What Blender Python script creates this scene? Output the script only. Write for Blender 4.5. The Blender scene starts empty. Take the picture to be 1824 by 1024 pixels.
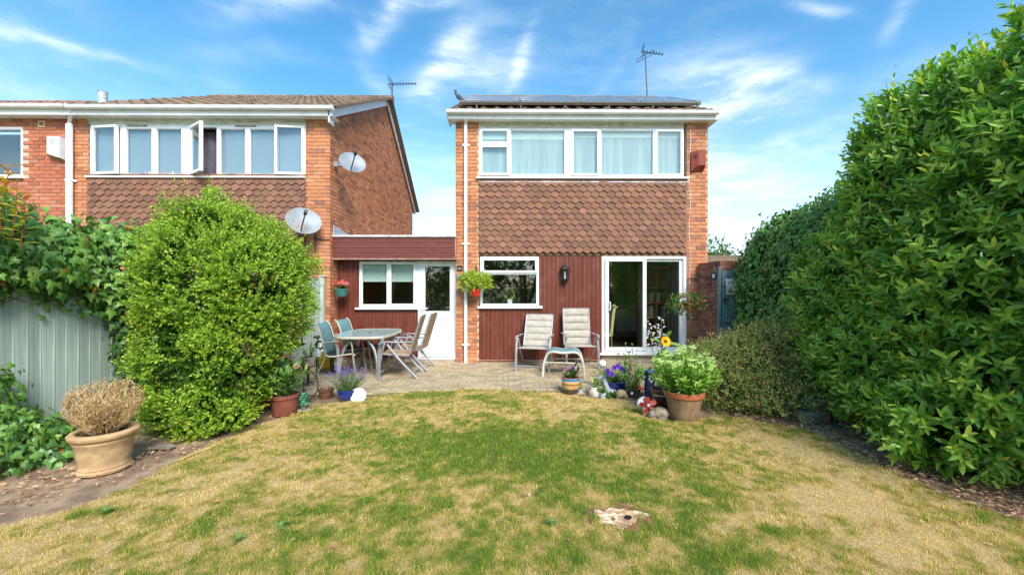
import bpy, math, random
import numpy as np
from mathutils import Matrix, Vector
from math import radians, sin, cos, tan, pi, atan2, sqrt

random.seed(7)
RNG = np.random.default_rng(11)
SC = bpy.context.scene
COL = SC.collection

# ------------------------------------------------------------------ camera
FPX = 720.0                 # focal length in pixels of the 1824 px wide photograph
YAW = radians(0.5)
CAMZ = 1.6
cam_d = bpy.data.cameras.new("camera")
cam_d.sensor_width = 36.0
cam_d.lens = 36.0 * FPX / 1824.0
cam_d.clip_start = 0.05
cam_d.clip_end = 3000
cam = bpy.data.objects.new("camera", cam_d)
cam.location = (0, 0, CAMZ)
cam.rotation_euler = (radians(90), 0, -YAW)
COL.objects.link(cam)
SC.camera = cam

CF = Vector((sin(YAW), cos(YAW), 0)); CR = Vector((cos(YAW), -sin(YAW), 0)); CU = Vector((0, 0, 1))


def ray(px, py):
    return CF + CR * ((px - 912) / FPX) + CU * ((512 - py) / FPX)


def P(px, py, Y):
    d = ray(px, py)
    return Vector((0, 0, CAMZ)) + d * (Y / d.y)


def G(px, py, z=0.0):
    d = ray(px, py)
    return Vector((0, 0, CAMZ)) + d * ((z - CAMZ) / d.z)


def XX(px, Y):
    return P(px, 512, Y).x


def ZZ(py, Y, px=912):
    return P(px, py, Y).z


# ------------------------------------------------------------------ light and sky
SUN_DIR = Vector((0.31, -0.80, 0.78)).normalized()      # towards the sun: behind the viewer, a little right
SUN_EL = math.asin(SUN_DIR.z)
SUN_ROT = atan2(SUN_DIR.x, SUN_DIR.y)
sun_d = bpy.data.lights.new("sun", 'SUN')
sun_d.energy = 2.5
sun_d.angle = radians(25)
sun_d.color = (1.0, 0.95, 0.87)
sun = bpy.data.objects.new("sun", sun_d)
sun.rotation_euler = SUN_DIR.to_track_quat('Z', 'Y').to_euler()
COL.objects.link(sun)
SC.view_settings.view_transform = 'Standard'
SC.view_settings.look = 'None'
SC.view_settings.exposure = 1.2
SC.view_settings.gamma = 1.0
SC.cycles.use_denoising = True
try:
    SC.cycles.denoiser = 'OPENIMAGEDENOISE'
    SC.cycles.denoising_prefilter = 'ACCURATE'
except Exception:
    pass
SC.cycles.max_bounces = 7
SC.cycles.transparent_max_bounces = 24
SC.cycles.sample_clamp_indirect = 6.0

W = bpy.data.worlds.new("World")
SC.world = W
W.use_nodes = True


class NT:
    """tiny node-tree helper"""
    def __init__(s, nt):
        s.t = nt

    def n(s, typ, **kw):
        nd = s.t.nodes.new(typ)
        for k, v in kw.items():
            if k.startswith('i_'):
                key = k[2:]
                key = int(key) if key.isdigit() else key.replace('_', ' ')
                s.set(nd, key, v)
            else:
                setattr(nd, k, v)
        return nd

    def set(s, nd, key, v):
        sk = nd.inputs[key]
        if hasattr(v, 'is_output'):
            s.t.links.new(v, sk)
        else:
            sk.default_value = v

    def math(s, op, a, b=None, clamp=False):
        nd = s.t.nodes.new('ShaderNodeMath'); nd.operation = op; nd.use_clamp = clamp
        s.set(nd, 0, a)
        if b is not None:
            s.set(nd, 1, b)
        return nd.outputs[0]

    def vm(s, op, a, b=None, out=0):
        nd = s.t.nodes.new('ShaderNodeVectorMath'); nd.operation = op
        s.set(nd, 0, a)
        if b is not None:
            s.set(nd, 1, b)
        return nd.outputs[out]

    def mix(s, f, a, b, mode='MIX'):
        nd = s.t.nodes.new('ShaderNodeMix'); nd.data_type = 'RGBA'; nd.blend_type = mode
        s.set(nd, 0, f); s.set(nd, 6, a); s.set(nd, 7, b)
        return nd.outputs[2]

    def noise(s, vec, scale, detail=4.0, rough=0.55, dist=0.0):
        nd = s.t.nodes.new('ShaderNodeTexNoise')
        if vec is not None:
            s.set(nd, 'Vector', vec)
        nd.inputs['Scale'].default_value = scale; nd.inputs['Detail'].default_value = detail
        nd.inputs['Roughness'].default_value = rough; nd.inputs['Distortion'].default_value = dist
        return nd.outputs['Fac']

    def maprange(s, v, a, b, c=0.0, d=1.0, smooth=True):
        nd = s.t.nodes.new('ShaderNodeMapRange')
        nd.interpolation_type = 'SMOOTHSTEP' if smooth else 'LINEAR'
        s.set(nd, 0, v)
        for i, x in enumerate((a, b, c, d)):
            nd.inputs[i + 1].default_value = x
        return nd.outputs[0]

    def ramp(s, v, stops):
        nd = s.t.nodes.new('ShaderNodeValToRGB')
        cr = nd.color_ramp
        while len(cr.elements) < len(stops):
            cr.elements.new(0.5)
        for e, (p, c) in zip(cr.elements, stops):
            e.position = p; e.color = (*c[:3], 1)
        s.set(nd, 0, v)
        return nd.outputs[0]


def build_world():
    nt = NT(W.node_tree)
    W.node_tree.nodes.clear()
    out = nt.n('ShaderNodeOutputWorld')
    bg = nt.n('ShaderNodeBackground')
    bg.inputs['Strength'].default_value = 0.15
    sky = nt.n('ShaderNodeTexSky', sky_type='NISHITA', sun_disc=False)
    sky.sun_elevation = SUN_EL; sky.sun_rotation = SUN_ROT
    sky.air_density = 1.0; sky.dust_density = 0.6; sky.ozone_density = 1.6
    hs = nt.n('ShaderNodeHueSaturation')
    hs.inputs['Saturation'].default_value = 1.30
    hs.inputs['Hue'].default_value = 0.487
    hs.inputs['Value'].default_value = 0.80
    nt.set(hs, 'Color', sky.outputs[0])
    tc = nt.n('ShaderNodeTexCoord')
    d = nt.vm('NORMALIZE', tc.outputs['Generated'])
    # planar cloud-sheet coordinates (direction / height), so cirrus stretches towards the horizon as real cloud does
    sep = nt.n('ShaderNodeSeparateXYZ'); nt.set(sep, 0, d)
    zc = nt.math('ADD', nt.math('MAXIMUM', sep.outputs[2], 0.0), 0.12)
    cmb = nt.n('ShaderNodeCombineXYZ')
    nt.set(cmb, 0, nt.math('DIVIDE', sep.outputs[0], zc)); nt.set(cmb, 1, nt.math('DIVIDE', sep.outputs[1], zc))
    warp = nt.n('ShaderNodeTexNoise'); nt.set(warp, 'Vector', d)
    warp.inputs['Scale'].default_value = 3.0; warp.inputs['Detail'].default_value = 3.0
    wv = nt.vm('SCALE', nt.vm('SUBTRACT', warp.outputs['Color'], (0.5, 0.5, 0.5)))
    wv.node.inputs['Scale'].default_value = 0.10
    dw = nt.vm('ADD', d, wv)
    # fibrous noise: stretched along one wind direction
    mp = nt.n('ShaderNodeMapping'); nt.set(mp, 'Vector', dw)
    mp.inputs['Rotation'].default_value = (0, radians(42), 0)
    mp.inputs['Scale'].default_value = (2.2, 4.0, 9.0)
    fib = nt.noise(mp.outputs[0], 2.8, 8.0, 0.6, 0.15)
    fibm = nt.maprange(fib, 0.36, 0.72)
    wisps = [  # px centre, py centre, half length px, half width px, angle (deg, + = down to the right), strength
        (120, 70, 150, 9, 14, .55), (40, 45, 70, 12, 12, .35),
        (480, 8, 80, 22, -8, .75), (560, 2, 40, 8, 20, .6),
        (690, 30, 50, 17, -52, .95), (760, 4, 75, 10, -8, .75), (650, 55, 40, 9, 60, .3),
        (805, 110, 62, 24, -55, 1.15), (860, 140, 75, 26, -28, .6), (760, 170, 50, 22, -40, .5), (932, 112, 46, 11, -66, .95),
        (665, 130, 42, 14, 50, .42), (460, 95, 90, 14, 6, .28), (760, 225, 60, 40, 0, .3),
        (1270, 150, 85, 42, 6, 1.05), (1375, 135, 75, 26, 14, .75), (1250, 215, 50, 42, -45, .85), (1090, 125, 60, 10, -60, .2),
        (1345, 310, 110, 50, -14, .95), (1300, 385, 150, 60, 0, 1.0), (1200, 300, 70, 60, 0, .7),
        (1450, 5, 48, 8, 8, .85), (1610, 18, 34, 13, -58, .5), (770, 360, 90, 70, 0, .6), (60, 250, 120, 30, -10, .3),
    ]
    total = None
    for (px, py, hl, hw, ang, st) in wisps:
        c = ray(px, py); k = c.length; c = c.normalized()
        a = radians(ang)
        u = (ray(px + cos(a) * 10, py + sin(a) * 10).normalized() - c).normalized()
        v = c.cross(u).normalized()
        su = hl / FPX / k; sv = hw / FPX / k
        au = nt.vm('DOT_PRODUCT', dw, tuple(u / su), out=1)
        av = nt.vm('DOT_PRODUCT', dw, tuple(v / sv), out=1)
        # the warped direction is not centred: take the offset of c itself out
        au = nt.math('SUBTRACT', au, c.dot(u / su)); av = nt.math('SUBTRACT', av, c.dot(v / sv))
        r2 = nt.math('ADD', nt.math('MULTIPLY', au, au), nt.math('MULTIPLY', av, av))
        g = nt.math('EXPONENT', nt.math('MULTIPLY', r2, -0.75))
        front = nt.math('GREATER_THAN', nt.vm('DOT_PRODUCT', d, tuple(c), out=1), 0.3)
        g = nt.math('MULTIPLY', nt.math('MULTIPLY', g, front), st * .64)
        total = g if total is None else nt.math('ADD', total, g)
    # thin cirrus over the rest of the sky
    big = nt.noise(cmb.outputs[0], 0.55, 4.0, 0.5, 0.3)
    rest = nt.math('MULTIPLY', nt.maprange(big, 0.42, 0.75), 0.5)
    total = nt.math('ADD', total, rest)
    fm = nt.math('ADD', nt.math('MULTIPLY', fibm, 0.85), 0.22)
    cl = nt.math('MULTIPLY', total, fm, clamp=True)
    # pale band of summer haze low in the sky all the way round
    low = nt.maprange(sep.outputs[2], 0.02, 0.40, 0.52, 0.0)
    cl2 = nt.math('ADD', cl, nt.math('MULTIPLY', low, nt.math('SUBTRACT', 1.0, cl)), clamp=True)
    col = nt.mix(cl2, hs.outputs[0], (3.5, 3.9, 4.35, 1))
    nt.set(bg, 'Color', col)
    nt.t.links.new(bg.outputs[0], out.inputs[0])


build_world()

# ------------------------------------------------------------------ scene-graph helpers
WMX = {}
ID = Matrix.Identity(4)


def tag(o, label=None, cat=None, group=None, kind=None):
    if label: o['label'] = label
    if cat: o['category'] = cat
    if group: o['group'] = group
    if kind: o['kind'] = kind
    return o


def link(o, parent=None, M=None):
    M = ID if M is None else M
    COL.objects.link(o)
    if parent is not None:
        o.parent = parent
        o.matrix_parent_inverse = WMX[parent.name].inverted()
    o.matrix_basis = M
    WMX[o.name] = M.copy()
    return o


def TR(x, y=None, z=None, rz=0.0, s=1.0):
    if y is None:
        x, y, z = x
    return Matrix.Translation((x, y, z)) @ Matrix.Rotation(rz, 4, 'Z') @ Matrix.Scale(s, 4)


def thing(name, label, cat, M=None, group=None):
    o = bpy.data.objects.new(name, None)
    o.empty_display_size = 0.1
    link(o, None, M)
    return tag(o, label, cat, group)


def np_mesh(name, V, faces, smooth=False, attrs=None):
    """V (n,3); faces: list of int arrays (m,k) with one k each"""
    me = bpy.data.meshes.new(name)
    V = np.asarray(V, dtype=np.float32)
    me.vertices.add(len(V)); me.vertices.foreach_set('co', V.ravel())
    loops = np.concatenate([np.asarray(f, dtype=np.int32).ravel() for f in faces])
    tot = np.concatenate([np.full(len(f), np.asarray(f).shape[1], dtype=np.int32) for f in faces])
    start = np.zeros(len(tot), dtype=np.int32); start[1:] = np.cumsum(tot)[:-1]
    me.loops.add(len(loops)); me.loops.foreach_set('vertex_index', loops)
    me.polygons.add(len(tot)); me.polygons.foreach_set('loop_start', start)
    try:
        me.polygons.foreach_set('loop_total', tot)
    except Exception:
        pass
    me.update(calc_edges=True)
    me.polygons.foreach_set('use_smooth', np.full(len(tot), smooth))
    if attrs:
        for k, a in attrs.items():
            at = me.attributes.new(k, 'FLOAT', 'POINT')
            at.data.foreach_set('value', np.asarray(a, dtype=np.float32))
    return me


class MB:
    def __init__(s):
        s.V = []; s.F = []

    def add(s, vs, fs):
        b = len(s.V)
        s.V += [tuple(v) for v in vs]
        s.F += [tuple(i + b for i in f) for f in fs]
        return s

    def box(s, x0, x1, y0, y1, z0, z1):
        x0, x1 = min(x0, x1), max(x0, x1); y0, y1 = min(y0, y1), max(y0, y1); z0, z1 = min(z0, z1), max(z0, z1)
        return s.add([(x0, y0, z0), (x1, y0, z0), (x1, y1, z0), (x0, y1, z0), (x0, y0, z1), (x1, y0, z1), (x1, y1, z1), (x0, y1, z1)],
                     [(0, 3, 2, 1), (4, 5, 6, 7), (0, 1, 5, 4), (1, 2, 6, 5), (2, 3, 7, 6), (3, 0, 4, 7)])

    def obox(s, M, sx, sy, sz):
        b = len(s.V)
        s.box(-sx / 2, sx / 2, -sy / 2, sy / 2, -sz / 2, sz / 2)
        s.V[b:] = [tuple(M @ Vector(v)) for v in s.V[b:]]
        return s

    def cbox(s, x0, x1, y0, y1, z0, z1, c=0.01):
        """box with chamfered edges (3 stacked rings)"""
        x0, x1 = min(x0, x1), max(x0, x1); y0, y1 = min(y0, y1), max(y0, y1); z0, z1 = min(z0, z1), max(z0, z1)
        def ring(i, z):
            a, b, cc, d = x0 + i, x1 - i, y0 + i, y1 - i
            k = c
            return [(a + k, cc, z), (b - k, cc, z), (b, cc + k, z), (b, d - k, z), (b - k, d, z), (a + k, d, z), (a, d - k, z), (a, cc + k, z)]
        vs = ring(c, z0) + ring(0, z0 + c) + ring(0, z1 - c) + ring(c, z1)
        fs = [tuple(reversed(range(8)))]
        for r in range(3):
            for i in range(8):
                j = (i + 1) % 8
                fs.append((r * 8 + i, r * 8 + j, r * 8 + 8 + j, r * 8 + 8 + i))
        fs.append(tuple(range(24, 32)))
        return s.add(vs, fs)

    def tube(s, pts, r, n=8, flat=1.0):
        pts = [Vector(p) for p in pts]
        m = len(pts)
        rs = r if isinstance(r, (list, tuple)) else [r] * m
        up = None; vs = []
        for i, p in enumerate(pts):
            t = (pts[min(i + 1, m - 1)] - pts[max(i - 1, 0)]).normalized()
            if up is None:
                up = Vector((0, 0, 1)) if abs(t.z) < 0.9 else Vector((1, 0, 0))
            a = up - t * up.dot(t)
            a = a.normalized() if a.length > 1e-5 else t.orthogonal().normalized()
            b = t.cross(a); up = a
            for k in range(n):
                an = 2 * pi * k / n
                vs.append(p + a * (cos(an) * rs[i] * flat) + b * (sin(an) * rs[i]))
        fs = []
        for i in range(m - 1):
            for k in range(n):
                k2 = (k + 1) % n
                fs.append((i * n + k, i * n + k2, i * n + n + k2, i * n + n + k))
        fs.append(tuple(reversed(range(n)))); fs.append(tuple(range((m - 1) * n, m * n)))
        return s.add(vs, fs)

    def lathe(s, prof, n=32, c=(0, 0, 0), sx=1.0, sy=1.0, cap0=True, cap1=False):
        vs = []; m = len(prof)
        for (r, z) in prof:
            for k in range(n):
                a = 2 * pi * k / n
                vs.append((c[0] + r * cos(a) * sx, c[1] + r * sin(a) * sy, c[2] + z))
        fs = []
        for i in range(m - 1):
            for k in range(n):
                k2 = (k + 1) % n
                fs.append((i * n + k, i * n + k2, i * n + n + k2, i * n + n + k))
        if cap0: fs.append(tuple(reversed(range(n))))
        if cap1: fs.append(tuple(range((m - 1) * n, m * n)))
        return s.add(vs, fs)

    def sphere(s, c, r, n=12, m=8, M=None):
        r = (r, r, r) if not isinstance(r, (tuple, list)) else r
        vs = [(0, 0, -1)]
        for i in range(1, m):
            t = pi * i / m
            for k in range(n):
                a = 2 * pi * k / n
                vs.append((sin(t) * cos(a), sin(t) * sin(a), -cos(t)))
        vs.append((0, 0, 1))
        vs = [Vector((v[0] * r[0], v[1] * r[1], v[2] * r[2])) for v in vs]
        if M is not None: vs = [M @ v for v in vs]
        vs = [v + Vector(c) for v in vs]
        fs = []
        for k in range(n):
            fs.append((0, 1 + (k + 1) % n, 1 + k))
            fs.append((len(vs) - 1, 1 + (m - 2) * n + k, 1 + (m - 2) * n + (k + 1) % n))
        for i in range(m - 2):
            for k in range(n):
                k2 = (k + 1) % n
                fs.append((1 + i * n + k, 1 + i * n + k2, 1 + i * n + n + k2, 1 + i * n + n + k))
        return s.add(vs, fs)

    def prism(s, pts, d):
        """closed outline (3-D points) pushed along vector d"""
        n = len(pts); d = Vector(d)
        vs = [Vector(p) for p in pts] + [Vector(p) + d for p in pts]
        fs = [tuple(range(n)), tuple(reversed(range(n, 2 * n)))]
        for i in range(n):
            j = (i + 1) % n
            fs.append((i, i + n, j + n, j))
        return s.add(vs, fs)

    def mesh(s, name, smooth=False):
        me = bpy.data.meshes.new(name)
        me.from_pydata(s.V, [], s.F)
        if smooth:
            me.polygons.foreach_set('use_smooth', [True] * len(me.polygons))
            try:
                me.set_sharp_from_angle(angle=radians(40))
            except Exception:
                pass
        me.update()
        return me

    def build(s, name, mat, parent=None, M=None, smooth=False):
        me = s.mesh(name, smooth)
        me.materials.append(mat)
        o = bpy.data.objects.new(name, me)
        return link(o, parent, M)


def recalc(o):
    import bmesh
    bm = bmesh.new(); bm.from_mesh(o.data)
    bmesh.ops.recalc_face_normals(bm, faces=bm.faces)
    bm.to_mesh(o.data); bm.free()
    return o


CAMV = Vector((0, 0, CAMZ))


def pieces(name, V, F, mat, parent, mats, limit=300, key=None, smooth=False, stuff_name=None):
    """alike pieces: the nearest `limit` as objects that share one mesh, the rest joined as stuff"""
    if not mats: return
    mats = sorted(mats, key=key or (lambda M: (M.translation - CAMV).length))
    me = bpy.data.meshes.new(name); me.from_pydata(V, [], F); me.materials.append(mat)
    if smooth: me.polygons.foreach_set('use_smooth', [True] * len(me.polygons))
    for M in mats[:limit]:
        link(bpy.data.objects.new(name, me), parent, M)
    rest = mats[limit:]
    if rest:
        Va = np.asarray(V, dtype=np.float64); nV = len(Va)
        A = np.array([[list(r) for r in M] for M in rest])
        VV = np.einsum('nij,vj->nvi', A[:, :3, :3], Va) + A[:, None, :3, 3]
        byk = {}
        for f in F: byk.setdefault(len(f), []).append(f)
        off = (np.arange(len(rest)) * nV)[:, None, None]
        fl = [(np.array(fs)[None] + off).reshape(-1, k) for k, fs in byk.items()]
        rnd = np.repeat(RNG.random(len(rest)), nV)
        m2 = np_mesh(name, VV.reshape(-1, 3), fl, smooth, {'rnd': rnd}); m2.materials.append(mat)
        o = bpy.data.objects.new(stuff_name or name, m2)
        link(o, parent); o['kind'] = 'stuff'


def dup(root, M, label, group=None):
    old = WMX[root.name].inverted()
    r = root.copy(); COL.objects.link(r); r.matrix_basis = M; WMX[r.name] = M.copy(); r['label'] = label
    if group: r['group'] = group

    def rec(src, dst):
        for ch in list(src.children):
            c = ch.copy(); COL.objects.link(c); c.parent = dst
            N = M @ old @ WMX[ch.name]
            c.matrix_parent_inverse = WMX[dst.name].inverted(); c.matrix_basis = N; WMX[c.name] = N
            rec(ch, c)
    rec(root, r)
    return r


# ------------------------------------------------------------------ materials
def s(r, g, b):
    f = lambda c: (c / 255 / 12.92) if c / 255 <= 0.04045 else ((c / 255 + 0.055) / 1.055) ** 2.4
    return (f(r), f(g), f(b), 1.0)


def rnd_out(nt):
    oi = nt.n('ShaderNodeObjectInfo'); at = nt.n('ShaderNodeAttribute', attribute_name='rnd')
    return nt.math('FRACT', nt.math('ADD', oi.outputs['Random'], at.outputs['Fac']))


def M_(name, c1, c2=None, scale=8.0, rough=0.6, bump=0.0, bscale=None, metal=0.0, rnd=0.0, spec=0.5, coords='Object', stops=None,
       detail=5.0, stretch=None, coat=0.0, lo=0.35, hi=0.65, dirt=None, sheen=0.0, dirt_scale=3.0):
    """principled material: two colours mixed by noise, or a ramp over a per-piece random number, plus bump and optional dirt"""
    m = bpy.data.materials.new(name); m.use_nodes = True
    nt = NT(m.node_tree); b = m.node_tree.nodes['Principled BSDF']
    tc = nt.n('ShaderNodeTexCoord')
    if coords == 'World':
        vec = nt.n('ShaderNodeNewGeometry').outputs['Position']
    else:
        vec = tc.outputs[coords]
    raw = vec
    if stretch:
        mp = nt.n('ShaderNodeMapping'); nt.set(mp, 'Vector', vec); mp.inputs['Scale'].default_value = stretch; vec = mp.outputs[0]
    no = nt.noise(vec, scale, detail)
    f = nt.maprange(no, lo, hi)
    c2 = c2 or c1
    col = nt.mix(f, c1, c2)
    if stops:
        r = rnd_out(nt)
        rc = nt.ramp(r, stops)
        col = nt.mix(0.3, rc, nt.mix(1.0, rc, nt.mix(f, (0.55, 0.55, 0.55, 1), (1.35, 1.35, 1.35, 1)), 'MULTIPLY'))
    if rnd:
        r = rnd_out(nt)
        k = nt.maprange(r, 0, 1, 1 - rnd, 1 + rnd, False)
        cm = nt.n('ShaderNodeCombineXYZ'); [nt.set(cm, i, k) for i in range(3)]
        col = nt.mix(1.0, col, cm.outputs[0], 'MULTIPLY')
    if dirt:
        dn = nt.noise(raw, dirt_scale, 6.0, 0.65)
        col = nt.mix(nt.math('MULTIPLY', nt.maprange(dn, 0.5, 0.78), dirt[1]), col, dirt[0])
    nt.set(b, 'Base Color', col)
    b.inputs['Roughness'].default_value = rough; b.inputs['Metallic'].default_value = metal
    b.inputs['Specular IOR Level'].default_value = spec
    if coat: b.inputs['Coat Weight'].default_value = coat
    if bump:
        bn = nt.n('ShaderNodeBump'); bn.inputs['Strength'].default_value = min(1.0, bump); bn.inputs['Distance'].default_value = 0.01
        nt.set(bn, 'Height', nt.noise(vec, bscale or scale * 3, 6.0, 0.65))
        nt.set(b, 'Normal', bn.outputs[0])
    return m


def leaf_mat(name, stops, rough=0.42, trans=0.28, spec=0.45):
    """leaf colour from the leaf's own age (attribute tint), some light through the blade"""
    m = bpy.data.materials.new(name); m.use_nodes = True
    nt = NT(m.node_tree); b = m.node_tree.nodes['Principled BSDF']; o = m.node_tree.nodes['Material Output']
    at = nt.n('ShaderNodeAttribute', attribute_name='tint')
    col = nt.ramp(at.outputs['Fac'], stops)
    nt.set(b, 'Base Color', col); b.inputs['Roughness'].default_value = rough; b.inputs['Specular IOR Level'].default_value = spec
    t = nt.n('ShaderNodeBsdfTranslucent')
    nt.set(t, 'Color', nt.mix(1.0, col, (1.25, 1.35, 0.6, 1), 'MULTIPLY'))
    mx = nt.n('ShaderNodeMixShader'); mx.inputs[0].default_value = trans
    nt.t.links.new(b.outputs[0], mx.inputs[1]); nt.t.links.new(t.outputs[0], mx.inputs[2]); nt.t.links.new(mx.outputs[0], o.inputs[0])
    return m


def glass_mat(name, tintc=(0.93, 0.96, 0.95, 1), rough=0.0, k=1.0, wavy=0.0):
    m = bpy.data.materials.new(name); m.use_nodes = True
    nt = NT(m.node_tree); m.node_tree.nodes.remove(m.node_tree.nodes['Principled BSDF']); o = m.node_tree.nodes['Material Output']
    tr = nt.n('ShaderNodeBsdfTransparent'); tr.inputs[0].default_value = tintc
    gl = nt.n('ShaderNodeBsdfGlossy'); gl.inputs['Roughness'].default_value = rough; gl.inputs['Color'].default_value = (0.95, 0.98, 1, 1)
    ge = nt.n('ShaderNodeNewGeometry')      # Schlick term, the same for both faces of the thin pane
    ca = nt.math('ABSOLUTE', nt.vm('DOT_PRODUCT', ge.outputs['Normal'], ge.outputs['Incoming'], out=1))
    fr = nt.math('ADD', nt.math('MULTIPLY', nt.math('POWER', nt.math('SUBTRACT', 1.0, ca), 5.0), 0.95), 0.045)
    if wavy:
        tc = nt.n('ShaderNodeTexCoord'); bn = nt.n('ShaderNodeBump'); bn.inputs['Strength'].default_value = wavy; bn.inputs['Distance'].default_value = 0.02
        nt.set(bn, 'Height', nt.noise(tc.outputs['Object'], 2.2, 2.0)); nt.set(gl, 'Normal', bn.outputs[0])
    mx = nt.n('ShaderNodeMixShader'); nt.set(mx, 0, nt.math('MULTIPLY', fr, k, clamp=True))
    nt.t.links.new(tr.outputs[0], mx.inputs[1]); nt.t.links.new(gl.outputs[0], mx.inputs[2]); nt.t.links.new(mx.outputs[0], o.inputs[0])
    return m


BRICK_STOPS = [(0.0, s(150, 98, 70)), (0.18, s(182, 116, 78)), (0.4, s(198, 132, 86)), (0.62, s(188, 122, 86)), (0.82, s(206, 146, 102)), (0.93, s(164, 112, 88)), (1.0, s(136, 94, 80))]
BRICK2_STOPS = [(0.0, s(150, 86, 64)), (0.25, s(176, 102, 72)), (0.5, s(190, 114, 80)), (0.75, s(170, 98, 74)), (0.93, s(200, 132, 100)), (1.0, s(146, 104, 92))]
DARKBRICK_STOPS = [(0.0, s(108, 70, 58)), (0.3, s(140, 90, 72)), (0.6, s(158, 100, 76)), (0.85, s(126, 86, 74)), (1.0, s(174, 120, 96))]
TILE_STOPS = [(0.0, s(114, 80, 64)), (0.3, s(128, 89, 69)), (0.7, s(134, 94, 72)), (0.95, s(140, 100, 78)), (1.0, s(154, 104, 82))]
ROOF_STOPS = [(0.0, s(104, 86, 72)), (0.4, s(126, 104, 84)), (0.75, s(140, 118, 98)), (1.0, s(114, 102, 80))]
ROOF2_STOPS = [(0.0, s(128, 78, 62)), (0.5, s(156, 98, 78)), (1.0, s(140, 92, 74))]
PAVER_STOPS = [(0.0, s(156, 138, 108)), (0.3, s(174, 156, 124)), (0.6, s(184, 168, 136)), (0.85, s(164, 148, 122)), (1.0, s(142, 130, 110))]

MAT = {}
MAT['brick'] = M_('orange_brick', (1, 1, 1, 1), stops=BRICK_STOPS, scale=26, rough=0.85, bump=0.5, bscale=120, coords='World', dirt=(s(140, 92, 68), 0.25), dirt_scale=1.1)
MAT['brick2'] = M_('red_orange_brick', (1, 1, 1, 1), stops=BRICK2_STOPS, scale=26, rough=0.85, bump=0.5, bscale=120, coords='World', dirt=(s(200, 160, 140), 0.5), dirt_scale=1.7)
MAT['darkbrick'] = M_('weathered_brick', (1, 1, 1, 1), stops=DARKBRICK_STOPS, scale=22, rough=0.9, bump=0.6, bscale=90, coords='World')
MAT['mortar'] = M_('mortar', s(214, 186, 158), s(194, 164, 136), 30, 0.95, 0.4, 160, coords='World')
MAT['mortar_dark'] = M_('grey_mortar', s(196, 178, 158), s(170, 152, 134), 30, 0.95, 0.4, 160, coords='World')
MAT['tile'] = M_('clay_hanging_tile', (1, 1, 1, 1), stops=TILE_STOPS, scale=30, rough=0.85, bump=0.35, bscale=140, coords='World', dirt=(s(104, 88, 74), 0.75), dirt_scale=2.6)
MAT['rooftile'] = M_('weathered_roof_tile', (1, 1, 1, 1), stops=ROOF_STOPS, scale=14, rough=0.95, bump=0.7, bscale=60, coords='World', dirt=(s(104, 98, 56), 0.7), dirt_scale=4)
MAT['rooftile2'] = M_('red_roof_tile', (1, 1, 1, 1), stops=ROOF2_STOPS, scale=14, rough=0.95, bump=0.6, bscale=60, coords='World')
MAT['paver'] = M_('sandy_block_paver', (1, 1, 1, 1), stops=PAVER_STOPS, scale=18, rough=0.92, bump=0.5, bscale=90, coords='World', dirt=(s(132, 120, 92), 0.55), dirt_scale=1.3)
MAT['sand'] = M_('jointing_sand', s(128, 112, 84), s(100, 90, 66), 14, 0.98, 0.5, 60, coords='World')
MAT['white'] = M_('white_upvc', s(238, 240, 240), s(226, 229, 228), 3, 0.32, coords='World', dirt=(s(176, 174, 160), 0.35), dirt_scale=5)
MAT['white_old'] = M_('weathered_white_board', s(214, 212, 196), s(186, 184, 164), 6, 0.6, 0.2, 40, coords='World', dirt=(s(120, 116, 90), 0.6), dirt_scale=7, stretch=(1, 1, 3))
MAT['lead'] = M_('grey_lead', s(150, 160, 170), s(196, 204, 210), 16, 0.55, 0.6, 30, coords='World', dirt=(s(96, 102, 110), 0.7), dirt_scale=14)
MAT['clad'] = M_('mahogany_cladding', s(100, 50, 37), s(122, 64, 47), 5, 0.42, 0.12, 40, coords='World', stretch=(22, 22, 0.8), rnd=0.13, dirt=(s(152, 112, 98), 0.35), dirt_scale=3.5)
MAT['clad_h'] = M_('mahogany_fascia_cladding', s(102, 52, 42), s(122, 64, 52), 5, 0.42, 0.12, 40, coords='World', stretch=(0.8, 22, 22), rnd=0.08)
MAT['clad_trim'] = M_('faded_brown_trim', s(176, 140, 132), s(150, 108, 100), 9, 0.5, coords='World')
MAT['glass'] = glass_mat('window_glass', k=2.4)
MAT['glass_up'] = glass_mat('upper_window_glass', k=1.9, wavy=0.12)
MAT['glass_wavy'] = glass_mat('patterned_glass', k=2.2, wavy=0.8)
MAT['blind'] = M_('pale_roller_blind', s(166, 184, 180), s(144, 164, 164), 2.2, 0.8, stretch=(5, 1, .25))  # stretched noise paints soft fold shading onto the flat sheet
MAT['blind_w'] = M_('white_roller_blind', s(206, 224, 212), s(200, 218, 206), 2, 0.8)
MAT['blind_b'] = M_('blue_grey_obscure_sheet', s(140, 156, 168), s(130, 148, 162), 40, 0.7, 0.3, 60)
MAT['curtain'] = M_('mauve_grey_curtain', s(120, 112, 124), s(98, 90, 104), 5, 0.9)
MAT['room'] = M_('room_wall_paint', s(176, 166, 146), s(168, 158, 140), 2, 0.9)
MAT['carpet'] = M_('brown_carpet', s(96, 80, 70), s(80, 66, 58), 30, 0.95, 0.4)
MAT['oak'] = M_('oak_wood', s(190, 142, 92), s(162, 116, 72), 4, 0.5, 0.1, 30, stretch=(8, 8, 0.7))
MAT['cream'] = M_('cream_fabric', s(222, 212, 160), s(206, 194, 140), 10, 0.8)
MAT['black'] = M_('black_plastic', s(34, 35, 38), s(46, 47, 50), 20, 0.5)
MAT['iron'] = M_('black_painted_iron', s(38, 38, 40), s(62, 58, 54), 40, 0.55, 0.3, 100, metal=0.4)
MAT['alu'] = M_('grey_aluminium', s(172, 176, 180), s(156, 160, 164), 12, 0.4, metal=0.45, dirt=(s(120, 118, 110), 0.4))
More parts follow.
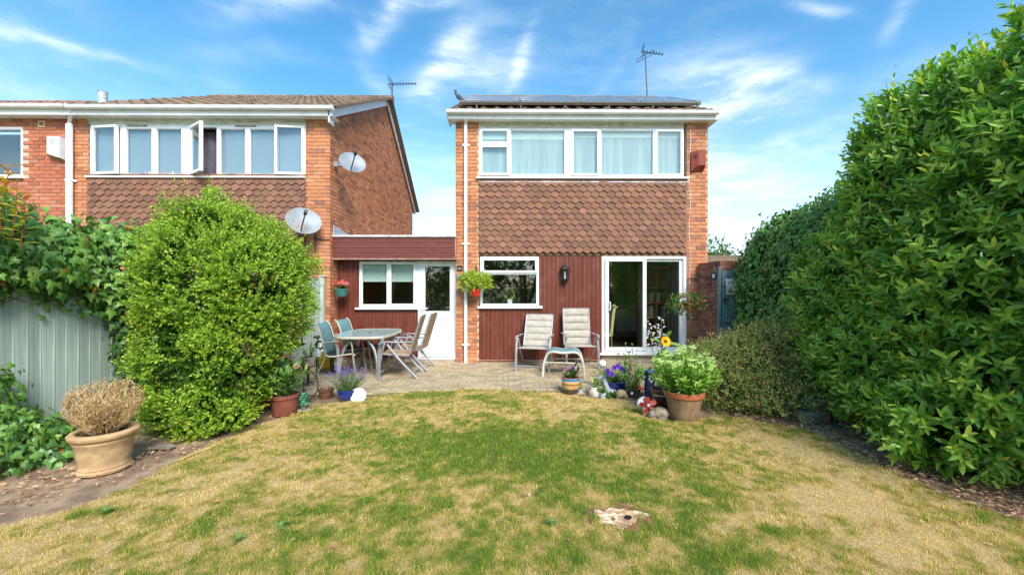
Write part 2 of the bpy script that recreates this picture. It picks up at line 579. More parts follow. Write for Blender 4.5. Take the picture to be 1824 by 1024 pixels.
MAT['alu_cream'] = M_('cream_grey_tube', s(206, 206, 190), s(182, 180, 160), 8, 0.45, metal=0.1, dirt=(s(130, 124, 100), 0.45), dirt_scale=6)
MAT['alu_khaki'] = M_('khaki_grey_tube', s(168, 168, 146), s(140, 140, 118), 8, 0.5, metal=0.1)
MAT['sling'] = M_('teal_sling_mesh', s(110, 150, 156), s(92, 132, 142), 14, 0.7, 0.25, 300, dirt=(s(150, 160, 150), 0.4), dirt_scale=5)
MAT['sling_dark'] = M_('dark_teal_sling_mesh', s(54, 76, 76), s(44, 64, 66), 14, 0.75, 0.25, 300)
MAT['pad'] = M_('pale_beige_padded_mesh', s(182, 175, 163), s(168, 160, 147), 12, 0.85, 0.3, 200, rnd=0.04)
MAT['pad_tan'] = M_('tan_padded_mesh', s(182, 152, 118), s(160, 130, 98), 12, 0.85, 0.3, 200, rnd=0.08)
MAT['table_glass'] = M_('frosted_green_glass', s(150, 184, 182), s(140, 174, 174), 3, 0.16, spec=0.6, coords='World', dirt=(s(180, 190, 182), 0.35), dirt_scale=4)
MAT['terracotta'] = M_('terracotta', s(190, 108, 70), s(170, 94, 60), 9, 0.85, 0.3, 60)
MAT['soil'] = M_('potting_soil', s(62, 50, 40), s(44, 35, 28), 40, 0.98, 0.8, 60)
MAT['chrome'] = M_('polished_metal', s(200, 202, 205), s(190, 192, 196), 6, 0.2, metal=0.9)


def lerp(a, b, t):
    return a + (b - a) * t

# ------------------------------------------------------------------ ground sheets (setting)
def grid_mesh(name, x0, x1, y0, y1, step, keep=None, zf=None):
    nx = int((x1 - x0) / step) + 1; ny = int((y1 - y0) / step) + 1
    xs = np.linspace(x0, x1, nx); ys = np.linspace(y0, y1, ny)
    gx, gy = np.meshgrid(xs, ys)
    z = zf(gx, gy) if zf is not None else np.zeros_like(gx)
    V = np.stack([gx, gy, z], -1).reshape(-1, 3)
    i = np.arange(nx * ny).reshape(ny, nx)
    F = np.stack([i[:-1, :-1], i[:-1, 1:], i[1:, 1:], i[1:, :-1]], -1).reshape(-1, 4)
    if keep is not None:
        c = V[F].mean(1)
        F = F[keep(c[:, 0], c[:, 1])]
    return V, F


def vnoise(x, y, sc, seed=0):
    """smooth value noise, about 0..1"""
    r = np.random.default_rng(seed); T = r.random((64, 64))
    u = x * sc + 100.3; v = y * sc + 57.7
    i = np.floor(u).astype(int); j = np.floor(v).astype(int)
    fu = u - i; fv = v - j
    fu = fu * fu * (3 - 2 * fu); fv = fv * fv * (3 - 2 * fv)
    a = T[i % 64, j % 64]; b = T[(i + 1) % 64, j % 64]; c = T[i % 64, (j + 1) % 64]; d = T[(i + 1) % 64, (j + 1) % 64]
    return (a * (1 - fu) + b * fu) * (1 - fv) + (c * (1 - fu) + d * fu) * fv


def fbm(x, y, sc, seed=0, o=4):
    t = 0; a = 1; w = 0
    for k in range(o):
        t = t + a * vnoise(x, y, sc * 2 ** k, seed + k); w += a; a *= 0.55
    return t / w


def in_poly(x, y, poly):
    ins = np.zeros(np.shape(x), bool); n = len(poly)
    for i in range(n):
        x1, y1 = poly[i]; x2, y2 = poly[(i + 1) % n]
        c = ((y1 > y) != (y2 > y)) & (x < (x2 - x1) * (y - y1) / (y2 - y1 + 1e-12) + x1)
        ins ^= c
    return ins


def gp(*pts):
    return [tuple(G(*p)[:2]) for p in pts]


LAWN_POLY = gp((0, 935), (120, 915), (250, 862), (330, 815), (400, 782), (470, 755), (530, 737), (575, 722), (640, 711), (700, 701), (780, 696), (900, 695), (1000, 698),
               (1060, 708), (1120, 716), (1160, 738), (1195, 752), (1290, 742), (1390, 757), (1440, 768), (1510, 796), (1590, 838), (1680, 880), (1750, 905), (1824, 930))
LAWN_POLY = LAWN_POLY + [(3.4, -3.5), (-3.2, -3.5)]


def dryness(x, y):
    """0 = green grass, 1 = straw-coloured parched grass"""
    d = 0.45 + .20 * np.clip(np.abs(x) / (.45 * y + .6) - .55, 0, 1.2)
    def spot(px, py, rx, ry, a):
        nonlocal d
        c = G(px, py); k = ((x - c.x) / rx) ** 2 + ((y - c.y) / ry) ** 2
        d = d + a * np.exp(-k)
    spot(900, 790, 1.3, .45, -.55); spot(760, 705, .9, .18, -.5); spot(1010, 760, .9, .3, -.12); spot(640, 770, .6, .3, -.35); spot(1190, 870, .55, .35, -.6); spot(700, 905, .75, .22, -.5)
    spot(1000, 860, .5, .3, -.3); spot(940, 830, 1.0, .25, -.35); spot(350, 990, .6, .3, -.28); spot(1230, 980, .5, .25, -.32); spot(960, 985, .35, .18, -.25); spot(620, 985, .5, .2, -.15); spot(1420, 775, .3, .2, -.3)
    spot(1500, 870, 1.0, .55, .4); spot(1330, 800, .6, .4, .25); spot(500, 850, .6, .3, .2); spot(330, 860, .6, .5, .35); spot(1060, 720, .7, .25, .3); spot(860, 730, .6, .12, .25)
    spot(860, 905, .35, .2, .28); spot(640, 870, .5, .25, .2); spot(160, 960, .5, .3, .35); spot(1290, 930, .25, .2, .3); spot(1600, 980, .6, .3, .3)
    n = fbm(x, y, 1.5, 3) - .5; n2 = fbm(x, y, 7.0, 9) - .5
    n3 = vnoise(x, y, 22, 13) - .5
    return np.clip(.06 + .55 + (d - .6) * .8 + n * .75 + n2 * 1.35 + n3 * .75, 0, 1)


def attr_ground_mat(name):
    m = bpy.data.materials.new(name); m.use_nodes = True
    nt = NT(m.node_tree); b = m.node_tree.nodes['Principled BSDF']
    at = nt.n('ShaderNodeAttribute', attribute_name='tint')
    pos = nt.n('ShaderNodeNewGeometry').outputs['Position']
    n = nt.noise(pos, 60, 6, 0.7)
    c = nt.ramp(at.outputs['Fac'], [(0, s(98, 118, 46)), (.35, s(142, 142, 68)), (.65, s(184, 160, 100)), (1, s(210, 184, 132))])
    col = nt.mix(nt.maprange(n, .3, .7), nt.mix(1.0, c, (.55, .52, .48, 1), 'MULTIPLY'), c)
    nt.set(b, 'Base Color', col); b.inputs['Roughness'].default_value = .95; b.inputs['Specular IOR Level'].default_value = .2
    bn = nt.n('ShaderNodeBump'); bn.inputs['Strength'].default_value = .8; bn.inputs['Distance'].default_value = .02
    nt.set(bn, 'Height', nt.noise(pos, 90, 5, .7)); nt.set(b, 'Normal', bn.outputs[0])
    return m


def build_ground():
    m = M_('distant_ground', s(110, 116, 70), s(132, 122, 84), .2, .95, coords='World')
    tag(MB().add([(-600, -600, -.06), (600, -600, -.06), (600, 900, -.06), (-600, 900, -.06)], [(0, 1, 2, 3)]).build('ground', m), kind='structure')
    msoil = M_('dry_bed_soil', s(164, 140, 114), s(122, 100, 82), 5, .98, .9, 45, coords='World', dirt=(s(168, 142, 104), .75), dirt_scale=2.2)
    V, F = grid_mesh('soil', -7, 8, -3.6, 9.2, .12, zf=lambda x, y: (fbm(x, y, 3, 21) - .5) * .03 - .012)
    me = np_mesh('soil_bed', V, [F], True); me.materials.append(msoil)
    tag(link(bpy.data.objects.new('soil_bed', me)), kind='structure')
    # lawn
    def keep(x, y):
        jx = x + (fbm(x, y, 9, 31) - .5) * .16; jy = y + (fbm(x, y, 9, 37) - .5) * .16
        return in_poly(jx, jy, LAWN_POLY)
    V, F = grid_mesh('lawn', -4.4, 4.2, -1.5, 6.5, .03, keep, zf=lambda x, y: .012 + (fbm(x, y, 2.2, 41) - .5) * .03)
    t = dryness(V[:, 0], V[:, 1])
    me = np_mesh('lawn', V, [F], True, {'tint': t}); me.materials.append(attr_ground_mat('parched_turf'))
    lawn = tag(link(bpy.data.objects.new('lawn', me)), kind='structure')
    # grass blades
    V3 = []; T3 = []
    for (y0, y1, dens, ln, w) in ((1.75, 2.6, 26000, .022, .0026), (2.6, 3.6, 17000, .023, .0034), (3.6, 5.0, 9500, .025, .005), (5.0, 6.5, 6500, .026, .0065)):
        half = y1 * 1.32
        n = int(dens * (y1 - y0) * 2 * half)
        x = RNG.uniform(-half, half, n); y = RNG.uniform(y0, y1, n)
        k = keep(x, y) & (np.abs(x) < y * 1.34 + .1)
        x = x[k]; y = y[k]
        bare = fbm(x, y, 5, 77)
        dr = dryness(x, y)
        stump = np.hypot((x - STUMP.x) / 1.5, y - STUMP.y) > RNG.uniform(.03, .13, len(x))
        k = ((bare + RNG.random(len(x)) * .5 > .45) | (dr < .5)) & stump
        x = x[k]; y = y[k]; dr = dr[k]; n = len(x)
        z = .012 + (fbm(x, y, 2.2, 41) - .5) * .03
        az = RNG.uniform(0, 2 * pi, n); L = ln * RNG.uniform(.5, 1.35, n) * (1.25 - .45 * dr) * (.55 + 1.5 * vnoise(x, y, 16, 91) ** 2)
        lean = RNG.uniform(.35, 1.45, n) * (.75 + .4 * dr)
        tip = np.stack([x + np.cos(az) * np.sin(lean) * L, y + np.sin(az) * np.sin(lean) * L, z + np.cos(lean) * L], -1)
        pw = az + pi / 2 + RNG.uniform(-.6, .6, n)
        a = np.stack([x + np.cos(pw) * w / 2, y + np.sin(pw) * w / 2, z - .004], -1)
        b = np.stack([x - np.cos(pw) * w / 2, y - np.sin(pw) * w / 2, z - .004], -1)
        V3.append(np.stack([a, b, tip], 1).reshape(-1, 3))
        T3.append(np.repeat(np.clip(dr + RNG.normal(0, .33, n), 0, 1), 3))
    V = np.concatenate(V3); T = np.concatenate(T3)
    me = np_mesh('grass', V, [np.arange(len(V)).reshape(-1, 3)], False, {'tint': T})
    me.materials.append(leaf_mat('grass_blade', [(0, s(100, 138, 42)), (.3, s(146, 164, 60)), (.55, s(196, 176, 84)), (.8, s(224, 190, 114)), (1, s(240, 214, 150))], .7, .3, .2))
    tag(link(bpy.data.objects.new('lawn_grass', me)), 'short patchy green and straw coloured lawn grass', 'grass', kind='stuff')


STUMP = G(1102, 922)


def box5():
    """unit block, front face at y = 0, no back"""
    V = [(0, 0, 0), (1, 0, 0), (1, 0, 1), (0, 0, 1), (0, 1, 0), (1, 1, 0), (1, 1, 1), (0, 1, 1)]
    F = [(0, 1, 2, 3), (1, 5, 6, 2), (4, 0, 3, 7), (3, 2, 6, 7), (4, 5, 1, 0)]
    return V, F


BV, BF = box5()


def bricks(p0, ang, length, z0, z1, inside=None, proud=.012, jit=.002, module=.225, course=.075, phase=0.0, mj=.013):
    """transforms of bricks in stretcher bond on a wall that starts at p0 (x, y) and runs along ang; outward side is -90 deg of ang"""
    out = []
    k = 0; z = z0
    R = Matrix.Rotation(ang, 4, 'Z')
    while z < z1 - .02:
        h = min(course - mj, z1 - z)
        u = -(module / 2 if k % 2 else 0) - phase
        while u < length:
            a = max(u, 0); b = min(u + module - mj, length)
            if b - a > .03:
                c = ((a + b) / 2, z + h / 2)
                if inside is None or inside(*c):
                    pr = proud + random.uniform(-jit, jit)
                    base = Vector((p0[0], p0[1], 0)) + (R @ Vector((a, -pr, z)))
                    out.append(Matrix.Translation(base) @ R @ Matrix.Diagonal((b - a, pr + .004, h, 1)))
            u += module
        z += course; k += 1
    return out


def frame_cells(x0, x1, z0, z1, holes):
    xs = sorted({x0, x1, *[h[0] for h in holes], *[h[1] for h in holes]}); zs = sorted({z0, z1, *[h[2] for h in holes], *[h[3] for h in holes]})
    out = []
    for i in range(len(xs) - 1):
        run = None
        for j in range(len(zs) - 1):
            cx = (xs[i] + xs[i + 1]) / 2; cz = (zs[j] + zs[j + 1]) / 2
            solid = not any(h[0] < cx < h[1] and h[2] < cz < h[3] for h in holes)
            if solid:
                if run is None: run = zs[j]
            if (not solid or j == len(zs) - 2) and run is not None:
                out.append((xs[i], xs[i + 1], run, zs[j + 1] if solid else zs[j])); run = None
    return out


def ring(mb, x0, x1, y0, y1, z0, z1, w):
    mb.box(x0, x1, y0, y1, z1 - w, z1); mb.box(x0, x1, y0, y1, z0, z0 + w)
    mb.box(x0, x0 + w, y0, y1, z0 + w, z1 - w); mb.box(x1 - w, x1, y0, y1, z0 + w, z1 - w)


def window(parent, Y, rect, lights, name='window', glass='glass', depth=.07, sill=None, label=None, sw=.045):
    """rect and lights in photograph pixels on the plane Y; lights: (x0, x1, y0, y1, kind)"""
    x0, x1 = XX(rect[0], Y), XX(rect[1], Y); z1, z0 = ZZ(rect[2], Y), ZZ(rect[3], Y)
    holes = []
    for l in lights:
        holes.append((XX(l[0], Y), XX(l[1], Y), ZZ(l[3], Y), ZZ(l[2], Y)))
    mb = MB()
    for c in frame_cells(x0, x1, z0, z1, holes): mb.box(c[0], c[1], Y, Y + depth, c[2], c[3])
    w = mb.build(name, MAT['white'], parent)
    if label: w['label'] = label
    for l, h in zip(lights, holes):
        kind = l[4]
        if kind == 'gap': continue
        a0, a1, b0, b1 = h
        gm = MAT[l[6]] if len(l) > 6 and l[6] else MAT[glass]
        if kind == 'fixed':
            g = MB(); ring(g, a0 - .001, a1 + .001, Y + .012, Y + .05, b0 - .001, b1 + .001, .014); g.build('bead', MAT['white'], w)
            pm_ = Matrix.Translation(((a0 + a1) / 2, Y + .036, (b0 + b1) / 2)) @ Matrix.Rotation(random.uniform(-.012, .012), 4, 'Z') @ Matrix.Rotation(random.uniform(-.012, .012), 4, 'X')
            MB().box((a0 - a1) / 2 + .006, (a1 - a0) / 2 - .006, -.006, .006, (b0 - b1) / 2 + .006, (b1 - b0) / 2 - .006).build('pane', gm, w, pm_)
        else:
            e = .008
            ang, side = (l[5] if len(l) > 5 and l[5] else (0, 'L'))
            hx = a0 - e if side == 'L' else a1 + e
            M = Matrix.Translation((hx, Y - .022, 0)) @ Matrix.Rotation(radians(-ang if side == 'L' else ang), 4, 'Z')
            sg = MB(); ring(sg, a0 - e - hx, a1 + e - hx, 0, .055, b0 - e, b1 + e, sw)
            so = sg.build('sash', MAT['white'], w, M)
            pg = MB(); pg.box(a0 - e - hx + sw - .004, a1 + e - hx - sw + .004, .02, .034, b0 - e + sw - .004, b1 + e - sw + .004)
            pg.build('pane', gm, w, M)
    if sill:
        sx0, sx1 = XX(sill[0], Y), XX(sill[1], Y); sz1, sz0 = ZZ(sill[2], Y), ZZ(sill[3], Y)
        MB().cbox(sx0, sx1, Y - .075, Y + .03, sz0, sz1, .006).build('sill', MAT['white'], w)
    return w


def planks_v(parent, Y, x0, x1, z0, z1, mat, pitch=.1, name='cladding_board'):
    """vertical cladding boards with a routed profile, each a piece"""
    n = max(1, round((x1 - x0) / pitch)); p = (x1 - x0) / n; h = z1 - z0
    # profile across one board: main face, rib, groove
    prof = [(0, .010), (.03, .002), (.46, .002), (.50, .010), (.54, .002), (.66, .0), (.70, .008), (.75, .0), (.95, .001), (.985, .012), (1.0, .012)]
    V = []; F = []
    for (u, d) in prof: V.append((u, d, 0))
    for (u, d) in prof: V.append((u, d, 1))
    m = len(prof)
    for i in range(m - 1): F.append((i, i + 1, m + i + 1, m + i))
    mats = [Matrix.Translation((x0 + i * p, Y, z0)) @ Matrix.Diagonal((p, 1, h, 1)) for i in range(n)]
    pieces(name, V, F, mat, parent, mats)
    MB().box(x0, x1, Y + .016, Y + .05, z0, z1).build('backing', mat, parent)


def gutter_run(parent, x0, x1, Yfront, ztop, mat, clips, r=.055):
    """half-round gutter along X with moulded lip, closed ends and clips"""
    pts = [(0, -.0), (-.012, -.004), (-.004, -.014), (-.002, -.03), (.012, -.062), (.04, -.078), (.075, -.078), (.105, -.06), (.112, 0), (.104, 0), (.098, -.055), (.07, -.07), (.042, -.07), (.018, -.056), (.006, -.028), (.004, 0)]
    outl = [(x0, Yfront + a, ztop + b) for a, b in pts]
    g = MB().prism(outl, (x1 - x0, 0, 0)).build('gutter', mat, parent); recalc(g)
    for x in (x0, x1 - .012):
        MB().prism([(x - .006, Yfront - .004 + a * 1.05, ztop + b * 1.06 + .002) for a, b in pts[:9]], (.018, 0, 0)).build('gutter_end', mat, g)
    for x in clips:
        MB().prism([(x, Yfront - .006 + a * 1.06, ztop + b * 1.08 + .003) for a, b in pts[:9]], (.025, 0, 0)).build('gutter_clip', mat, g)
    return g


RT_SEC = [(0, .0), (.05, .0), (.085, .022), (.125, .036), (.165, .022), (.20, .0), (.30, .0)]


def roof_tile_proto(w=.30, l=.42):
    V = []; F = []
    m = len(RT_SEC)
    for (x, h) in RT_SEC: V.append((x, 0, h + .032))
    for (x, h) in RT_SEC: V.append((x, l, h))
    for (x, h) in RT_SEC: V.append((x, 0, h + .008))
    for i in range(m - 1):
        F.append((i, i + 1, m + i + 1, m + i)); F.append((2 * m + i, 2 * m + i + 1, i + 1, i))
    F.append((0, m, 2 * m)); F.append((m - 1, 3 * m - 1, 2 * m - 1))
    return V, F


def roof_tiles(parent, x0, x1, yE, zE, yR, zR, mat, limit=300, skip=None):
    V, F = roof_tile_proto()
    ang = atan2(zR - zE, yR - yE); L = sqrt((yR - yE) ** 2 + (zR - zE) ** 2)
    n = round((x1 - x0) / .30); w = (x1 - x0) / n; rows = int(L / .335) + 1
    mats = []
    for r in range(rows):
        d = min(r * .335, L - .4)
        for i in range(n):
            x = x0 + i * w
            if skip and skip(x, d): continue
            M = Matrix.Translation((x, yE + cos(ang) * d, zE + sin(ang) * d)) @ Matrix.Rotation(ang + random.uniform(-.008, .008), 4, 'X') @ Matrix.Rotation(random.uniform(-.006, .006), 4, 'Z') @ Matrix.Diagonal((w / .3, 1, random.uniform(.92, 1.1), 1))
            mats.append(M)
    pieces('roof_tile', V, F, mat, parent, mats, limit, smooth=False)


def hung_tiles(parent, x0, x1, z1, z0, Y, mat, w=.17, gauge=.1165, limit=300):
    n = round((x1 - x0) / w); w = (x1 - x0) / n
    out = [(-.5, .05), (-.5, .0), (.0, -.048), (.5, .0), (.5, .05)]
    pts = [(-.488 * w, .185), (-.488 * w, 0), (0, -.05), (.488 * w, 0), (.488 * w, .185)]
    t = .017
    V = [(x, -.036 + z * .17, z) for x, z in pts] + [(x, -.036 + t + z * .17, z) for x, z in pts]
    F = [(0, 1, 2, 3, 4)] + [(i, i + 5, (i + 1) % 5 + 5, (i + 1) % 5) for i in range(5)]
    F = [f if i == 0 else (f[0], f[1], f[2], f[3]) for i, f in enumerate(F)]
    mats = []
    r = 0; z = z1 - .075
    while z > z0 + .02:
        for i in range(n + (r % 2)):
            x = x0 + (i + .5) * w - (w / 2 if r % 2 else 0)
            sc = 1.0
            if r % 2 and i in (0, n):
                x += w / 4 * (1 if i == 0 else -1); sc = .5
            mats.append(Matrix.Translation((x, Y + random.uniform(-.003, .002), z + random.uniform(-.002, .002))) @ Matrix.Rotation(random.gauss(0, .016), 4, 'Y') @ Matrix.Rotation(random.uniform(-.035, .035), 4, 'X') @ Matrix.Diagonal((sc, 1, 1, 1)))
        z -= gauge; r += 1
    pieces('hung_tile', V, F, mat, parent, mats, limit, key=lambda M: -M.translation.z)


def downpipe(parent, px, py0, py1, Y, wall, clips, gutter_y=None, w=.066):
    x = XX(px, Y); z1 = ZZ(py0, Y); z0 = max(.02, ZZ(py1, Y))
    mb = MB().cbox(x - w / 2, x + w / 2, wall - .09, wall - .028, z0, z1, .012)
    if gutter_y is not None:    # swan neck back to the gutter
        gx, gz = gutter_y
        mb.tube([(gx, wall - .16, gz), (gx, wall - .16, gz - .09), (x, wall - .06, z1 + .03), (x, wall - .06, z1 - .05)], .036, 4)
    o = mb.build('downpipe', MAT['white'], parent)
    for c in clips:
        z = ZZ(c, Y)
        MB().box(x - w / 2 - .045, x + w / 2 + .045, wall - .03, wall - .001, z - .02, z + .02).cbox(x - w / 2 - .008, x + w / 2 + .008, wall - .098, wall - .02, z - .022, z + .022, .006).build('pipe_clip', MAT['white'], o)
    return o


# ------------------------------------------------------------------ the main house
YM = 8.5
YL = 8.66       # link wall
YH = 8.3       # left house front


def build_main_house():
    H = thing('detached_house', 'two storey brick house with tile hung upper storey and solar panels', 'house', TR(XX(1035, YM), YM, 0))
    X0, X1 = XX(812.5, YM), XX(1260, YM); xa, xb = XX(853, YM), XX(1223, YM)
    zs = ZZ(217, YM)                       # soffit
    wl = MB()
    D = 7.6
    wl.box(X0, xa, YM + .002, YM + .28, 0, zs); wl.box(xb, X1, YM + .002, YM + .28, 0, zs)
    wl.box(xa, xb, YM + .02, YM + .28, ZZ(456, YM), ZZ(319, YM))
    wl.box(xa, XX(1070, YM), YM + .05, YM + .28, 0, ZZ(549, YM)); wl.box(XX(961, YM), XX(1071, YM), YM + .05, YM + .28, ZZ(549, YM), ZZ(456, YM))
    wl.box(xa, xb, YM + .1, YM + .28, ZZ(228, YM), zs)
    wl.box(X0 + .002, X0 + .25, YM + .28, YM + D, 0, zs); wl.box(X1 - .25, X1 - .002, YM + .28, YM + D, 0, zs); [wl.box(c[0], c[1], YM + D - .25, YM + D, c[2], c[3]) for c in frame_cells(X0 + .25, X1 - .25, 0, zs, [(1.0, 3.6, .15, 2.35)])]
    # gable triangles
    yr = 12.35; zr = 7.36
    for (a, b) in ((X0 + .003, X0 + .24), (X1 - .24, X1 - .003)):
        wl.prism([(a, YM + .05, zs), (a, YM + D, zs), (a, yr, zr - .1)], (b - a, 0, 0))
    wall = wl.build('wall', MAT['mortar'], H); recalc(wall)
    bl = bricks((X0, YM), 0, xa - X0, 0, zs, phase=.11) + bricks((xb, YM), 0, X1 - xb, 0, zs, phase=.03) + bricks((xa, YM + .03), 0, XX(1071, YM) - xa, 0, .06)
    pieces('brick', BV, BF, MAT['brick'], wall, bl, 300, key=lambda M: (M.translation.z > 4.2, (M.translation - CAMV).length))
    sb = bricks((X0, YM + D), -pi / 2, D, 2.5, zs) + bricks((X1, YM), pi / 2, D, 0, zs)
    pieces('brick', BV, BF, MAT['brick'], wall, sb, 0, stuff_name='side_brick')
    # inner floors and lining
    fl = MB().box(X0 + .26, X1 - .26, YM + .29, YM + D - .26, 2.46, 2.6).box(X0 + .26, X1 - .26, YM + .29, YM + D - .26, zs - .06, zs - .01)
    fl.build('floor_slab', MAT['room'], H)
    MB().box(X0 + .26, X1 - .26, YM + .1, YM + D - .26, .02, .10).build('floor_covering', MAT['carpet'], H)
    ln = MB().box(X0 + .26, X0 + .28, YM + .29, YM + 4, .1, 2.46).box(X1 - .28, X1 - .26, YM + .29, YM + 4, .1, 2.46).box(X0 + .28, XX(985, YM), YM + 3.9, YM + 4, .1, 2.46).box(2.9, X1 - .28, YM + 3.9, YM + 4, .1, 2.46)
    ln.box(X0 + .28, X1 - .28, YM + 3.4, YM + 3.5, 2.6, zs - .06)
    ln.box(XX(985, YM), XX(985, YM) + .1, YM + .29, YM + D - .26, .1, 2.46)
    ln.build('room_lining', MAT['room'], H)
    mb = MB(); ring(mb, 1.0, 3.6, YM + D - .1, YM + D - .03, .15, 2.35, .06); mb.box(2.2, 2.26, YM + D - .1, YM + D - .03, .36, 2.24)  # unseen back window, added to let daylight into the lounge
    rw = mb.build('window', MAT['white'], H); rw['label'] = 'added unseen back window that brightens the room'
    MB().box(1.05, 3.55, YM + D - .07, YM + D - .06, .2, 2.3).build('pane', MAT['glass_up'], rw)
    # hung tiles, lead flashing
    th = MB().box(xa + .002, xb - .002, YM + .0, YM + .019, ZZ(455, YM), ZZ(324, YM)).build('tile_backing', MAT['tile'], H)
    hung_tiles(th, xa + .002, xb - .002, ZZ(323, YM), ZZ(456, YM), YM - .012, MAT['tile'], limit=300)
    lead = MB()
    xx = xa
    while xx < xb:
        x2 = min(xx + random.uniform(.7, 1.2), xb)
        lead.prism([(xx, YM - .045, ZZ(325.5, YM)), (xx, YM - .008, ZZ(318.8, YM)), (xx, YM + .02, ZZ(318.8, YM)), (xx, YM - .03, ZZ(325.7, YM))], (x2 - xx + .03, 0, 0)); xx = x2
    lo = lead.build('lead_flashing', MAT['lead'], H); recalc(lo)
    # upper window and board above it
    MB().box(xa, XX(1218, YM), YM - .006, YM + .1, ZZ(228.3, YM), ZZ(219, YM)).box(xa, XX(1218, YM), YM - .03, YM + .08, ZZ(222.5, YM), ZZ(217.4, YM)).build('head_board', MAT['white_old'], H)
    w = window(H, YM - .005, (853, 1218, 228.3, 316), [(856, 906, 231, 256.5, 'sash'), (856, 906, 259.5, 312, 'sash'), (909.5, 1006.5, 232, 311.5, 'fixed'), (1018, 1067, 231, 312.5, 'sash'), (1070.5, 1164.5, 232, 312, 'fixed'), (1168, 1215, 231, 312.5, 'sash')],
               glass='glass_up', sill=(848, 1225.5, 316, 319.3))
    for (a, b, top) in ((855, 1008, 247), (1017, 1216, 243)):
        MB().box(XX(a, YM), XX(b, YM), YM + .075, YM + .08, ZZ(313, YM), ZZ(top, YM)).build('blind', MAT['blind'], w)
        MB().box(XX(a, YM), XX(b, YM), YM + .068, YM + .074, ZZ(top, YM), ZZ(231, YM)).build('blind_cassette', MAT['blind_w'], w)
    # ground floor window
    w = window(H, YM + .01, (855, 960, 457.5, 545), [(858.5, 956.5, 460.5, 485, 'sash'), (858.5, 956.5, 488, 542, 'fixed')], sill=(850, 966, 545, 549.3))
    # cladding
    cl = MB().box(xa + .002, XX(1071, YM) - .002, YM - .012, YM + .03, .065, .082).build('cladding', MAT['clad_trim'], H)
    planks_v(cl, YM + .002, xa + .002, XX(960.5, YM), .083, ZZ(549.5, YM), MAT['clad'], .092)
    planks_v(cl, YM + .002, XX(960.8, YM), XX(1071.5, YM), .083, ZZ(457, YM), MAT['clad'], .092)
    # sliding patio door
    Yd = YM + .0
    dx0, dx1 = XX(1072, Yd), XX(1222.5, Yd); dz1, dz0 = ZZ(456.3, Yd), ZZ(628, Yd)
    mb = MB(); ring(mb, dx0, dx1, Yd, Yd + .1, dz0, dz1, .055)
    mb.box(dx0 - .05, dx1 + .02, Yd - .07, Yd + .02, dz0 - .045, dz0 - .002)
    pd = mb.build('patio_door', MAT['white'], H)
    for (a, b, yy) in ((1078, 1151, -.02), (1146, 1218, .045)):
        sg = MB(); ring(sg, XX(a, Yd), XX(b, Yd), Yd + yy, Yd + yy + .05, dz0 + .04, dz1 - .035, .072)
        sg.build('sash', MAT['white'], pd)
        MB().box(XX(a, Yd) + .06, XX(b, Yd) - .06, Yd + yy + .02, Yd + yy + .032, dz0 + .1, dz1 - .1).build('pane', MAT['glass'], pd)
    hx = XX(1082.5, Yd); hz = ZZ(545, Yd)
    MB().cbox(hx - .022, hx + .022, Yd - .034, Yd - .021, hz - .11, hz + .11, .004).tube([(hx + .02, Yd - .03, hz - .09), (hx + .035, Yd - .075, hz - .08), (hx + .035, Yd - .075, hz + .08), (hx + .02, Yd - .03, hz + .09)], .011, 6).build('handle', MAT['white'], pd)
    MB().box(hx - .006, hx + .006, Yd - .037, Yd - .033, hz - .03, hz + .0).build('keyhole', MAT['black'], pd)
    MB().box(dx0 - .05, XX(1225, YM), YM + .03, YM + .28, 0, dz0 - .05).build('threshold', MAT['mortar_dark'], H)
    # eaves
    fx0, fx1 = XX(798, 8.3), XX(1278.5, 8.3); yF = YM - .20
    zt = ZZ(200.5, yF); zb = ZZ(212, yF)
    ea = MB().box(fx0, fx1, yF, yF + .02, zb, zt + .03).build('fascia', MAT['white'], H)
    MB().box(fx0, fx1, yF + .021, YM + .12, zb + .004, zb + .016).build('soffit', MAT['white'], H)
    for x in np.arange(fx0 + .1, fx1, .105):
        MB().lathe([(.004, 0), (.004, .002)], 6, (x, yF + .11, zb + .0015)).build('vent_hole', MAT['black'], ea)
    for x, sx in ((fx0, -1), (fx1, 1)):
        MB().prism([(x, yF + .02, zb), (x, YM + .25, zb), (x, YM + .25, zb + .2), (x, yF + .02, zb + .16)], (.02 * sx, 0, 0)).build('box_end', MAT['white'], H)
    gutter_run(H, XX(795.5, 8.2), XX(1281.5, 8.2), yF - .115, ZZ(194.2, yF - .115), MAT['white'], [XX(p, 8.2) for p in (805, 820, 836, 883, 920, 928, 963, 1037, 1112, 1187)])
    downpipe(H, 829.5, 222, 650, YM - .06, YM, (258, 434, 614), (XX(829.5, 8.25), ZZ(203, 8.25)))
    # roof
    zE = ZZ(197, yF - .05); yE = yF - .06
    rf = MB().add([(fx0, yE + .06, zE - .03), (fx1, yE + .06, zE - .03), (fx1, yr, zr - .04), (fx0, yr, zr - .04), (fx1, 16.3, zE - .03), (fx0, 16.3, zE - .03)], [(0, 1, 2, 3), (3, 2, 4, 5)]).build('roof', MAT['rooftile'], H)
    roof_tiles(rf, fx0, fx1, yE, zE - .02, yr, zr - .02, MAT['rooftile'], 120)
    for sx, x in ((-1, fx0), (1, fx1)):
        MB().prism([(x, yE + .05, zE - .12), (x, yE + .05, zE + .0), (x, yr, zr), (x, yr, zr - .14)], (.03 * sx, 0, 0)).build('barge_board', MAT['white'], rf)
    for i, x in enumerate(np.arange(fx0, fx1 - .2, .44)):
        MB().tube([(x, yr, zr - .02), (x + .43, yr, zr - .02)], .12, 8).build('ridge_tile', MAT['rooftile'], rf)
    # solar panels: two rows on rails
    ang = atan2(zr - zE, yr - yE)
    msol = M_('solar_cell_glass', s(66, 74, 88), s(52, 58, 72), 3, .12, spec=.9, coat=.6)
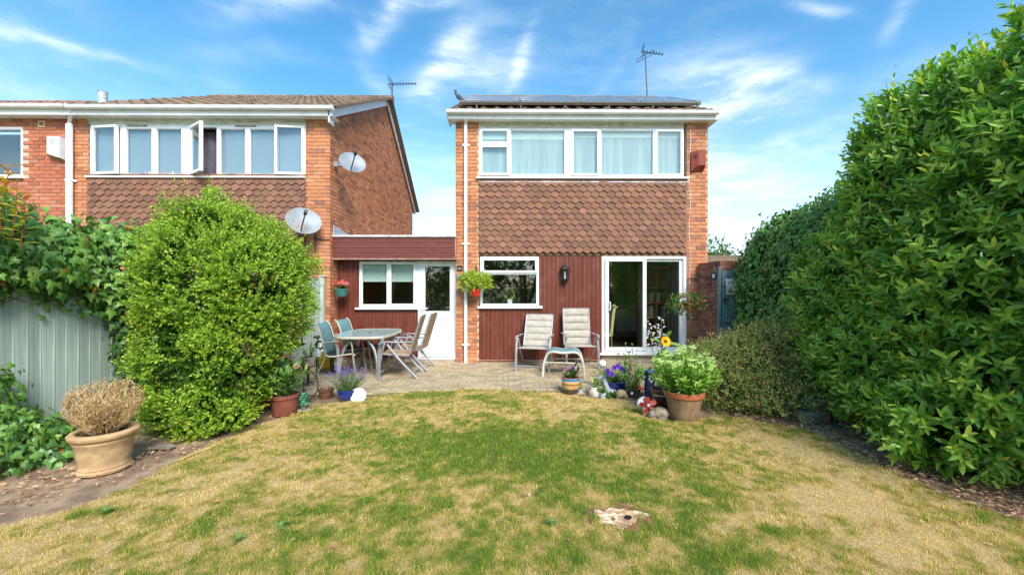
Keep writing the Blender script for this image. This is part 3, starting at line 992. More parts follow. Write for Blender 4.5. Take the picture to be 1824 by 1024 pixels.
    sx0, sx1 = XX(818, 8.6), XX(1251, 8.6)
    n = 4; pw = (sx1 - sx0) / n
    O = Matrix.Translation((0, 8.62, zE + (8.62 - yE) * tan(ang) + .17)) @ Matrix.Rotation(ang, 4, 'X')
    O0 = O.copy()
    for r in range(2):
        for i in range(n):
            xx0 = sx0 + i * pw + .01
            M = O @ Matrix.Translation((xx0, r * 1.02, 0))
            mb = MB().box(.03, pw - .05, .03, .97, -.004, .0)
            for a in range(1, 6):
                pass
            p = mb.build('solar_panel', msol, H, M)
            fr = MB(); fr.box(0, pw - .02, 0, .03, -.035, .008); fr.box(0, pw - .02, .97, 1.0, -.035, .008); fr.box(0, .03, .03, .97, -.035, .008); fr.box(pw - .05, pw - .02, .03, .97, -.035, .008)
            fr.build('panel_frame', MAT['alu'], p, M)
    rl = MB()
    for y in (.06, .94, 1.1, 1.95): rl.box(sx0 - .02, sx1 + .02, y, y + .04, -.085, -.037)
    rl = rl.build('panel_rail', MAT['alu'], H, O)
    for x in np.arange(sx0 + .35, sx1, .95):
        MB().box(x, x + .03, .02, .05, -.17, -.085).build('rail_hook', MAT['alu'], rl, O)
    # white cable down the right pier
    cb = MB().tube([(XX(1228, YM) + .02 * sin(i * 1.3), YM - .02, ZZ(222 + i * 22, YM)) for i in range(17)], .005, 5).build('white_cable', MAT['white'], H)
    return H


def build_link():
    Lk = thing('link_extension', 'single storey link with brown boarded fascia between the two houses', 'building', TR(XX(700, YL), YL, 0))
    x0, x1 = XX(590, 8.42), XX(812.3, 8.42)
    w0, w1 = XX(598, YL), XX(814, YL)
    w0 = min(w0, XX(588, YH) + .02)
    # fascia boards
    Yb = 8.40
    zt, zb = ZZ(422, Yb), ZZ(461.5, Yb)
    fb = MB().box(x0, x1, Yb + .03, Yb + .08, zb, zt).build('fascia', MAT['clad_h'], Lk)
    n = 4; h = (zt - zb - .03) / n
    V = []; F = []
    prof = [(0, .012), (.03, .0), (.45, .0), (.48, .008), (.52, .0), (.93, .0), (.97, .012), (1, .012)]
    for u, d in prof: V.append((0, d, u))
    for u, d in prof: V.append((1, d, u))
    for i in range(len(prof) - 1): F.append((i, len(prof) + i, len(prof) + i + 1, i + 1))
    pieces('fascia_board', V, F, MAT['clad_h'], fb, [Matrix.Translation((x0 + .02, Yb, zb + .015 + i * h)) @ Matrix.Diagonal((x1 - x0 - .04, 1, h, 1)) for i in range(n)])
    MB().box(x0, x1, Yb - .012, Yb + .03, zb - .012, zb + .014).box(x0, x0 + .02, Yb - .01, Yb + .03, zb + .014, zt - .014).box(x1 - .02, x1, Yb - .01, Yb + .03, zb + .014, zt - .014).build('edge_trim', MAT['clad_trim'], fb)
    MB().cbox(x0, x1 + .01, Yb - .03, Yb + .06, zt - .012, zt + .035, .008).build('roof_trim', M_('pale_roof_edge', s(206, 200, 196), s(176, 170, 166), 6, .5, coords='World'), fb)
    MB().box(XX(590, YH) + .01, XX(812.5, YM) - .005, Yb + .081, 15.5, zt - .12, zt - .01).build('flat_roof', MAT['lead'], Lk)
    MB().box(x0, x1, Yb + .03, YL + .05, zb + .002, zb + .02).build('soffit', MAT['white_old'], Lk)
    # wall behind
    wl = MB().box(w0, XX(745, YL), YL + .04, YL + .2, 0, ZZ(550, YL)).box(w0, XX(639, YL), YL + .04, YL + .2, ZZ(550, YL), zb + .01)
    wl.box(w0, XX(814, YL), YL + .1, YL + .2, ZZ(466, YL), zb + .01).box(w0, w1, YL + 3.0, YL + 3.1, 0, zt - .12)
    wl.box(w0, w1, YL + .2, YL + 3.0, -.0, .05).box(w0 - .1, w0, YL + .2, YL + 3, 0, zt - .12).box(w1, w1 + .1, YL + .2, YL + 3, 0, zt - .12)
    wl.build('wall', MAT['room'], Lk)
    MB().box(w0, XX(745, YL), YL + .01, YL + .04, 0, .1).box(XX(742, YL), w1, YL - .06, YL + .1, 0, .09).build('plinth', MAT['mortar_dark'], Lk)
    cl = MB().box(w0, XX(744, YL), YL - .012, YL + .03, .085, .105).build('cladding', MAT['clad_trim'], Lk)
    planks_v(cl, YL + .0, w0, XX(639.5, YL), .106, zb, MAT['clad'], .1)
    planks_v(cl, YL + .0, XX(640, YL), XX(744, YL), .106, ZZ(551.5, YL), MAT['clad'], .075)
    w = window(Lk, YL, (640, 745, 466, 547.5), [(644, 689.5, 469.5, 543, 'fixed'), (694, 740, 468, 544, 'sash')], sill=(634, 745, 547.5, 551))
    for (a, b) in ((644, 690), (694, 740)):
        MB().box(XX(a, YL), XX(b, YL), YL + .09, YL + .095, ZZ(501, YL), ZZ(468, YL)).box(XX(a, YL), XX(b, YL), YL + .085, YL + .1, ZZ(501.8, YL), ZZ(500, YL)).build('blind', MAT['blind_w'], w)
    # door
    Yd = YL - .01
    a0, a1 = XX(744.5, Yd), XX(813.5, Yd); t = ZZ(465.5, Yd); b = ZZ(636, Yd)
    mb = MB().box(a0, a0 + .075, Yd, Yd + .08, b, t).box(a1 - .075, a1, Yd, Yd + .08, b, t).box(a0 + .075, a1 - .075, Yd, Yd + .08, t - .065, t)
    mb.box(a0 - .01, a1, Yd - .06, Yd + .06, b - .035, b - .001)
    d = mb.build('back_door', MAT['white'], Lk)
    l0, l1 = XX(751, Yd), XX(808, Yd); lt = ZZ(469, Yd); lb = ZZ(635, Yd)
    g0, g1 = XX(757.5, Yd), XX(801.5, Yd)
    lf = MB()
    for c in frame_cells(l0, l1, lb, lt, [(g0, g1, ZZ(554, Yd), ZZ(474.5, Yd)), (g0, g1, ZZ(621, Yd), ZZ(568, Yd))]): lf.box(c[0], c[1], Yd - .012, Yd + .05, c[2], c[3])
    lf.build('door_leaf', MAT['white'], d)
    MB().box(g0, g1, Yd + .012, Yd + .024, ZZ(554, Yd), ZZ(474.5, Yd)).build('pane', MAT['glass'], d)
    MB().cbox(g0 + .001, g1 - .001, Yd + .006, Yd + .03, ZZ(621, Yd), ZZ(568, Yd), .006).build('lower_panel', MAT['white'], d)
    hx, hz = XX(753, Yd), ZZ(549, Yd)
    MB().cbox(hx - .018, hx + .018, Yd - .026, Yd - .013, hz - .11, hz + .04, .004).tube([(hx, Yd - .02, hz), (hx, Yd - .06, hz), (hx + .12, Yd - .062, hz - .002)], .01, 6).build('handle', MAT['white'], d)
    MB().box(hx - .006, hx + .006, Yd - .03, Yd - .025, hz - .09, hz - .06).build('keyhole', MAT['black'], d)
    # kitchen worktop and tap seen through the glass
    MB().box(w0, XX(742, YL), YL + .22, YL + .8, .8, .9).build('worktop', MAT['room'], Lk)
    tx = XX(716, YL)
    MB().tube([(tx, YL + .3, .9), (tx, YL + .3, 1.12), (tx + .03, YL + .3, 1.19), (tx + .1, YL + .3, 1.2), (tx + .14, YL + .3, 1.13)], .012, 6).build('kitchen_tap', MAT['chrome'], Lk)
    return Lk


def build_left_house():
    H = thing('end_terrace_house', 'left brick house with open casement window and brick gable end', 'house', TR(XX(400, YH), YH, 0))
    X0, X1 = XX(125, YH), XX(588.5, YH); xa, xb = XX(158, YH), XX(545, YH)
    zs = ZZ(214, YH)
    yb = 15.4
    wl = MB()
    wl.box(X0, xa, YH + .002, YH + .28, 0, zs); wl.box(xb, X1 - .013, YH + .002, YH + .28, 0, zs)
    wl.box(xa, xb, YH + .02, YH + .28, 0, ZZ(318, YH)); wl.box(xa, xb, YH + .1, YH + .28, ZZ(224, YH), zs)
    # gable polygon from the photograph: front eave, ridge, lower back eave
    yr, zr = 12.0, 7.12
    zbk = ZZ(372, yb)
    gy = [(YH + .28, 0), (yb, 0), (yb, zbk), (yr, zr - .02), (YH + .28, zs + .1)]
    wl.prism([(X1 - .25, y, z) for y, z in gy], (.25 - .013, 0, 0))
    wl.box(X0, X1 - .25, yb - .25, yb, 0, zbk - .2)
    wl.box(X0, X0 + .2, YH + .28, yb, 0, zs)
    wall = wl.build('wall', MAT['mortar'], H); recalc(wall)
    f1 = bricks((xb, YH), 0, X1 - xb - .0, 0, zs, phase=.05) + bricks((X0, YH), 0, xa - X0, 0, zs, phase=.07)
    def ins(u, z):
        y = YH + u
        top = lerp(zs + .1, zr - .1, (y - YH) / (yr - YH)) if y < yr else lerp(zr - .1, zbk, (y - yr) / (yb - yr))
        return z < top
    g1 = bricks((X1 - .012, YH + .001), pi / 2, yb - YH, 0, zr, inside=ins, phase=.1)
    def key(M):
        z = M.translation.z
        return (z < 1.7 and M.translation.y < 8.32) or z < 2.6 and M.translation.y > 8.32, (M.translation - CAMV).length
    pieces('brick', BV, BF, MAT['brick'], wall, f1 + g1, 300, key=key)
    # tiles, lead, window
    th = MB().box(xa + .002, xb - .002, YH + .0, YH + .019, ZZ(470, YH), ZZ(322, YH)).build('tile_backing', MAT['tile'], H)
    hung_tiles(th, xa + .002, xb - .002, ZZ(321, YH), ZZ(470, YH), YH - .012, MAT['tile'], w=.176, limit=300)
    MB().box(xa, xb, YH - .03, YH + .01, ZZ(323, YH), ZZ(319.3, YH)).build('lead_flashing', MAT['lead'], H)
    MB().box(xa, xb, YH - .006, YH + .1, ZZ(224.5, YH), ZZ(216.5, YH)).box(xa, xb, YH - .03, YH + .08, ZZ(218.5, YH), ZZ(214.4, YH)).build('head_board', MAT['white_old'], H)
    w = window(H, YH - .005, (161, 545, 224.5, 316.5), [(165, 214, 228, 312, 'sash', (7, 'L'), 'glass_wavy'), (224, 270, 231, 311.5, 'fixed'), (278, 323, 231, 311.5, 'fixed'), (338, 386, 229, 312.5, 'sash', (34, 'L'), None), (391, 437, 231, 311.5, 'fixed'),
                                                       (444, 489, 231, 311.5, 'fixed'), (493, 541, 227, 312, 'sash', (6, 'R'), None)], glass='glass_up', sill=(156, 546, 316.5, 319.4))
    for (a, b) in ((164, 330), (388, 543)):
        MB().box(XX(a, YH), XX(b, YH), YH + .075, YH + .08, ZZ(313, YH), ZZ(228, YH)).build('obscure_sheet', MAT['blind_b'], w)
    cu = MB(); pts = []
    for i in range(41):
        x = lerp(XX(330, YH), XX(392, YH), i / 40); pts.append((x, YH + .2 + .03 * sin(i * 1.9)))
    vs = [(x, y, ZZ(313, YH)) for x, y in pts] + [(x, y, ZZ(231, YH)) for x, y in pts]
    cu.add(vs, [(i, i + 1, 42 + i, 41 + i) for i in range(40)]); cu.build('curtain', MAT['curtain'], w, smooth=True)
    for (a, b) in ((227, 263), (420, 457)):
        MB().cbox(XX(a, YH), XX(b, YH), YH - .022, YH - .006, ZZ(228.3, YH), ZZ(225.6, YH), .003).build('trickle_vent', M_('beige_vent', s(150, 146, 130), s(130, 126, 112), 20, .5), w)
    MB().box(X0 + .2, X1 - .25, YH + .3, yb - .3, 2.4, 2.55).box(X0 + .2, X1 - .25, YH + 2.6, YH + 2.7, 2.55, zs).box(X0 + .2, X1 - .26, YH + .25, yb - .3, zs - .05, zs).build('room_lining', MAT['room'], H)
    # eaves
    yF = YH - .22
    fx0, fx1 = XX(125, 8.08), XX(592, 8.08)
    zt, zb = ZZ(196, yF), ZZ(207.5, yF)
    MB().box(fx0, fx1, yF, yF + .02, zb, zt + .04).build('fascia', MAT['white'], H)
    MB().box(fx0, fx1, yF + .021, YH + .12, zb + .004, zb + .016).build('soffit', MAT['white'], H)
    gutter_run(H, fx0, XX(593, 8.0), yF - .11, ZZ(188.2, yF - .11), MAT['white'], [XX(p, 8.0) for p in (207, 217, 302, 391, 485, 573)])
    zE = ZZ(192, yF); yE = yF - .05
    vx = XX(600, 8.1)      # verge
    rf = MB().add([(fx0, yE + .05, zE - .03), (vx, yE + .05, zE - .03), (vx, yr, zr + .06), (fx0, yr, zr + .06), (vx, yb + .25, zbk - .1), (fx0, yb + .25, zbk - .1)], [(0, 1, 2, 3), (3, 2, 4, 5)]).build('roof', MAT['rooftile'], H)
    roof_tiles(rf, fx0, vx, yE, zE - .02, yr, zr + .08, MAT['rooftile'], 300)
    V, F = roof_tile_proto()
    ang = atan2(zr + .08 - zbk + .1, yr - yb - .25)
    for x in np.arange(fx0, vx - .2, .44):
        MB().tube([(x, yr, zr + .05), (x + .43, yr, zr + .05)], .11, 8).build('ridge_tile', MAT['rooftile'], rf)
    # verge boards
    vb = MB().prism([(X1 + .05, yF + .02, zE - .22), (X1 + .05, yF + .02, zE - .04), (X1 + .05, yr, zr + .055), (X1 + .05, yr, zr - .14)], (.025, 0, 0))
    vb.prism([(X1 + .05, yF - .0, zE - .30), (X1 + .05, yF - .0, zE + .0), (X1 + .05, yF + .12, zE + .06), (X1 + .05, yF + .24, zE - .30)], (.024, 0, 0))
    o = vb.build('verge_board', MAT['white'], rf); recalc(o)
    o = MB().prism([(X1 + .05, yr, zr - .14), (X1 + .05, yr, zr + .055), (X1 + .05, yb + .2, zbk + .0), (X1 + .05, yb + .2, zbk - .2)], (.025, 0, 0)).build('verge_board', MAT['white'], rf); recalc(o)
    o = MB().prism([(X1 - .02, yE + .1, zE - .16), (X1 - .02, yr, zr - .12), (X1 - .02, yr, zr - .09), (X1 - .02, yE + .1, zE - .13)], (.07, 0, 0)).prism([(X1 - .02, yr, zr - .12), (X1 - .02, yb + .15, zbk - .17), (X1 - .02, yb + .15, zbk - .14), (X1 - .02, yr, zr - .09)], (.07, 0, 0)).build('verge_soffit', M_('brown_verge_soffit', s(140, 104, 84), s(120, 88, 72), 6, .6), rf); recalc(o)
    # a mortared verge under the end tiles
    o = MB().prism([(vx - .05, yE + .05, zE - .02), (vx - .05, yr, zr + .05), (vx - .05, yr, zr + .1), (vx - .05, yE + .05, zE + .04)], (.06, 0, 0)).build('verge_tile_edge', MAT['rooftile'], rf); recalc(o)
    # stepped lead where the link roof meets the gable
    pts = [(X1 + .006, 8.42, 2.66), (X1 + .006, 8.42, ZZ(402, 8.42)), (X1 + .006, 9.6, 2.7 + .05), (X1 + .006, 9.6, 2.66)]
    o = MB().prism(pts, (.012, 0, 0)).build('lead_flashing', MAT['lead'], H); recalc(o)
    MB().tube([(XX(560, YH), YH - .02, ZZ(408, YH)), (XX(561, YH), YH - .02, ZZ(425, YH)), (XX(575, YH), YH - .02, ZZ(428, YH)), (XX(590, YH), YH - .03, ZZ(427, YH))], .007, 5).tube([(XX(562.5, YH), YH - .02, ZZ(420, YH)), (XX(562.5, YH), YH - .02, .3)], .006, 5).build('black_cable', MAT['black'], H)
    return H


def build_far_left_house():
    H = thing('terrace_house', 'red brick house at the left edge with white boiler vent', 'house', TR(XX(40, YH), YH, 0))
    X0, X1 = -13.0, XX(124.7, YH) - .004
    zs = ZZ(214, YH)
    wx0, wx1 = XX(-60, YH), XX(40, YH); wz0, wz1 = ZZ(318, YH), ZZ(230, YH)
    wl = MB()
    for c in frame_cells(X0, X1, 0, zs, [(wx0, wx1, wz0, wz1)]): wl.box(c[0], c[1], YH + .002, YH + .28, c[2], c[3])
    wl.box(X0, X1, 15.0, 15.2, 0, zs)
    wall = wl.build('wall', MAT['mortar'], H)
    hole = lambda u, z: not (wx0 - X0 - .06 < u < wx1 - X0 + .06 and wz0 - .02 < z < wz1 + .02)
    b = bricks((X0, YH), 0, X1 - X0, 0, zs, inside=hole)
    pieces('brick', BV, BF, MAT['brick2'], wall, b, 300, key=lambda M: (M.translation.z < 2.2 or M.translation.x < -11, (M.translation - CAMV).length))
    w = window(H, YH - .002, (-60, 40, 230, 318), [(-56, 37, 233, 314, 'fixed')], sill=(-64, 44, 318, 321))
    MB().box(wx0, wx1, YH + .4, YH + .41, wz0, wz1).build('dim_room_sheet', M_('dim_room', s(60, 66, 64), s(48, 54, 52), 3, .9), w)  # dark sheet behind the glass, painting the dimness of the room
    yF = YH - .22
    zt, zb = ZZ(196, yF), ZZ(207.5, yF); fx1 = XX(124.6, 8.08) - .004
    MB().box(X0, fx1, yF, yF + .02, zb, zt + .04).build('fascia', MAT['white'], H)
    MB().box(X0, fx1, yF + .021, YH + .12, zb + .004, zb + .016).build('soffit', MAT['white'], H)
    gutter_run(H, X0, fx1 - .02, yF - .11, ZZ(186.8, yF - .11), MAT['white'], [XX(p, 8.0) for p in (22, 105, 118)])
    zE = ZZ(191, yF); yE = yF - .05; yr, zr = 12.0, 7.0
    rf = MB().add([(X0, yE + .05, zE - .03), (fx1, yE + .05, zE - .03), (fx1, yr, zr), (X0, yr, zr), (fx1, 15.5, 4.9), (X0, 15.5, 4.9)], [(0, 1, 2, 3), (3, 2, 4, 5)]).build('roof', MAT['rooftile2'], H)
    roof_tiles(rf, X0, fx1, yE, zE - .02, yr, zr + .02, MAT['rooftile2'], 160)
    downpipe(H, 131, 226, 430, YH, YH - .02, (325,), (XX(114, 8.0), ZZ(196, 8.0)), w=.11)
    # small square flue terminal and white boiler vent hood
    x, z = XX(76.5, YH), ZZ(225, YH)
    f = MB(); ring(f, x - .07, x + .07, YH - .03, YH + .01, z - .065, z + .065, .025); f.build('air_vent', M_('cream_plastic', s(206, 190, 150), s(190, 172, 130), 10, .5), H)
    MB().box(x - .05, x + .05, YH - .012, YH - .005, z - .045, z + .045).build('vent_hole', MAT['black'], H)
    return H


def build_fixings():
    # white hood on the left brickwork
    Y = YH - .02
    x0, x1, zt, zb = XX(84.5, Y), XX(117.5, Y), ZZ(250, Y), ZZ(288, Y)
    t = thing('heater_vent_cover', 'white plastic vent cover on red brick wall beside the downpipe', 'vent cover', TR((x0 + x1) / 2, Y, zb))
    d = .13; xm = lerp(x0, x1, .36)
    vs = [(x0, Y, zb + .1), (xm, Y - d, zb + .1), (x1, Y - d, zb + .02), (x1, Y, zb + .0), (x0, Y, zt), (xm, Y - d, zt), (x1, Y - d, zt), (x1, Y, zt), (x0, Y, zb)]
    o = MB().add(vs, [(0, 1, 5, 4), (1, 2, 6, 5), (2, 3, 7, 6), (4, 5, 6, 7), (0, 3, 2, 1), (0, 4, 7, 3)]).build('cover', MAT['white'], t); recalc(o)
    for i in range(3):
        z = zt - .06 - i * .035
        MB().obox(Matrix.Translation((lerp(xm, x1, .48), Y - d - .001, z)) @ Matrix.Rotation(radians(8), 4, 'Y'), .1, .004, .011).build('slot', MAT['black'], t)
    # satellite dishes
    def dish(name, label, px, py, Yd, rx, wall, rusty=None):
        c = P(px, py, Yd)
        t = thing(name, label, 'satellite dish', TR(c), 'satellite dishes on the left house')
        # dish faces the camera side, up and a little right
        dirv = Vector((.50, -.78, .36)).normalized()
        Q = Matrix.Translation(c) @ dirv.to_track_quat('Z', 'Y').to_matrix().to_4x4() @ Matrix.Rotation(radians(-14), 4, 'Z')
        mb = MB(); n = 36; V = []; F = []
        for i in range(7):
            r = i / 6
            for k in range(n):
                a = 2 * pi * k / n
                V.append((cos(a) * r * rx, sin(a) * r * rx * .88, r * r * .05 - .05))
        for i in range(6):
            for k in range(n):
                k2 = (k + 1) % n; F.append((i * n + k, (i + 1) * n + k, (i + 1) * n + k2, i * n + k2))
        nb = len(V)
        V2 = [(x * 1.01, y * 1.01, z - .008) for x, y, z in V]
        F2 = [tuple(reversed([q + nb for q in f])) for f in F]
        rim = [(6 * n + k, nb + 6 * n + k, nb + 6 * n + (k + 1) % n, 6 * n + (k + 1) % n) for k in range(n)]
        mb.add(V + V2, F + F2 + rim)
        mb.build('dish', rusty or M_('grey_dish_paint', s(140, 150, 158), s(128, 138, 146), 3, .5, dirt=(s(120, 124, 120), .4)), t, Q, smooth=True)
        MB().tube([(0, -rx * .75, -.02), (0, -rx * .62, .14), (0, -.02, .27)], .012, 6).build('arm', MAT['black'], t, Q)
        MB().cbox(-.03, .03, -.03, .05, .25, .34, .01).build('receiver', MAT['black'], t, Q)
        b = Q @ Vector((0, 0, -.06))
        MB().tube([b, b + Vector((-.05, .12, -.05)), wall], .022, 8).cbox(wall.x - .04, wall.x + .04, wall.y - .04, wall.y + .04, wall.z - .06, wall.z + .06, .01).build('bracket', MAT['alu'], t)
    Xg = XX(588.5, YH)
    dish('satellite_dish', 'clean grey satellite dish high on the brick gable end', 628, 289, 8.35, .265, Vector((Xg + .03, 8.5, ZZ(292, 8.42))))
    rust = M_('rust_stained_dish_paint', s(142, 152, 158), s(130, 140, 146), 3, .5, dirt=(s(170, 124, 70), .9), dirt_scale=2.6)
    dish('satellite_dish', 'rust stained grey satellite dish beside the big round green shrub', 541, 393, 7.9, .32, Vector((XX(569, YH), YH - .03, ZZ(402, YH))), rust)
    # aerials
    def aerial(label, base, top, boom_dir, L, nel, tilt=0, grid=False):
        t = thing('television_aerial', label, 'aerial', TR(base))
        MB().tube([base, top], .018, 6).build('mast', MAT['black'], t)
        b0 = top + Vector((0, 0, -.04)); bd = Vector(boom_dir).normalized()
        MB().tube([b0 - bd * .12, b0 + bd * L], .012, 5).build('boom', MAT['black'], t)
        up = Vector((0, 0, 1)) if not grid else Vector((.25, 0, 1)).normalized()
        for i in range(nel):
            p = b0 + bd * (L * (i + .6) / nel)
            h = .085 * (1 - .4 * i / nel)
            MB().tube([p - up * h * .7, p + up * h], .006, 4).tube([p + Vector((0, -.09, 0)), p + Vector((0, .09, 0))], .006, 4).build('element', MAT['black'], t)
        rf = MB()
        for zz in (-.12, -.06, .06, .12, .17):
            rf.tube([b0 + Vector((-.02, -.2, zz)) - bd * .06, b0 + Vector((.02, .2, zz)) - bd * .06], .006, 4)
        rf.tube([b0 + Vector((0, 0, -.14)) - bd * .06, b0 + Vector((0, 0, .19)) - bd * .06], .008, 4)
        rf.build('reflector', MAT['black'], t)
        if grid:
            MB().tube([b0 + Vector((-.25, 0, -.22)), b0 + Vector((.28, 0, .06))], .008, 4).tube([b0 + Vector((-.25, 0, -.32)), b0 + Vector((.28, 0, -.04))], .008, 4).tube([b0 + Vector((-.25, 0, -.32)), b0 + Vector((-.25, 0, -.22))], .008, 4).tube([b0 + Vector((.28, 0, -.04)), b0 + Vector((.28, 0, .06))], .008, 4).build('side_frame', MAT['black'], t)
    aerial('thin black television aerial at the gable ridge of the left house', P(698, 186, 12.0) + Vector((0, 0, -.1)), P(698.5, 148, 12.0), (1, -.1, -.03), .74, 8)
    aerial('tall black television aerial mast above the solar panels', P(1154, 176, 12.3) + Vector((0, 0, -.35)), P(1149, 91, 12.3), (1, -.25, -.28), .55, 6, grid=True)
    # alarm box on the right pier
    Y = YM - .02
    x0, x1, zt, zb = XX(1229.5, Y), XX(1252, Y), ZZ(271, Y), ZZ(305.5, Y)
    t = thing('alarm_box', 'wooden red-brown bird box shaped alarm on the right brick pier', 'wall box', TR((x0 + x1) / 2, Y, zb))
    xm = lerp(x0, x1, .42); d = .13
    m = M_('red_stained_wood', s(146, 66, 42), s(118, 50, 34), 6, .7, .3, 40, stretch=(8, 8, 1))
    vs = [(x0, Y, zb), (x0, Y - .05, zb), (xm, Y - d, zb + .10), (x1, Y - d, zb + .10), (x1, Y, zb), (x0, Y, zt), (x0, Y - .05, zt), (xm, Y - d, zt), (x1, Y - d, zt), (x1, Y, zt)]
    o = MB().add(vs, [(0, 1, 6, 5), (1, 2, 7, 6), (2, 3, 8, 7), (3, 4, 9, 8), (5, 6, 7, 8, 9), (0, 4, 3, 2, 1)]).build('box', m, t); recalc(o)
    for i in range(3):
        MB().obox(Matrix.Translation((lerp(x0, xm, .55), Y - .098, zt - .09 - i * .03)) @ Matrix.Rotation(radians(-40), 4, 'Z'), .05, .004, .012).build('slot', MAT['black'], t)
    # wall lantern
    c = P(1006.5, 488, YM - .1); Yw = YM - .0
    t = thing('wall_lantern', 'black half lantern wall light on the red cladding', 'wall light', TR(c.x, Yw, c.z))
    M = TR(c.x, YM - .075, c.z)
    def hexl(prof): return MB().lathe(prof, 6)
    hexl([(.02, .19), (.05, .165), (.105, .115), (.108, .10), (.095, .095)]).tube([(0, 0, .19), (0, 0, .24)], [.012, .003], 6).build('lantern_roof', MAT['iron'], t, M)
    hexl([(.02, -.2), (.05, -.175), (.055, -.15), (.085, -.125), (.088, -.115)]).build('lantern_base', MAT['iron'], t, M)
    fr = MB()
    for k in range(6):
        a = 2 * pi * k / 6
        fr.tube([(cos(a) * .084, sin(a) * .084, -.12), (cos(a) * .094, sin(a) * .094, .1)], .008, 4)
    fr.build('lantern_bars', MAT['iron'], t, M)
    hexl([(.080, -.118), (.090, .098)]).build('lantern_glass', glass_mat('lantern_glass', k=1.5), t, M)
    MB().tube([(0, 0, -.1), (0, 0, -.03)], .015, 8).tube([(0, 0, -.03), (0, 0, .05)], [.012, .022], 8).build('bulb', MAT['white'], t, M)
    MB().cbox(-.04, .04, .035, .073, -.16, .1, .008).build('back_plate', MAT['iron'], t, M)
    # small key boxes by the back door
    for (px, py, nm, lab) in ((819, 477.5, 'motion_sensor', 'upper small black and grey box beside the back door'), (819, 493, 'key_safe', 'lower small grey key safe beside the back door')):
        c = P(px, py, YM)
        t = thing(nm, lab, 'wall box', TR(c))
        MB().cbox(c.x - .055, c.x + .055, YM - .045, YM - .013, c.z - .055, c.z + .055, .01).build('case', MAT['black'] if py < 480 else MAT['alu'], t)
        MB().cbox(c.x - .04, c.x + .04, YM - .052, YM - .044, c.z - .035, c.z + .0, .003).build('face', MAT['alu'] if py < 480 else MAT['black'], t)
    # pigeon on the left end of the roof
    c = P(818.5, 178, 8.72)
    pm = M_('slate_feathers', s(70, 72, 84), s(92, 94, 104), 10, .8)
    b = MB().sphere((0, 0, .1), (.14, .07, .075), M=Matrix.Rotation(radians(35), 3, 'Y')).sphere((-.11, 0, .22), (.045, .04, .06)).sphere((-.12, 0, .285), (.042, .036, .036)).sphere((-.17, 0, .28), (.025, .01, .01))
    b.sphere((.15, 0, .02), (.12, .04, .02), M=Matrix.Rotation(radians(30), 3, 'Y')).tube([(0, .02, .06), (0, .02, -.03)], .009, 5).tube([(0, -.02, .06), (0, -.02, -.03)], .009, 5)
    o = b.build('pigeon', pm, None, TR(c.x, c.y, c.z - .02, .15, .72)); remesh(o, .012)
    tag(o, 'dark grey pigeon perched on the left end of the roof', 'bird')
    # metal flue on the left roof
    c = P(183, 188, 8.35)
    t = thing('flue_pipe', 'short grey metal flue pipe on the left roof', 'flue', TR(c))
    MB().lathe([(.075, -.15), (.075, .27), (.068, .27), (.068, 0)], 16, c).build('pipe', MAT['lead'], t, smooth=True)
    MB().lathe([(.078, .26), (.082, .275), (.066, .275)], 16, c, cap0=False).build('collar', MAT['lead'], t, smooth=True)


def remesh(o, vox, smooth=True):
    m = o.modifiers.new('remesh', 'REMESH'); m.mode = 'VOXEL'; m.voxel_size = vox; m.use_smooth_shade = smooth
    m2 = o.modifiers.new('smooth', 'SMOOTH'); m2.factor = .5; m2.iterations = 4
    return o

# ------------------------------------------------------------------ foliage tools
LEAF = {
    'oval': ([(0, 0, 0), (.28, .17, .05), (.28, 0, 0), (.28, -.17, .05), (.68, .15, .03), (.68, 0, -.03), (.68, -.15, .03), (1, 0, -.09)],
             [(0, 2, 1), (0, 3, 2), (2, 5, 4, 1), (3, 6, 5, 2), (5, 7, 4), (6, 7, 5)]),
    'small': ([(0, 0, 0), (.5, .3, .08), (1, 0, 0), (.5, -.3, .08), (.5, 0, 0)], [(0, 4, 1), (4, 2, 1), (0, 3, 4), (3, 2, 4)]),
    'quad': ([(0, 0, 0), (.5, .31, .05), (1, 0, 0), (.5, -.31, .05)], [(0, 3, 2, 1)]),
    'ivy': ([(0, 0, 0), (-.12, .28, -.02), (.22, .5, -.08), (.38, .24, 0), (1, 0, -.12), (.38, -.24, 0), (.22, -.5, -.08), (-.12, -.28, -.02), (.3, 0, .06)],
            [(8, 0, 1), (8, 1, 2), (8, 2, 3), (8, 3, 4), (8, 4, 5), (8, 5, 6), (8, 6, 7), (8, 7, 0)]),
    'round': ([(0, 0, 0), (.2, .34, .08), (.65, .4, .1), (1, .0, .02), (.65, -.4, .1), (.2, -.34, .08), (.5, 0, -.02)], [(0, 6, 1), (1, 6, 2), (2, 6, 3), (3, 6, 4), (4, 6, 5), (5, 6, 0)]),
    'blade': ([(0, .05, 0), (0, -.05, 0), (.5, .06, .06), (.5, -.06, .06), (1, 0, -.05)], [(0, 1, 3, 2), (2, 3, 4)]),
}


def nrmz(a):
    return a / np.maximum(np.linalg.norm(a, axis=-1, keepdims=True), 1e-9)


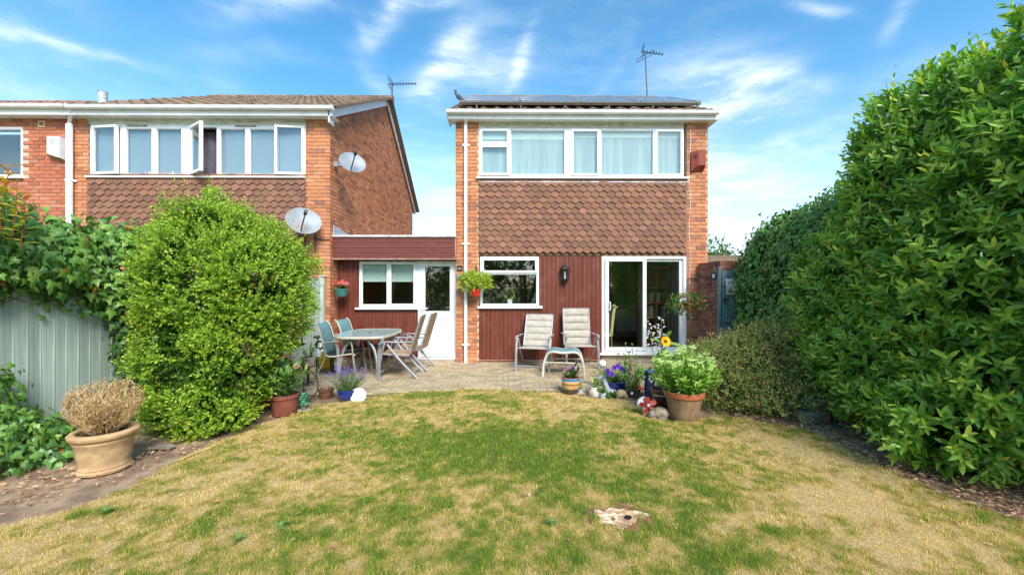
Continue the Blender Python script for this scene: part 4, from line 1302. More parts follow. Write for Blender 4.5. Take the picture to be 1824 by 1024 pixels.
def leaves(name, pos, axis, nrm, size, shape, mat, parent, tint, indiv=0, kind='stuff', leaf_name='leaf'):
    Vp, Fp = LEAF[shape]; Vp = np.array(Vp)
    pos = np.asarray(pos, float); axis = nrmz(np.asarray(axis, float)); nrm = np.asarray(nrm, float)
    size = np.broadcast_to(size, (len(pos),)); tint = np.clip(np.broadcast_to(tint, (len(pos),)), 0, 1)
    b = nrmz(np.cross(nrm, axis)); nz = np.cross(axis, b)
    if indiv:
        d = np.linalg.norm(pos - np.array(CAMV), axis=1) / size
        order = np.argsort(d); sel = order[:indiv]; rest = order[indiv:]
        protos = []
        for q in range(5):
            me = np_mesh(leaf_name, Vp, [np.array([f for f in Fp if len(f) == k]) for k in sorted({len(f) for f in Fp})], False, {'tint': np.full(len(Vp), (q + .5) / 5)})
            me.materials.append(mat); protos.append(me)
        for i in sel:
            M = Matrix(((axis[i, 0], b[i, 0], nz[i, 0], pos[i, 0]), (axis[i, 1], b[i, 1], nz[i, 1], pos[i, 1]), (axis[i, 2], b[i, 2], nz[i, 2], pos[i, 2]), (0, 0, 0, 1))) @ Matrix.Scale(float(size[i]), 4)
            link(bpy.data.objects.new(leaf_name, protos[min(4, int(tint[i] * 5))]), parent, M)
        pos, axis, b, nz, size, tint = pos[rest], axis[rest], b[rest], nz[rest], size[rest], tint[rest]
    sz = size[:, None, None]
    VV = pos[:, None, :] + sz * (Vp[None, :, 0:1] * axis[:, None, :] + Vp[None, :, 1:2] * b[:, None, :] + Vp[None, :, 2:3] * nz[:, None, :])
    k = len(Vp); off = (np.arange(len(pos)) * k)[:, None, None]
    byk = {}
    for f in Fp: byk.setdefault(len(f), []).append(f)
    fl = [(np.array(fs)[None] + off).reshape(-1, q) for q, fs in byk.items()]
    me = np_mesh(name, VV.reshape(-1, 3), fl, False, {'tint': np.repeat(tint, k)}); me.materials.append(mat)
    o = link(bpy.data.objects.new(name, me), parent)
    if kind: o['kind'] = kind
    return o


def rand_dirs(n):
    return nrmz(RNG.normal(size=(n, 3)))


def shell(lobes, n, r0=.8, r1=1.03, cull=None, zmin=.03):
    """points through the outer part of a union of ellipsoids, with outward normals"""
    w = np.array([r[0] * r[1] + r[1] * r[2] + r[0] * r[2] for _, r in lobes]); w = w / w.sum()
    idx = RNG.choice(len(lobes), n, p=w)
    C = np.array([tuple(c) for c, _ in lobes]); R = np.array([r for _, r in lobes])
    d = rand_dirs(n); f = RNG.uniform(r0 ** 2, r1 ** 2, n) ** .5
    p = C[idx] + d * R[idx] * f[:, None]
    nr = nrmz(d / R[idx])
    k = p[:, 2] > zmin
    for j in range(len(lobes)):
        q = (((p - C[j]) / R[j]) ** 2).sum(1)
        k &= (idx == j) | (q > (r0 * .97) ** 2)
    if cull is not None:
        v = nrmz(np.array(CAMV) - p); k &= (v * nr).sum(1) > cull
    return p[k], nr[k]


def shoots(p, nr, length, nl, up=.5, jit=.4, alpha=(.7, 1.2), droop=0.0):
    """leafy shoots: leaves set spirally round a short stem"""
    n = len(p)
    d = nrmz(nr * (1 - up * .5) + np.array([0, 0, up]) + RNG.normal(0, jit, (n, 3)))
    a = nrmz(np.cross(d, rand_dirs(n))); b = np.cross(d, a)
    L = length * RNG.uniform(.6, 1.3, n)
    P_, A_, N_, T_ = [], [], [], []
    ph = RNG.uniform(0, 2 * pi, n)
    for i in range(nl):
        t = (i + .5) / nl
        an = ph + i * 2.4
        rad = np.cos(an)[:, None] * a + np.sin(an)[:, None] * b
        al = RNG.uniform(alpha[0], alpha[1], n)[:, None] * (1.15 - .55 * t)
        ax = np.cos(al) * d + np.sin(al) * rad; ax[:, 2] -= droop
        nm = np.sin(al) * d - np.cos(al) * rad
        P_.append(p + d * (L * t)[:, None]); A_.append(ax); N_.append(nm + RNG.normal(0, .15, (n, 3))); T_.append(np.full(n, t))
    return np.concatenate(P_), np.concatenate(A_), np.concatenate(N_), np.concatenate(T_)


def limb_mesh(base, tips, r0, seed=1, bend=.15, n=6):
    rr = random.Random(seed); mb = MB()
    for t in tips:
        base_j = Vector(base) + Vector((rr.uniform(-1, 1), rr.uniform(-1, 1), 0)) * r0 * 1.5
        t = Vector(t); pts = []
        off = Vector((rr.uniform(-1, 1), rr.uniform(-1, 1), rr.uniform(-.3, .6))) * bend
        for i in range(n):
            u = i / (n - 1); pts.append(base_j.lerp(t, u) + off * sin(u * pi))
        mb.tube(pts, [lerp(r0, r0 * .25, i / (n - 1)) for i in range(n)], 6)
    return mb


MAT['bark'] = M_('grey_brown_bark', s(98, 78, 60), s(72, 58, 46), 14, .95, .8, 50, stretch=(3, 3, 1))
MAT['stem'] = M_('green_stem', s(96, 120, 56), s(80, 104, 46), 14, .7)
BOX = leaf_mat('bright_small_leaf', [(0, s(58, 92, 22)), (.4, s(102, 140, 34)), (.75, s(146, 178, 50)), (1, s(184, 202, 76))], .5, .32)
BAY = leaf_mat('glossy_laurel_leaf', [(0, s(72, 114, 42)), (.35, s(118, 166, 60)), (.65, s(154, 194, 74)), (.86, s(194, 218, 90)), (1, s(226, 216, 80))], .34, .28, .5)
IVY = leaf_mat('ivy_leaf', [(0, s(48, 86, 40)), (.45, s(86, 132, 60)), (.75, s(124, 166, 72)), (.95, s(128, 160, 62)), (1, s(178, 120, 52))], .38, .22)
IVYR = leaf_mat('wall_ivy_leaf', [(0, s(60, 102, 44)), (.5, s(98, 146, 62)), (.8, s(128, 170, 74)), (1, s(160, 190, 90))], .4, .2)
FUC = leaf_mat('fuchsia_leaf', [(0, s(88, 114, 56)), (.4, s(136, 158, 80)), (.7, s(176, 182, 102)), (.88, s(200, 168, 118)), (1, s(180, 116, 92))], .55, .3)
SED = leaf_mat('sedum_leaf', [(0, s(96, 142, 48)), (.4, s(130, 176, 62)), (.75, s(160, 200, 84)), (1, s(206, 222, 140))], .5, .3)
BASK = leaf_mat('yellow_green_trailing_leaf', [(0, s(92, 126, 30)), (.45, s(140, 172, 46)), (.8, s(184, 204, 74)), (1, s(206, 140, 60))], .5, .32)
MIXL = leaf_mat('pot_plant_leaf', [(0, s(44, 84, 32)), (.4, s(70, 116, 44)), (.8, s(108, 148, 62)), (1, s(170, 180, 100))], .45, .28)
LAV = leaf_mat('lavender_leaf', [(0, s(84, 112, 72)), (.6, s(112, 140, 88)), (1, s(150, 168, 110))], .6, .2)
DRY = leaf_mat('dead_leaf', [(0, s(132, 92, 58)), (.35, s(166, 128, 84)), (.7, s(202, 168, 122)), (.95, s(222, 196, 158)), (1, s(150, 80, 44))], .8, .2, .2)
LIT = leaf_mat('fallen_leaf', [(0, s(132, 92, 64)), (.35, s(176, 130, 94)), (.7, s(206, 166, 126)), (1, s(222, 192, 156))], .8, .1, .2)


def petal_mat(name, a, b):
    return leaf_mat(name, [(0, a), (1, b)], .6, .25, .2)


def build_big_shrub():
    lobes = [(P(408, 520, 5.1), (.90, .72, .98)), (P(450, 550, 5.05), (.5, .6, .6)), (P(375, 440, 5.15), (.44, .45, .62)), (P(455, 490, 5.05), (.46, .6, .5)), (P(370, 640, 4.85), (.62, .55, .62)), (P(405, 660, 4.8), (.42, .5, .58)), (P(342, 735, 4.65), (.36, .34, .3)), (P(375, 742, 4.6), (.36, .34, .28)), (P(345, 580, 5.05), (.38, .5, .6))]
    base = G(375, 760)
    t = thing('green_shrub', 'big round bright green small leaved shrub against the left fence', 'shrub', TR(base))
    tips = [Vector(c) + Vector((random.uniform(-.3, .3), random.uniform(-.1, .3), random.uniform(-.2, .4))) for c, r in lobes for _ in range(3)]
    limb_mesh(base + Vector((0, .3, 0)), tips, .03, 3).build('stem', MAT['bark'], t)
    p, nr = shell(lobes, 27000, .84, 1.02, cull=-.35)
    # uneven outline: push whole clumps in and out, leave hollows
    f = fbm(p[:, 0] * 1.0 + p[:, 2] * 1.7, p[:, 1] + p[:, 2], 1.7, 5); f2 = fbm(p[:, 0] * 2 + 5, p[:, 2] * 2 + p[:, 1], 2.6, 8)
    g_ = fbm(p[:, 0] * 1.1 + p[:, 1] * .7 + 9, p[:, 2] * 1.6 - p[:, 1] * .4, 5.5, 71, 2)
    p = p + nr * ((f - .5) * .36 + (g_ - .5) * .30)[:, None]
    k = f2 > RNG.uniform(.27, .52, len(p)); p, nr, f = p[k], nr[k], f[k]
    holes = [(P(268, 520, 4.75), .15), (P(300, 600, 4.5), .17), (P(345, 655, 4.4), .15), (P(300, 670, 4.4), .13), (P(430, 630, 4.4), .12), (P(440, 520, 4.45), .12), (P(385, 580, 4.4), .10), (P(400, 690, 4.35), .14), (P(345, 500, 4.45), .10), (P(500, 590, 4.7), .12), (P(350, 390, 4.8), .09)]
    hk = np.ones(len(p), bool)
    for hc, hr in holes:
        v = p - np.array(hc); v[:, 1] *= .45; v[:, 0] *= .8
        hk &= np.linalg.norm(v, axis=1) > hr * RNG.uniform(.7, 1.25, len(p))
    p, nr, f = p[hk], nr[hk], f[hk]
    tw = MB()
    for hc, hr in holes:
        for _ in range(7):
            a_ = Vector(hc) + Vector((random.uniform(-1, 1) * hr, random.uniform(.12, .3), random.uniform(-1.2, .6) * hr)); b_ = a_ + Vector((random.uniform(-.16, .16), random.uniform(-.15, .05), random.uniform(.08, .26)))
            tw.tube([a_, a_.lerp(b_, .5) + Vector((random.uniform(-.02, .02), 0, .01)), b_], [.006, .005, .003], 4)
    tw.build('twig', MAT['bark'], t)['kind'] = 'stuff'
    P1, A, N, T = shoots(p, nr, .13, 9, .45, .45)
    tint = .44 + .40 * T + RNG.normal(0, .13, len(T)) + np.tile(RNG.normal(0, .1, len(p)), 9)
    sz = RNG.uniform(.024, .042, len(T))
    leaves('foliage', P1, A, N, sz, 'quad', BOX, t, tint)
    # inner leaves in a darker tint and long whippy new shoots that break the outline
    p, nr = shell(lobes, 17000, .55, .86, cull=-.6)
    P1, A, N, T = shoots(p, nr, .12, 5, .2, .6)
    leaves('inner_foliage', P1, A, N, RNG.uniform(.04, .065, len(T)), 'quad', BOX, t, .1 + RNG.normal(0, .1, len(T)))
    p, nr = shell(lobes, 620, 1.0, 1.04, cull=-.3, zmin=.7)
    P1, A, N, T = shoots(p, nr, .30, 18, .75, .25)
    leaves('new_shoots', P1, A, N, RNG.uniform(.016, .028, len(T)), 'quad', BOX, t, .6 + .35 * T + RNG.normal(0, .1, len(T)))


def build_right_hedge():
    lobes = [((4.85, 5.0, 1.35), (1.12, .85, 1.22)), ((5.0, 4.3, 2.0), (1.2, .95, 1.9)), ((4.78, 4.4, 3.0), (.72, .7, .88)), ((4.95, 3.2, 2.2), (1.08, 1.0, 1.95)), ((4.55, 4.3, .8), (.95, .95, .76)), ((4.38, 3.5, .72), (.82, .55, .68)), ((4.6, 4.9, .75), (.82, .6, .66)), ((4.6, 3.75, 1.7), (.92, .8, 1.25)), ((4.15, 3.45, .38), (.72, .45, .34)), ((4.3, 4.2, .42), (.72, .6, .38)), ((4.45, 4.9, .45), (.72, .5, .42)), ((5.0, 2.2, 2.0), (1.1, 1.0, 1.9))]
    t = thing('laurel_hedge', 'tall glossy dark green laurel hedge filling the right side', 'hedge', TR(4.9, 4.0, 0))
    tips = [Vector(c) + Vector((random.uniform(-.5, .5), random.uniform(-.5, .5), random.uniform(-.2, .9))) for c, r in lobes for _ in range(4)]
    limb_mesh((4.9, 3.9, 0), tips, .05, 9, .25).build('stem', MAT['bark'], t)
    p, nr = shell(lobes, 15500, .86, 1.0, cull=-.4)
    f = fbm(p[:, 1] * 1.3 + p[:, 2] * .9, p[:, 0] + p[:, 2] * 1.4, 1.3, 15); f2 = fbm(p[:, 1] * 2 + 3, p[:, 2] * 2 + p[:, 0], 2.2, 18)
    p = p + nr * ((f - .5) * .42)[:, None]
    k = f2 > RNG.uniform(.2, .4, len(p)); p, nr = p[k], nr[k]
    P1, A, N, T = shoots(p, nr, .20, 9, .42, .32, (.75, 1.3))
    z = P1[:, 2]
    young = np.tile((RNG.random(len(p)) < .45) * RNG.uniform(.1, .4, len(p)), 9)
    tint = .28 + .22 * T + young * (T ** 1.5) * 1.2 + RNG.normal(0, .10, len(T))
    tint = tint + np.tile(RNG.normal(0, .10, len(p)), 9)
    tint = np.where(RNG.random(len(T)) < .006, 1.0, np.clip(tint, 0, .95))
    sz = np.tile(RNG.uniform(.75, 1.15, len(p)), 9) * RNG.uniform(.075, .135, len(T)) * (1.08 - .35 * T)
    k = P1[:, 2] > .06
    leaves('foliage', P1[k], A[k], N[k], sz[k], 'oval', BAY, t, tint[k], indiv=300)
    p, nr = shell(lobes + [((5.35, 3.7, 2.2), (.6, 1.1, 1.5)), ((5.35, 4.5, 1.6), (.6, .9, 1.2))], 9500, .5, .88)
    P1, A, N, T = shoots(p, nr, .2, 6, .2, .5)
    k = P1[:, 2] > .06
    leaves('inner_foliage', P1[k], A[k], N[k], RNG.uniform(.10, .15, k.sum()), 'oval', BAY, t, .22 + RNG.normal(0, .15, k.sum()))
    # browned leaves caught in the face of the hedge
    p, nr = shell(lobes, 700, .93, 1.0, cull=0)
    m_ = len(p)
    leaves('browned_leaf', p, rand_dirs(m_) + np.array([0, -.3, -.5]), nr + RNG.normal(0, .4, (m_, 3)), RNG.uniform(.05, .10, m_), 'oval', DRY, t, RNG.random(m_) * .6)
    # upright leading shoots along the top
    p, nr = shell(lobes, 420, 1.0, 1.02, cull=-.45, zmin=2.3)
    k = nr[:, 2] > .1; p, nr = p[k], nr[k]
    P1, A, N, T = shoots(p, nr, .38, 15, 1.3, .18, (.5, .9))
    leaves('leading_shoots', P1, A, N, RNG.uniform(.045, .085, len(T)) * (1.1 - .5 * T), 'oval', BAY, t, .5 + .3 * T + RNG.normal(0, .1, len(T)))
    mb = MB()
    d = nrmz(nr * .35 + np.array([0, 0, 1.3]))
    for q, dd in zip(p[:140], d[:140]): mb.tube([tuple(q - dd * .1), tuple(q + dd * .36)], [.006, .002], 4)
    mb.build('twig', MAT['stem'], t)['kind'] = 'stuff'


def ivy_mass(t, lobes, n, size, mat, cull=-.3, nl=4, amp=.25, indiv=0, seed=25, orange=.01, zmin=.03, shape='ivy', tb=.35):
    p, nr = shell(lobes, n, .84, 1.02, cull=cull, zmin=zmin)
    f = fbm(p[:, 1] * 1.5 + p[:, 2], p[:, 0] + p[:, 2] * 1.4, 1.8, seed)
    p = p + nr * ((f - .5) * amp)[:, None]
    m = len(p) * nl
    pp = np.repeat(p, nl, 0) + RNG.normal(0, size * .9, (m, 3)); nn = np.repeat(nr, nl, 0)
    side = nrmz(np.cross(nn, np.array([0, 0, 1.0]) + RNG.normal(0, .05, (m, 3))))
    ax = nrmz(side * RNG.normal(0, .7, (m, 1)) + np.array([0, 0, -1.0]) + nn * RNG.uniform(.0, .7, (m, 1)))
    no = nrmz(nn + np.array([0, 0, .45]) + RNG.normal(0, .3, (m, 3)))
    tint = tb + RNG.normal(0, .17, m) + np.repeat(RNG.normal(0, .12, len(p)), nl) + .25 * (f.repeat(nl) - .5) * 2
    tint = np.where(RNG.random(m) < orange, 1.0, np.clip(tint, 0, .94))
    leaves('foliage', pp, ax, no, size * RNG.uniform(.55, 1.3, m), shape, mat, t, tint, indiv=indiv)


def fx(Y):
    return -4.84 + .26 * (Y - 4.2)


def build_ivies():
    t = thing('ivy', 'ivy with pointed leaves tumbling over the top of the left fence', 'ivy', TR(fx(4.2), 4.2, 1.6))
    lobes = [((fx(3.0) - .05, 3.0, 2.1), (.36, .7, .5)), ((fx(3.75) + .0, 3.75, 2.03), (.30, .5, .46)), ((fx(4.35), 4.35, 2.0), (.26, .45, .24)), ((fx(4.9) + .06, 4.95, 1.78), (.28, .5, .5)), ((fx(4.2) + .06, 4.15, 1.82), (.2, .3, .16))]
    ivy_mass(t, lobes, 3000, .086, IVY, indiv=300, amp=.3, orange=.012, tb=.52)
    mb = MB()
    for i in range(14):
        y = random.uniform(3.5, 5.1); x = fx(y) + .1
        pts = [(x + random.uniform(-.05, .1), y + random.uniform(-.1, .1) + k * random.uniform(-.05, .05), 1.95 - k * .1) for k in range(6)]
        mb.tube(pts, .006, 4)
    mb.build('vine', MAT['bark'], t)
    # trailing runners
    P1, A, N = [], [], []
    for i in range(46):
        y = random.uniform(3.45, 5.0); x = fx(y) + .06; z = 1.75; dy = random.uniform(-.35, .35); n = random.randint(3, 9)
        for k in range(n):
            P1.append((x + random.uniform(0, .03), y + dy * k * .06 + random.uniform(-.03, .03), z - k * .055)); A.append((random.uniform(-.1, .4), random.uniform(-.8, .8), -1)); N.append((1, -.35, .3 + random.uniform(-.3, .3)))
    leaves('trailing_leaves', P1, A, N, RNG.uniform(.04, .075, len(P1)), 'ivy', IVY, t, .35 + RNG.normal(0, .15, len(P1)))
    # dark ivy down the fence behind the shrub
    t = thing('ivy', 'dark ivy climbing the fence between the ivy top and the round shrub', 'ivy', TR(fx(5.0), 5.0, 0))
    ivy_mass(t, [((fx(5.1) + .12, 5.08, .95), (.2, .36, .85)), ((fx(5.0) + .25, 4.85, .32), (.25, .3, .28))], 1300, .062, IVY, amp=.15, tb=.2)
    t = thing('ivy', 'low ivy clump on the soil at the left edge below the fence', 'ivy', TR(-4.5, 3.5, 0))
    ivy_mass(t, [((-4.58, 3.5, .16), (.38, .42, .38)), ((-4.78, 3.75, .42), (.14, .22, .42)), ((-4.42, 3.85, .1), (.4, .25, .2))], 900, .08, IVY, amp=.2, indiv=120, tb=.55)
    # ivy covered wall of green on the right, beyond the laurel
    t = thing('ivy_hedge', 'ivy covered hedge between the garden gate and the laurel hedge', 'hedge', TR(4.7, 6.4, 0))
    lobes = [((4.85, 7.2, 1.9), (.74, .5, .8)), ((4.8, 6.9, 1.35), (.82, .7, 1.35)), ((4.85, 6.1, 1.55), (.88, .8, 1.42)), ((4.95, 5.6, 1.7), (.85, .7, 1.4)), ((4.7, 6.6, 2.3), (.5, .6, .55)), ((4.55, 7.1, 1.1), (.36, .35, .9))]
    ivy_mass(t, lobes, 11000, .066, IVYR, cull=-.25, nl=4, amp=.2, seed=45, orange=.0, tb=.42, indiv=0)
    p, nr = shell(lobes, 5200, .55, .85)
    P1, A, N, T = shoots(p, nr, .12, 4, .2, .6)
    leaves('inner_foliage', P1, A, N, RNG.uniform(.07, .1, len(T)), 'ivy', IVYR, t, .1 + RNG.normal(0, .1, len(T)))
    limb_mesh((4.8, 6.4, 0), [(4.8 + random.uniform(-.3, .3), 6.4 + random.uniform(-.8, .8), random.uniform(1, 2.3)) for _ in range(10)], .04, 4).build('stem', MAT['bark'], t)


def build_fuchsia():
    t = thing('fuchsia_bush', 'sprawling fuchsia bush with small pink flowers beside the terracotta pot', 'shrub', TR(G(1370, 735)))
    lobes = [(P(1335, 668, 5.6), (.70, .55, .42)), (P(1425, 640, 5.4), (.46, .5, .48)), (P(1395, 715, 5.05), (.42, .3, .2)), (P(1280, 650, 5.85), (.40, .4, .28)), (P(1290, 700, 5.3), (.4, .3, .28)), (P(1372, 622, 5.7), (.5, .4, .25))]
    base = G(1360, 720)
    tips = [Vector(c) + Vector((random.uniform(-.6, .6), random.uniform(-.4, .3), random.uniform(0, .45))) for c, r in lobes for _ in range(9)]
    limb_mesh(base, tips, .011, 5, .2, 7).build('stem', M_('reddish_twig', s(136, 104, 76), s(118, 72, 58), 14, .8), t)
    p, nr = shell(lobes, 6500, .7, 1.08, cull=-.35)
    f2 = fbm(p[:, 0] * 2 + 3, p[:, 2] * 2 + p[:, 1], 3.0, 58); k = f2 > RNG.uniform(.25, .5, len(p)); p, nr = p[k], nr[k]
    P1, A, N, T = shoots(p, nr, .2, 10, .55, .55, (.7, 1.2))
    leaves('foliage', P1, A, N, RNG.uniform(.02, .04, len(T)), 'small', FUC, t, .42 + .25 * T + RNG.normal(0, .2, len(T)))
    p, nr = shell(lobes, 3000, .4, .75, cull=-.6)
    P1, A, N, T = shoots(p, nr, .15, 6, .2, .6)
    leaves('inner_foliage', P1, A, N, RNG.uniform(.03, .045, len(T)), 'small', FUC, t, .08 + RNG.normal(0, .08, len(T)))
    # hanging flowers
    p, nr = shell(lobes, 260, .98, 1.06, cull=.1, zmin=.1)
    p = p[:120]; n = len(p)
    pm = petal_mat('fuchsia_pink_petal', s(190, 40, 70), s(226, 90, 120))
    pp = np.repeat(p, 5, 0); an = np.tile(np.arange(5) * 2 * pi / 5, n)
    ax = np.stack([np.cos(an) * .45, np.sin(an) * .45, np.full(n * 5, -1.0)], -1)
    leaves('flower', pp, ax, np.stack([np.cos(an), np.sin(an), np.full(n * 5, .3)], -1), np.repeat(RNG.uniform(.025, .045, n), 5), 'small', pm, t, RNG.random(n * 5))


def build_behind():
    # trees of the gardens behind the viewer, mirrored in the window glass
    tm = leaf_mat('tree_leaf', [(0, s(50, 82, 34)), (.5, s(80, 116, 48)), (1, s(124, 152, 70))], .5, .4)
    spec = [(-5.5, -7.5, 2.6, 5.4, 'broad green tree seen mirrored in the link window'), (.8, -9.5, 3.0, 6.6, 'tall green tree seen mirrored in the patio door'), (6.5, -8.0, 2.6, 5.6, 'green tree seen mirrored in the right door pane')]
    for i, (x, y, r, h, lab) in enumerate(spec):
        t = thing('garden_tree', lab, 'tree', TR(x, y, 0), 'trees behind the viewer')
        lobes = [((x + random.uniform(-1, 1), y + random.uniform(-1, 1), h * .5 + random.uniform(-.6, 1.0)), (r * .6, r * .6, h * .32)) for _ in range(5)] + [((x, y, 1.5), (r * .9, r * .7, 1.5))]
        limb_mesh((x, y, 0), [c for c, _ in lobes], .12, i, .3).build('trunk', MAT['bark'], t)
        p, nr = shell(lobes, 2600, .7, 1.05)
        P1, A, N, T = shoots(p, nr, .5, 7, .3, .5)
        leaves('crown', P1, A, N, RNG.uniform(.12, .22, len(T)), 'small', tm, t, .4 + RNG.normal(0, .22, len(T)))
    # far: tree and bungalow beyond the gate
    t = thing('distant_tree', 'small pale distant tree above the garden wall', 'tree', TR(P(1278, 512, 42)))
    c = P(1277, 450, 42)
    lobes = [(c, (1.1, 1, 1.3)), (c + Vector((-.7, 0, -.9)), (1.0, 1, .9)), (c + Vector((.8, 0, -.8)), (.9, 1, .8)), (c + Vector((4, 1, -1.4)), (2.4, 1, .8))]
    limb_mesh(P(1277, 512, 42), [c for c, _ in lobes], .12, 2).build('trunk', MAT['bark'], t)
    p, nr = shell(lobes, 500, .5, 1.1)
    P1, A, N, T = shoots(p, nr, .5, 6, .4, .5)
    leaves('crown', P1, A, N, RNG.uniform(.16, .3, len(T)), 'small', tm, t, .5 + RNG.normal(0, .2, len(T)))
    t = thing('distant_bungalow', 'distant brown roofed bungalow beyond the garden gate', 'house', TR(P(1300, 512, 26)))
    a, b = P(1240, 466, 26), P(1400, 466, 26); z1 = P(1300, 455, 29).z
    MB().box(a.x, b.x, 26.2, 32, 0, a.z - .02).build('wall', MAT['brick'], t)
    rf = MB().prism([(a.x - .3, 25.9, a.z - .1), (a.x - .3, 29, z1), (a.x - .3, 32.2, a.z - .1)], (b.x - a.x + .6, 0, 0)).build('roof', MAT['rooftile'], t); recalc(rf)
    for i in range(8):
        u = i / 8
        MB().box(a.x - .3, b.x + .3, lerp(25.86, 28.9, u), lerp(25.86, 28.9, u) + .2, lerp(a.z - .1, z1, u), lerp(a.z - .1, z1, u) + .06).build('tile_course', MAT['rooftile'], rf)


# ------------------------------------------------------------------ patio, fence, walls, gate
def build_patio():
    poly = gp((470, 712), (560, 716), (640, 713), (700, 703), (780, 698), (900, 697), (1000, 700), (1060, 711), (1150, 712), (1235, 700)) + [(3.95, 6.6), (3.95, 8.82), (-4.0, 8.82), (-4.0, 6.6)]
    base = MB().prism([(x, y, -.03) for x, y in poly], (0, 0, .047))
    pt = tag(base.build('patio', MAT['sand']), kind='structure'); recalc(pt)
    V = [(.0, 0, 0), (1, 0, 0), (1, 1, 0), (0, 1, 0), (.02, .04, 1), (.98, .04, 1), (.98, .96, 1), (.02, .96, 1)]
    F = [(4, 5, 6, 7), (0, 1, 5, 4), (1, 2, 6, 5), (2, 3, 7, 6), (3, 0, 4, 7)]
    mats = []
    y = 6.0; r = 0
    while y < 8.8:
        x = -4.0 + (.1 if r % 2 else 0)
        while x < 3.9:
            w = .2
            c = (x + w / 2, y + .05)
            if in_poly(np.array([c[0]]), np.array([c[1]]), poly)[0] and in_poly(np.array([c[0]]), np.array([c[1] - .04]), poly)[0]:
                inhouse = c[1] > YM - .02 and c[0] > XX(810, YM)
                if not inhouse:
                    h = .018 + random.uniform(-.002, .003)
                    mats.append(Matrix.Translation((x + .003, y + .003, .014)) @ Matrix.Rotation(random.uniform(-.012, .012), 4, 'Z') @ Matrix.Rotation(random.uniform(-.012, .012), 4, 'X') @ Matrix.Diagonal((w - .007, .093, h, 1)))
            x += w
        y += .1; r += 1
    pieces('paver', V, F, MAT['paver'], pt, mats, 300)


def build_fence():
    t = thing('garden_fence', 'weathered pale green close board fence along the left side', 'fence', TR(fx(4), 4, 0))
    fm = M_('pale_green_painted_board', s(184, 196, 184), s(138, 158, 148), 4.0, .85, .4, 30, stretch=(7, 7, .35), rnd=.2, lo=.40, hi=.62, dirt=(s(196, 204, 186), .7), dirt_scale=4)
    d = Vector((.26, 1, 0)).normalized(); L = .1
    ang = atan2(d.y, d.x)
    V = [(0, 0, 0), (1, 0, 0), (1, .010, 0), (0, .022, 0), (0, 0, 1), (1, 0, 1), (1, .010, 1), (0, .022, 1)]
    V = [(0, -.020, 0), (1, -.008, 0), (1, 0, 0), (0, 0, 0), (0, -.020, 1), (1, -.008, 1), (1, 0, 1), (0, 0, 1)]
    F = [(0, 1, 5, 4), (1, 2, 6, 5), (3, 0, 4, 7), (4, 5, 6, 7)]
    mats = []
    y = 1.6
    while y < 8.2:
        mats.append(Matrix.Translation((fx(y), y, .17)) @ Matrix.Rotation(ang, 4, 'Z') @ Matrix.Rotation(random.uniform(-.006, .006), 4, 'Y') @ Matrix.Diagonal((.112, 1, 1.62 + random.uniform(-.006, .006), 1)))
        y += L * d.y
    pieces('fence_board', V, F, fm, t, mats)
    gm = M_('grey_concrete', s(120, 120, 112), s(92, 94, 88), 6, .95, .6, 40)
    a, b = Vector((fx(1.6), 1.6, 0)), Vector((fx(8.2), 8.2, 0)); q = Vector((-d.y, d.x, 0)) * .04
    o = MB().prism([a + Vector((0, 0, -.05)), b + Vector((0, 0, -.05)), b + q + Vector((0, 0, -.05)), a + q + Vector((0, 0, -.05))], (0, 0, .23)).build('gravel_board', gm, t); recalc(o)
    o = MB()
    for z in (.4, 1.0, 1.6): o.prism([a + q * .2 + Vector((0, 0, z)), b + q * .2 + Vector((0, 0, z)), b + q * 1.5 + Vector((0, 0, z)), a + q * 1.5 + Vector((0, 0, z))], (0, 0, .08))
    recalc(o.build('rail', fm, t))
    for y in (2.0, 3.8, 5.6, 7.4):
        p = Vector((fx(y), y, 0)) + q * 1.2
        MB().cbox(p.x - .06, p.x + .04, p.y - .05, p.y + .05, 0, 1.75, .008).build('post', fm, t)
    p = P(574, 512, 8.22); wm = M_('pale_weathered_post', s(186, 190, 180), s(160, 166, 156), 4, .8, .2, 30, stretch=(4, 4, .5))
    MB().cbox(p.x - .05, p.x + .05, 8.17, 8.27, 0, 1.81, .008).build('end_post', wm, t)
    MB().cbox(p.x - .065, p.x + .065, 8.155, 8.285, 1.81, 1.84, .008).build('post_cap', wm, t)


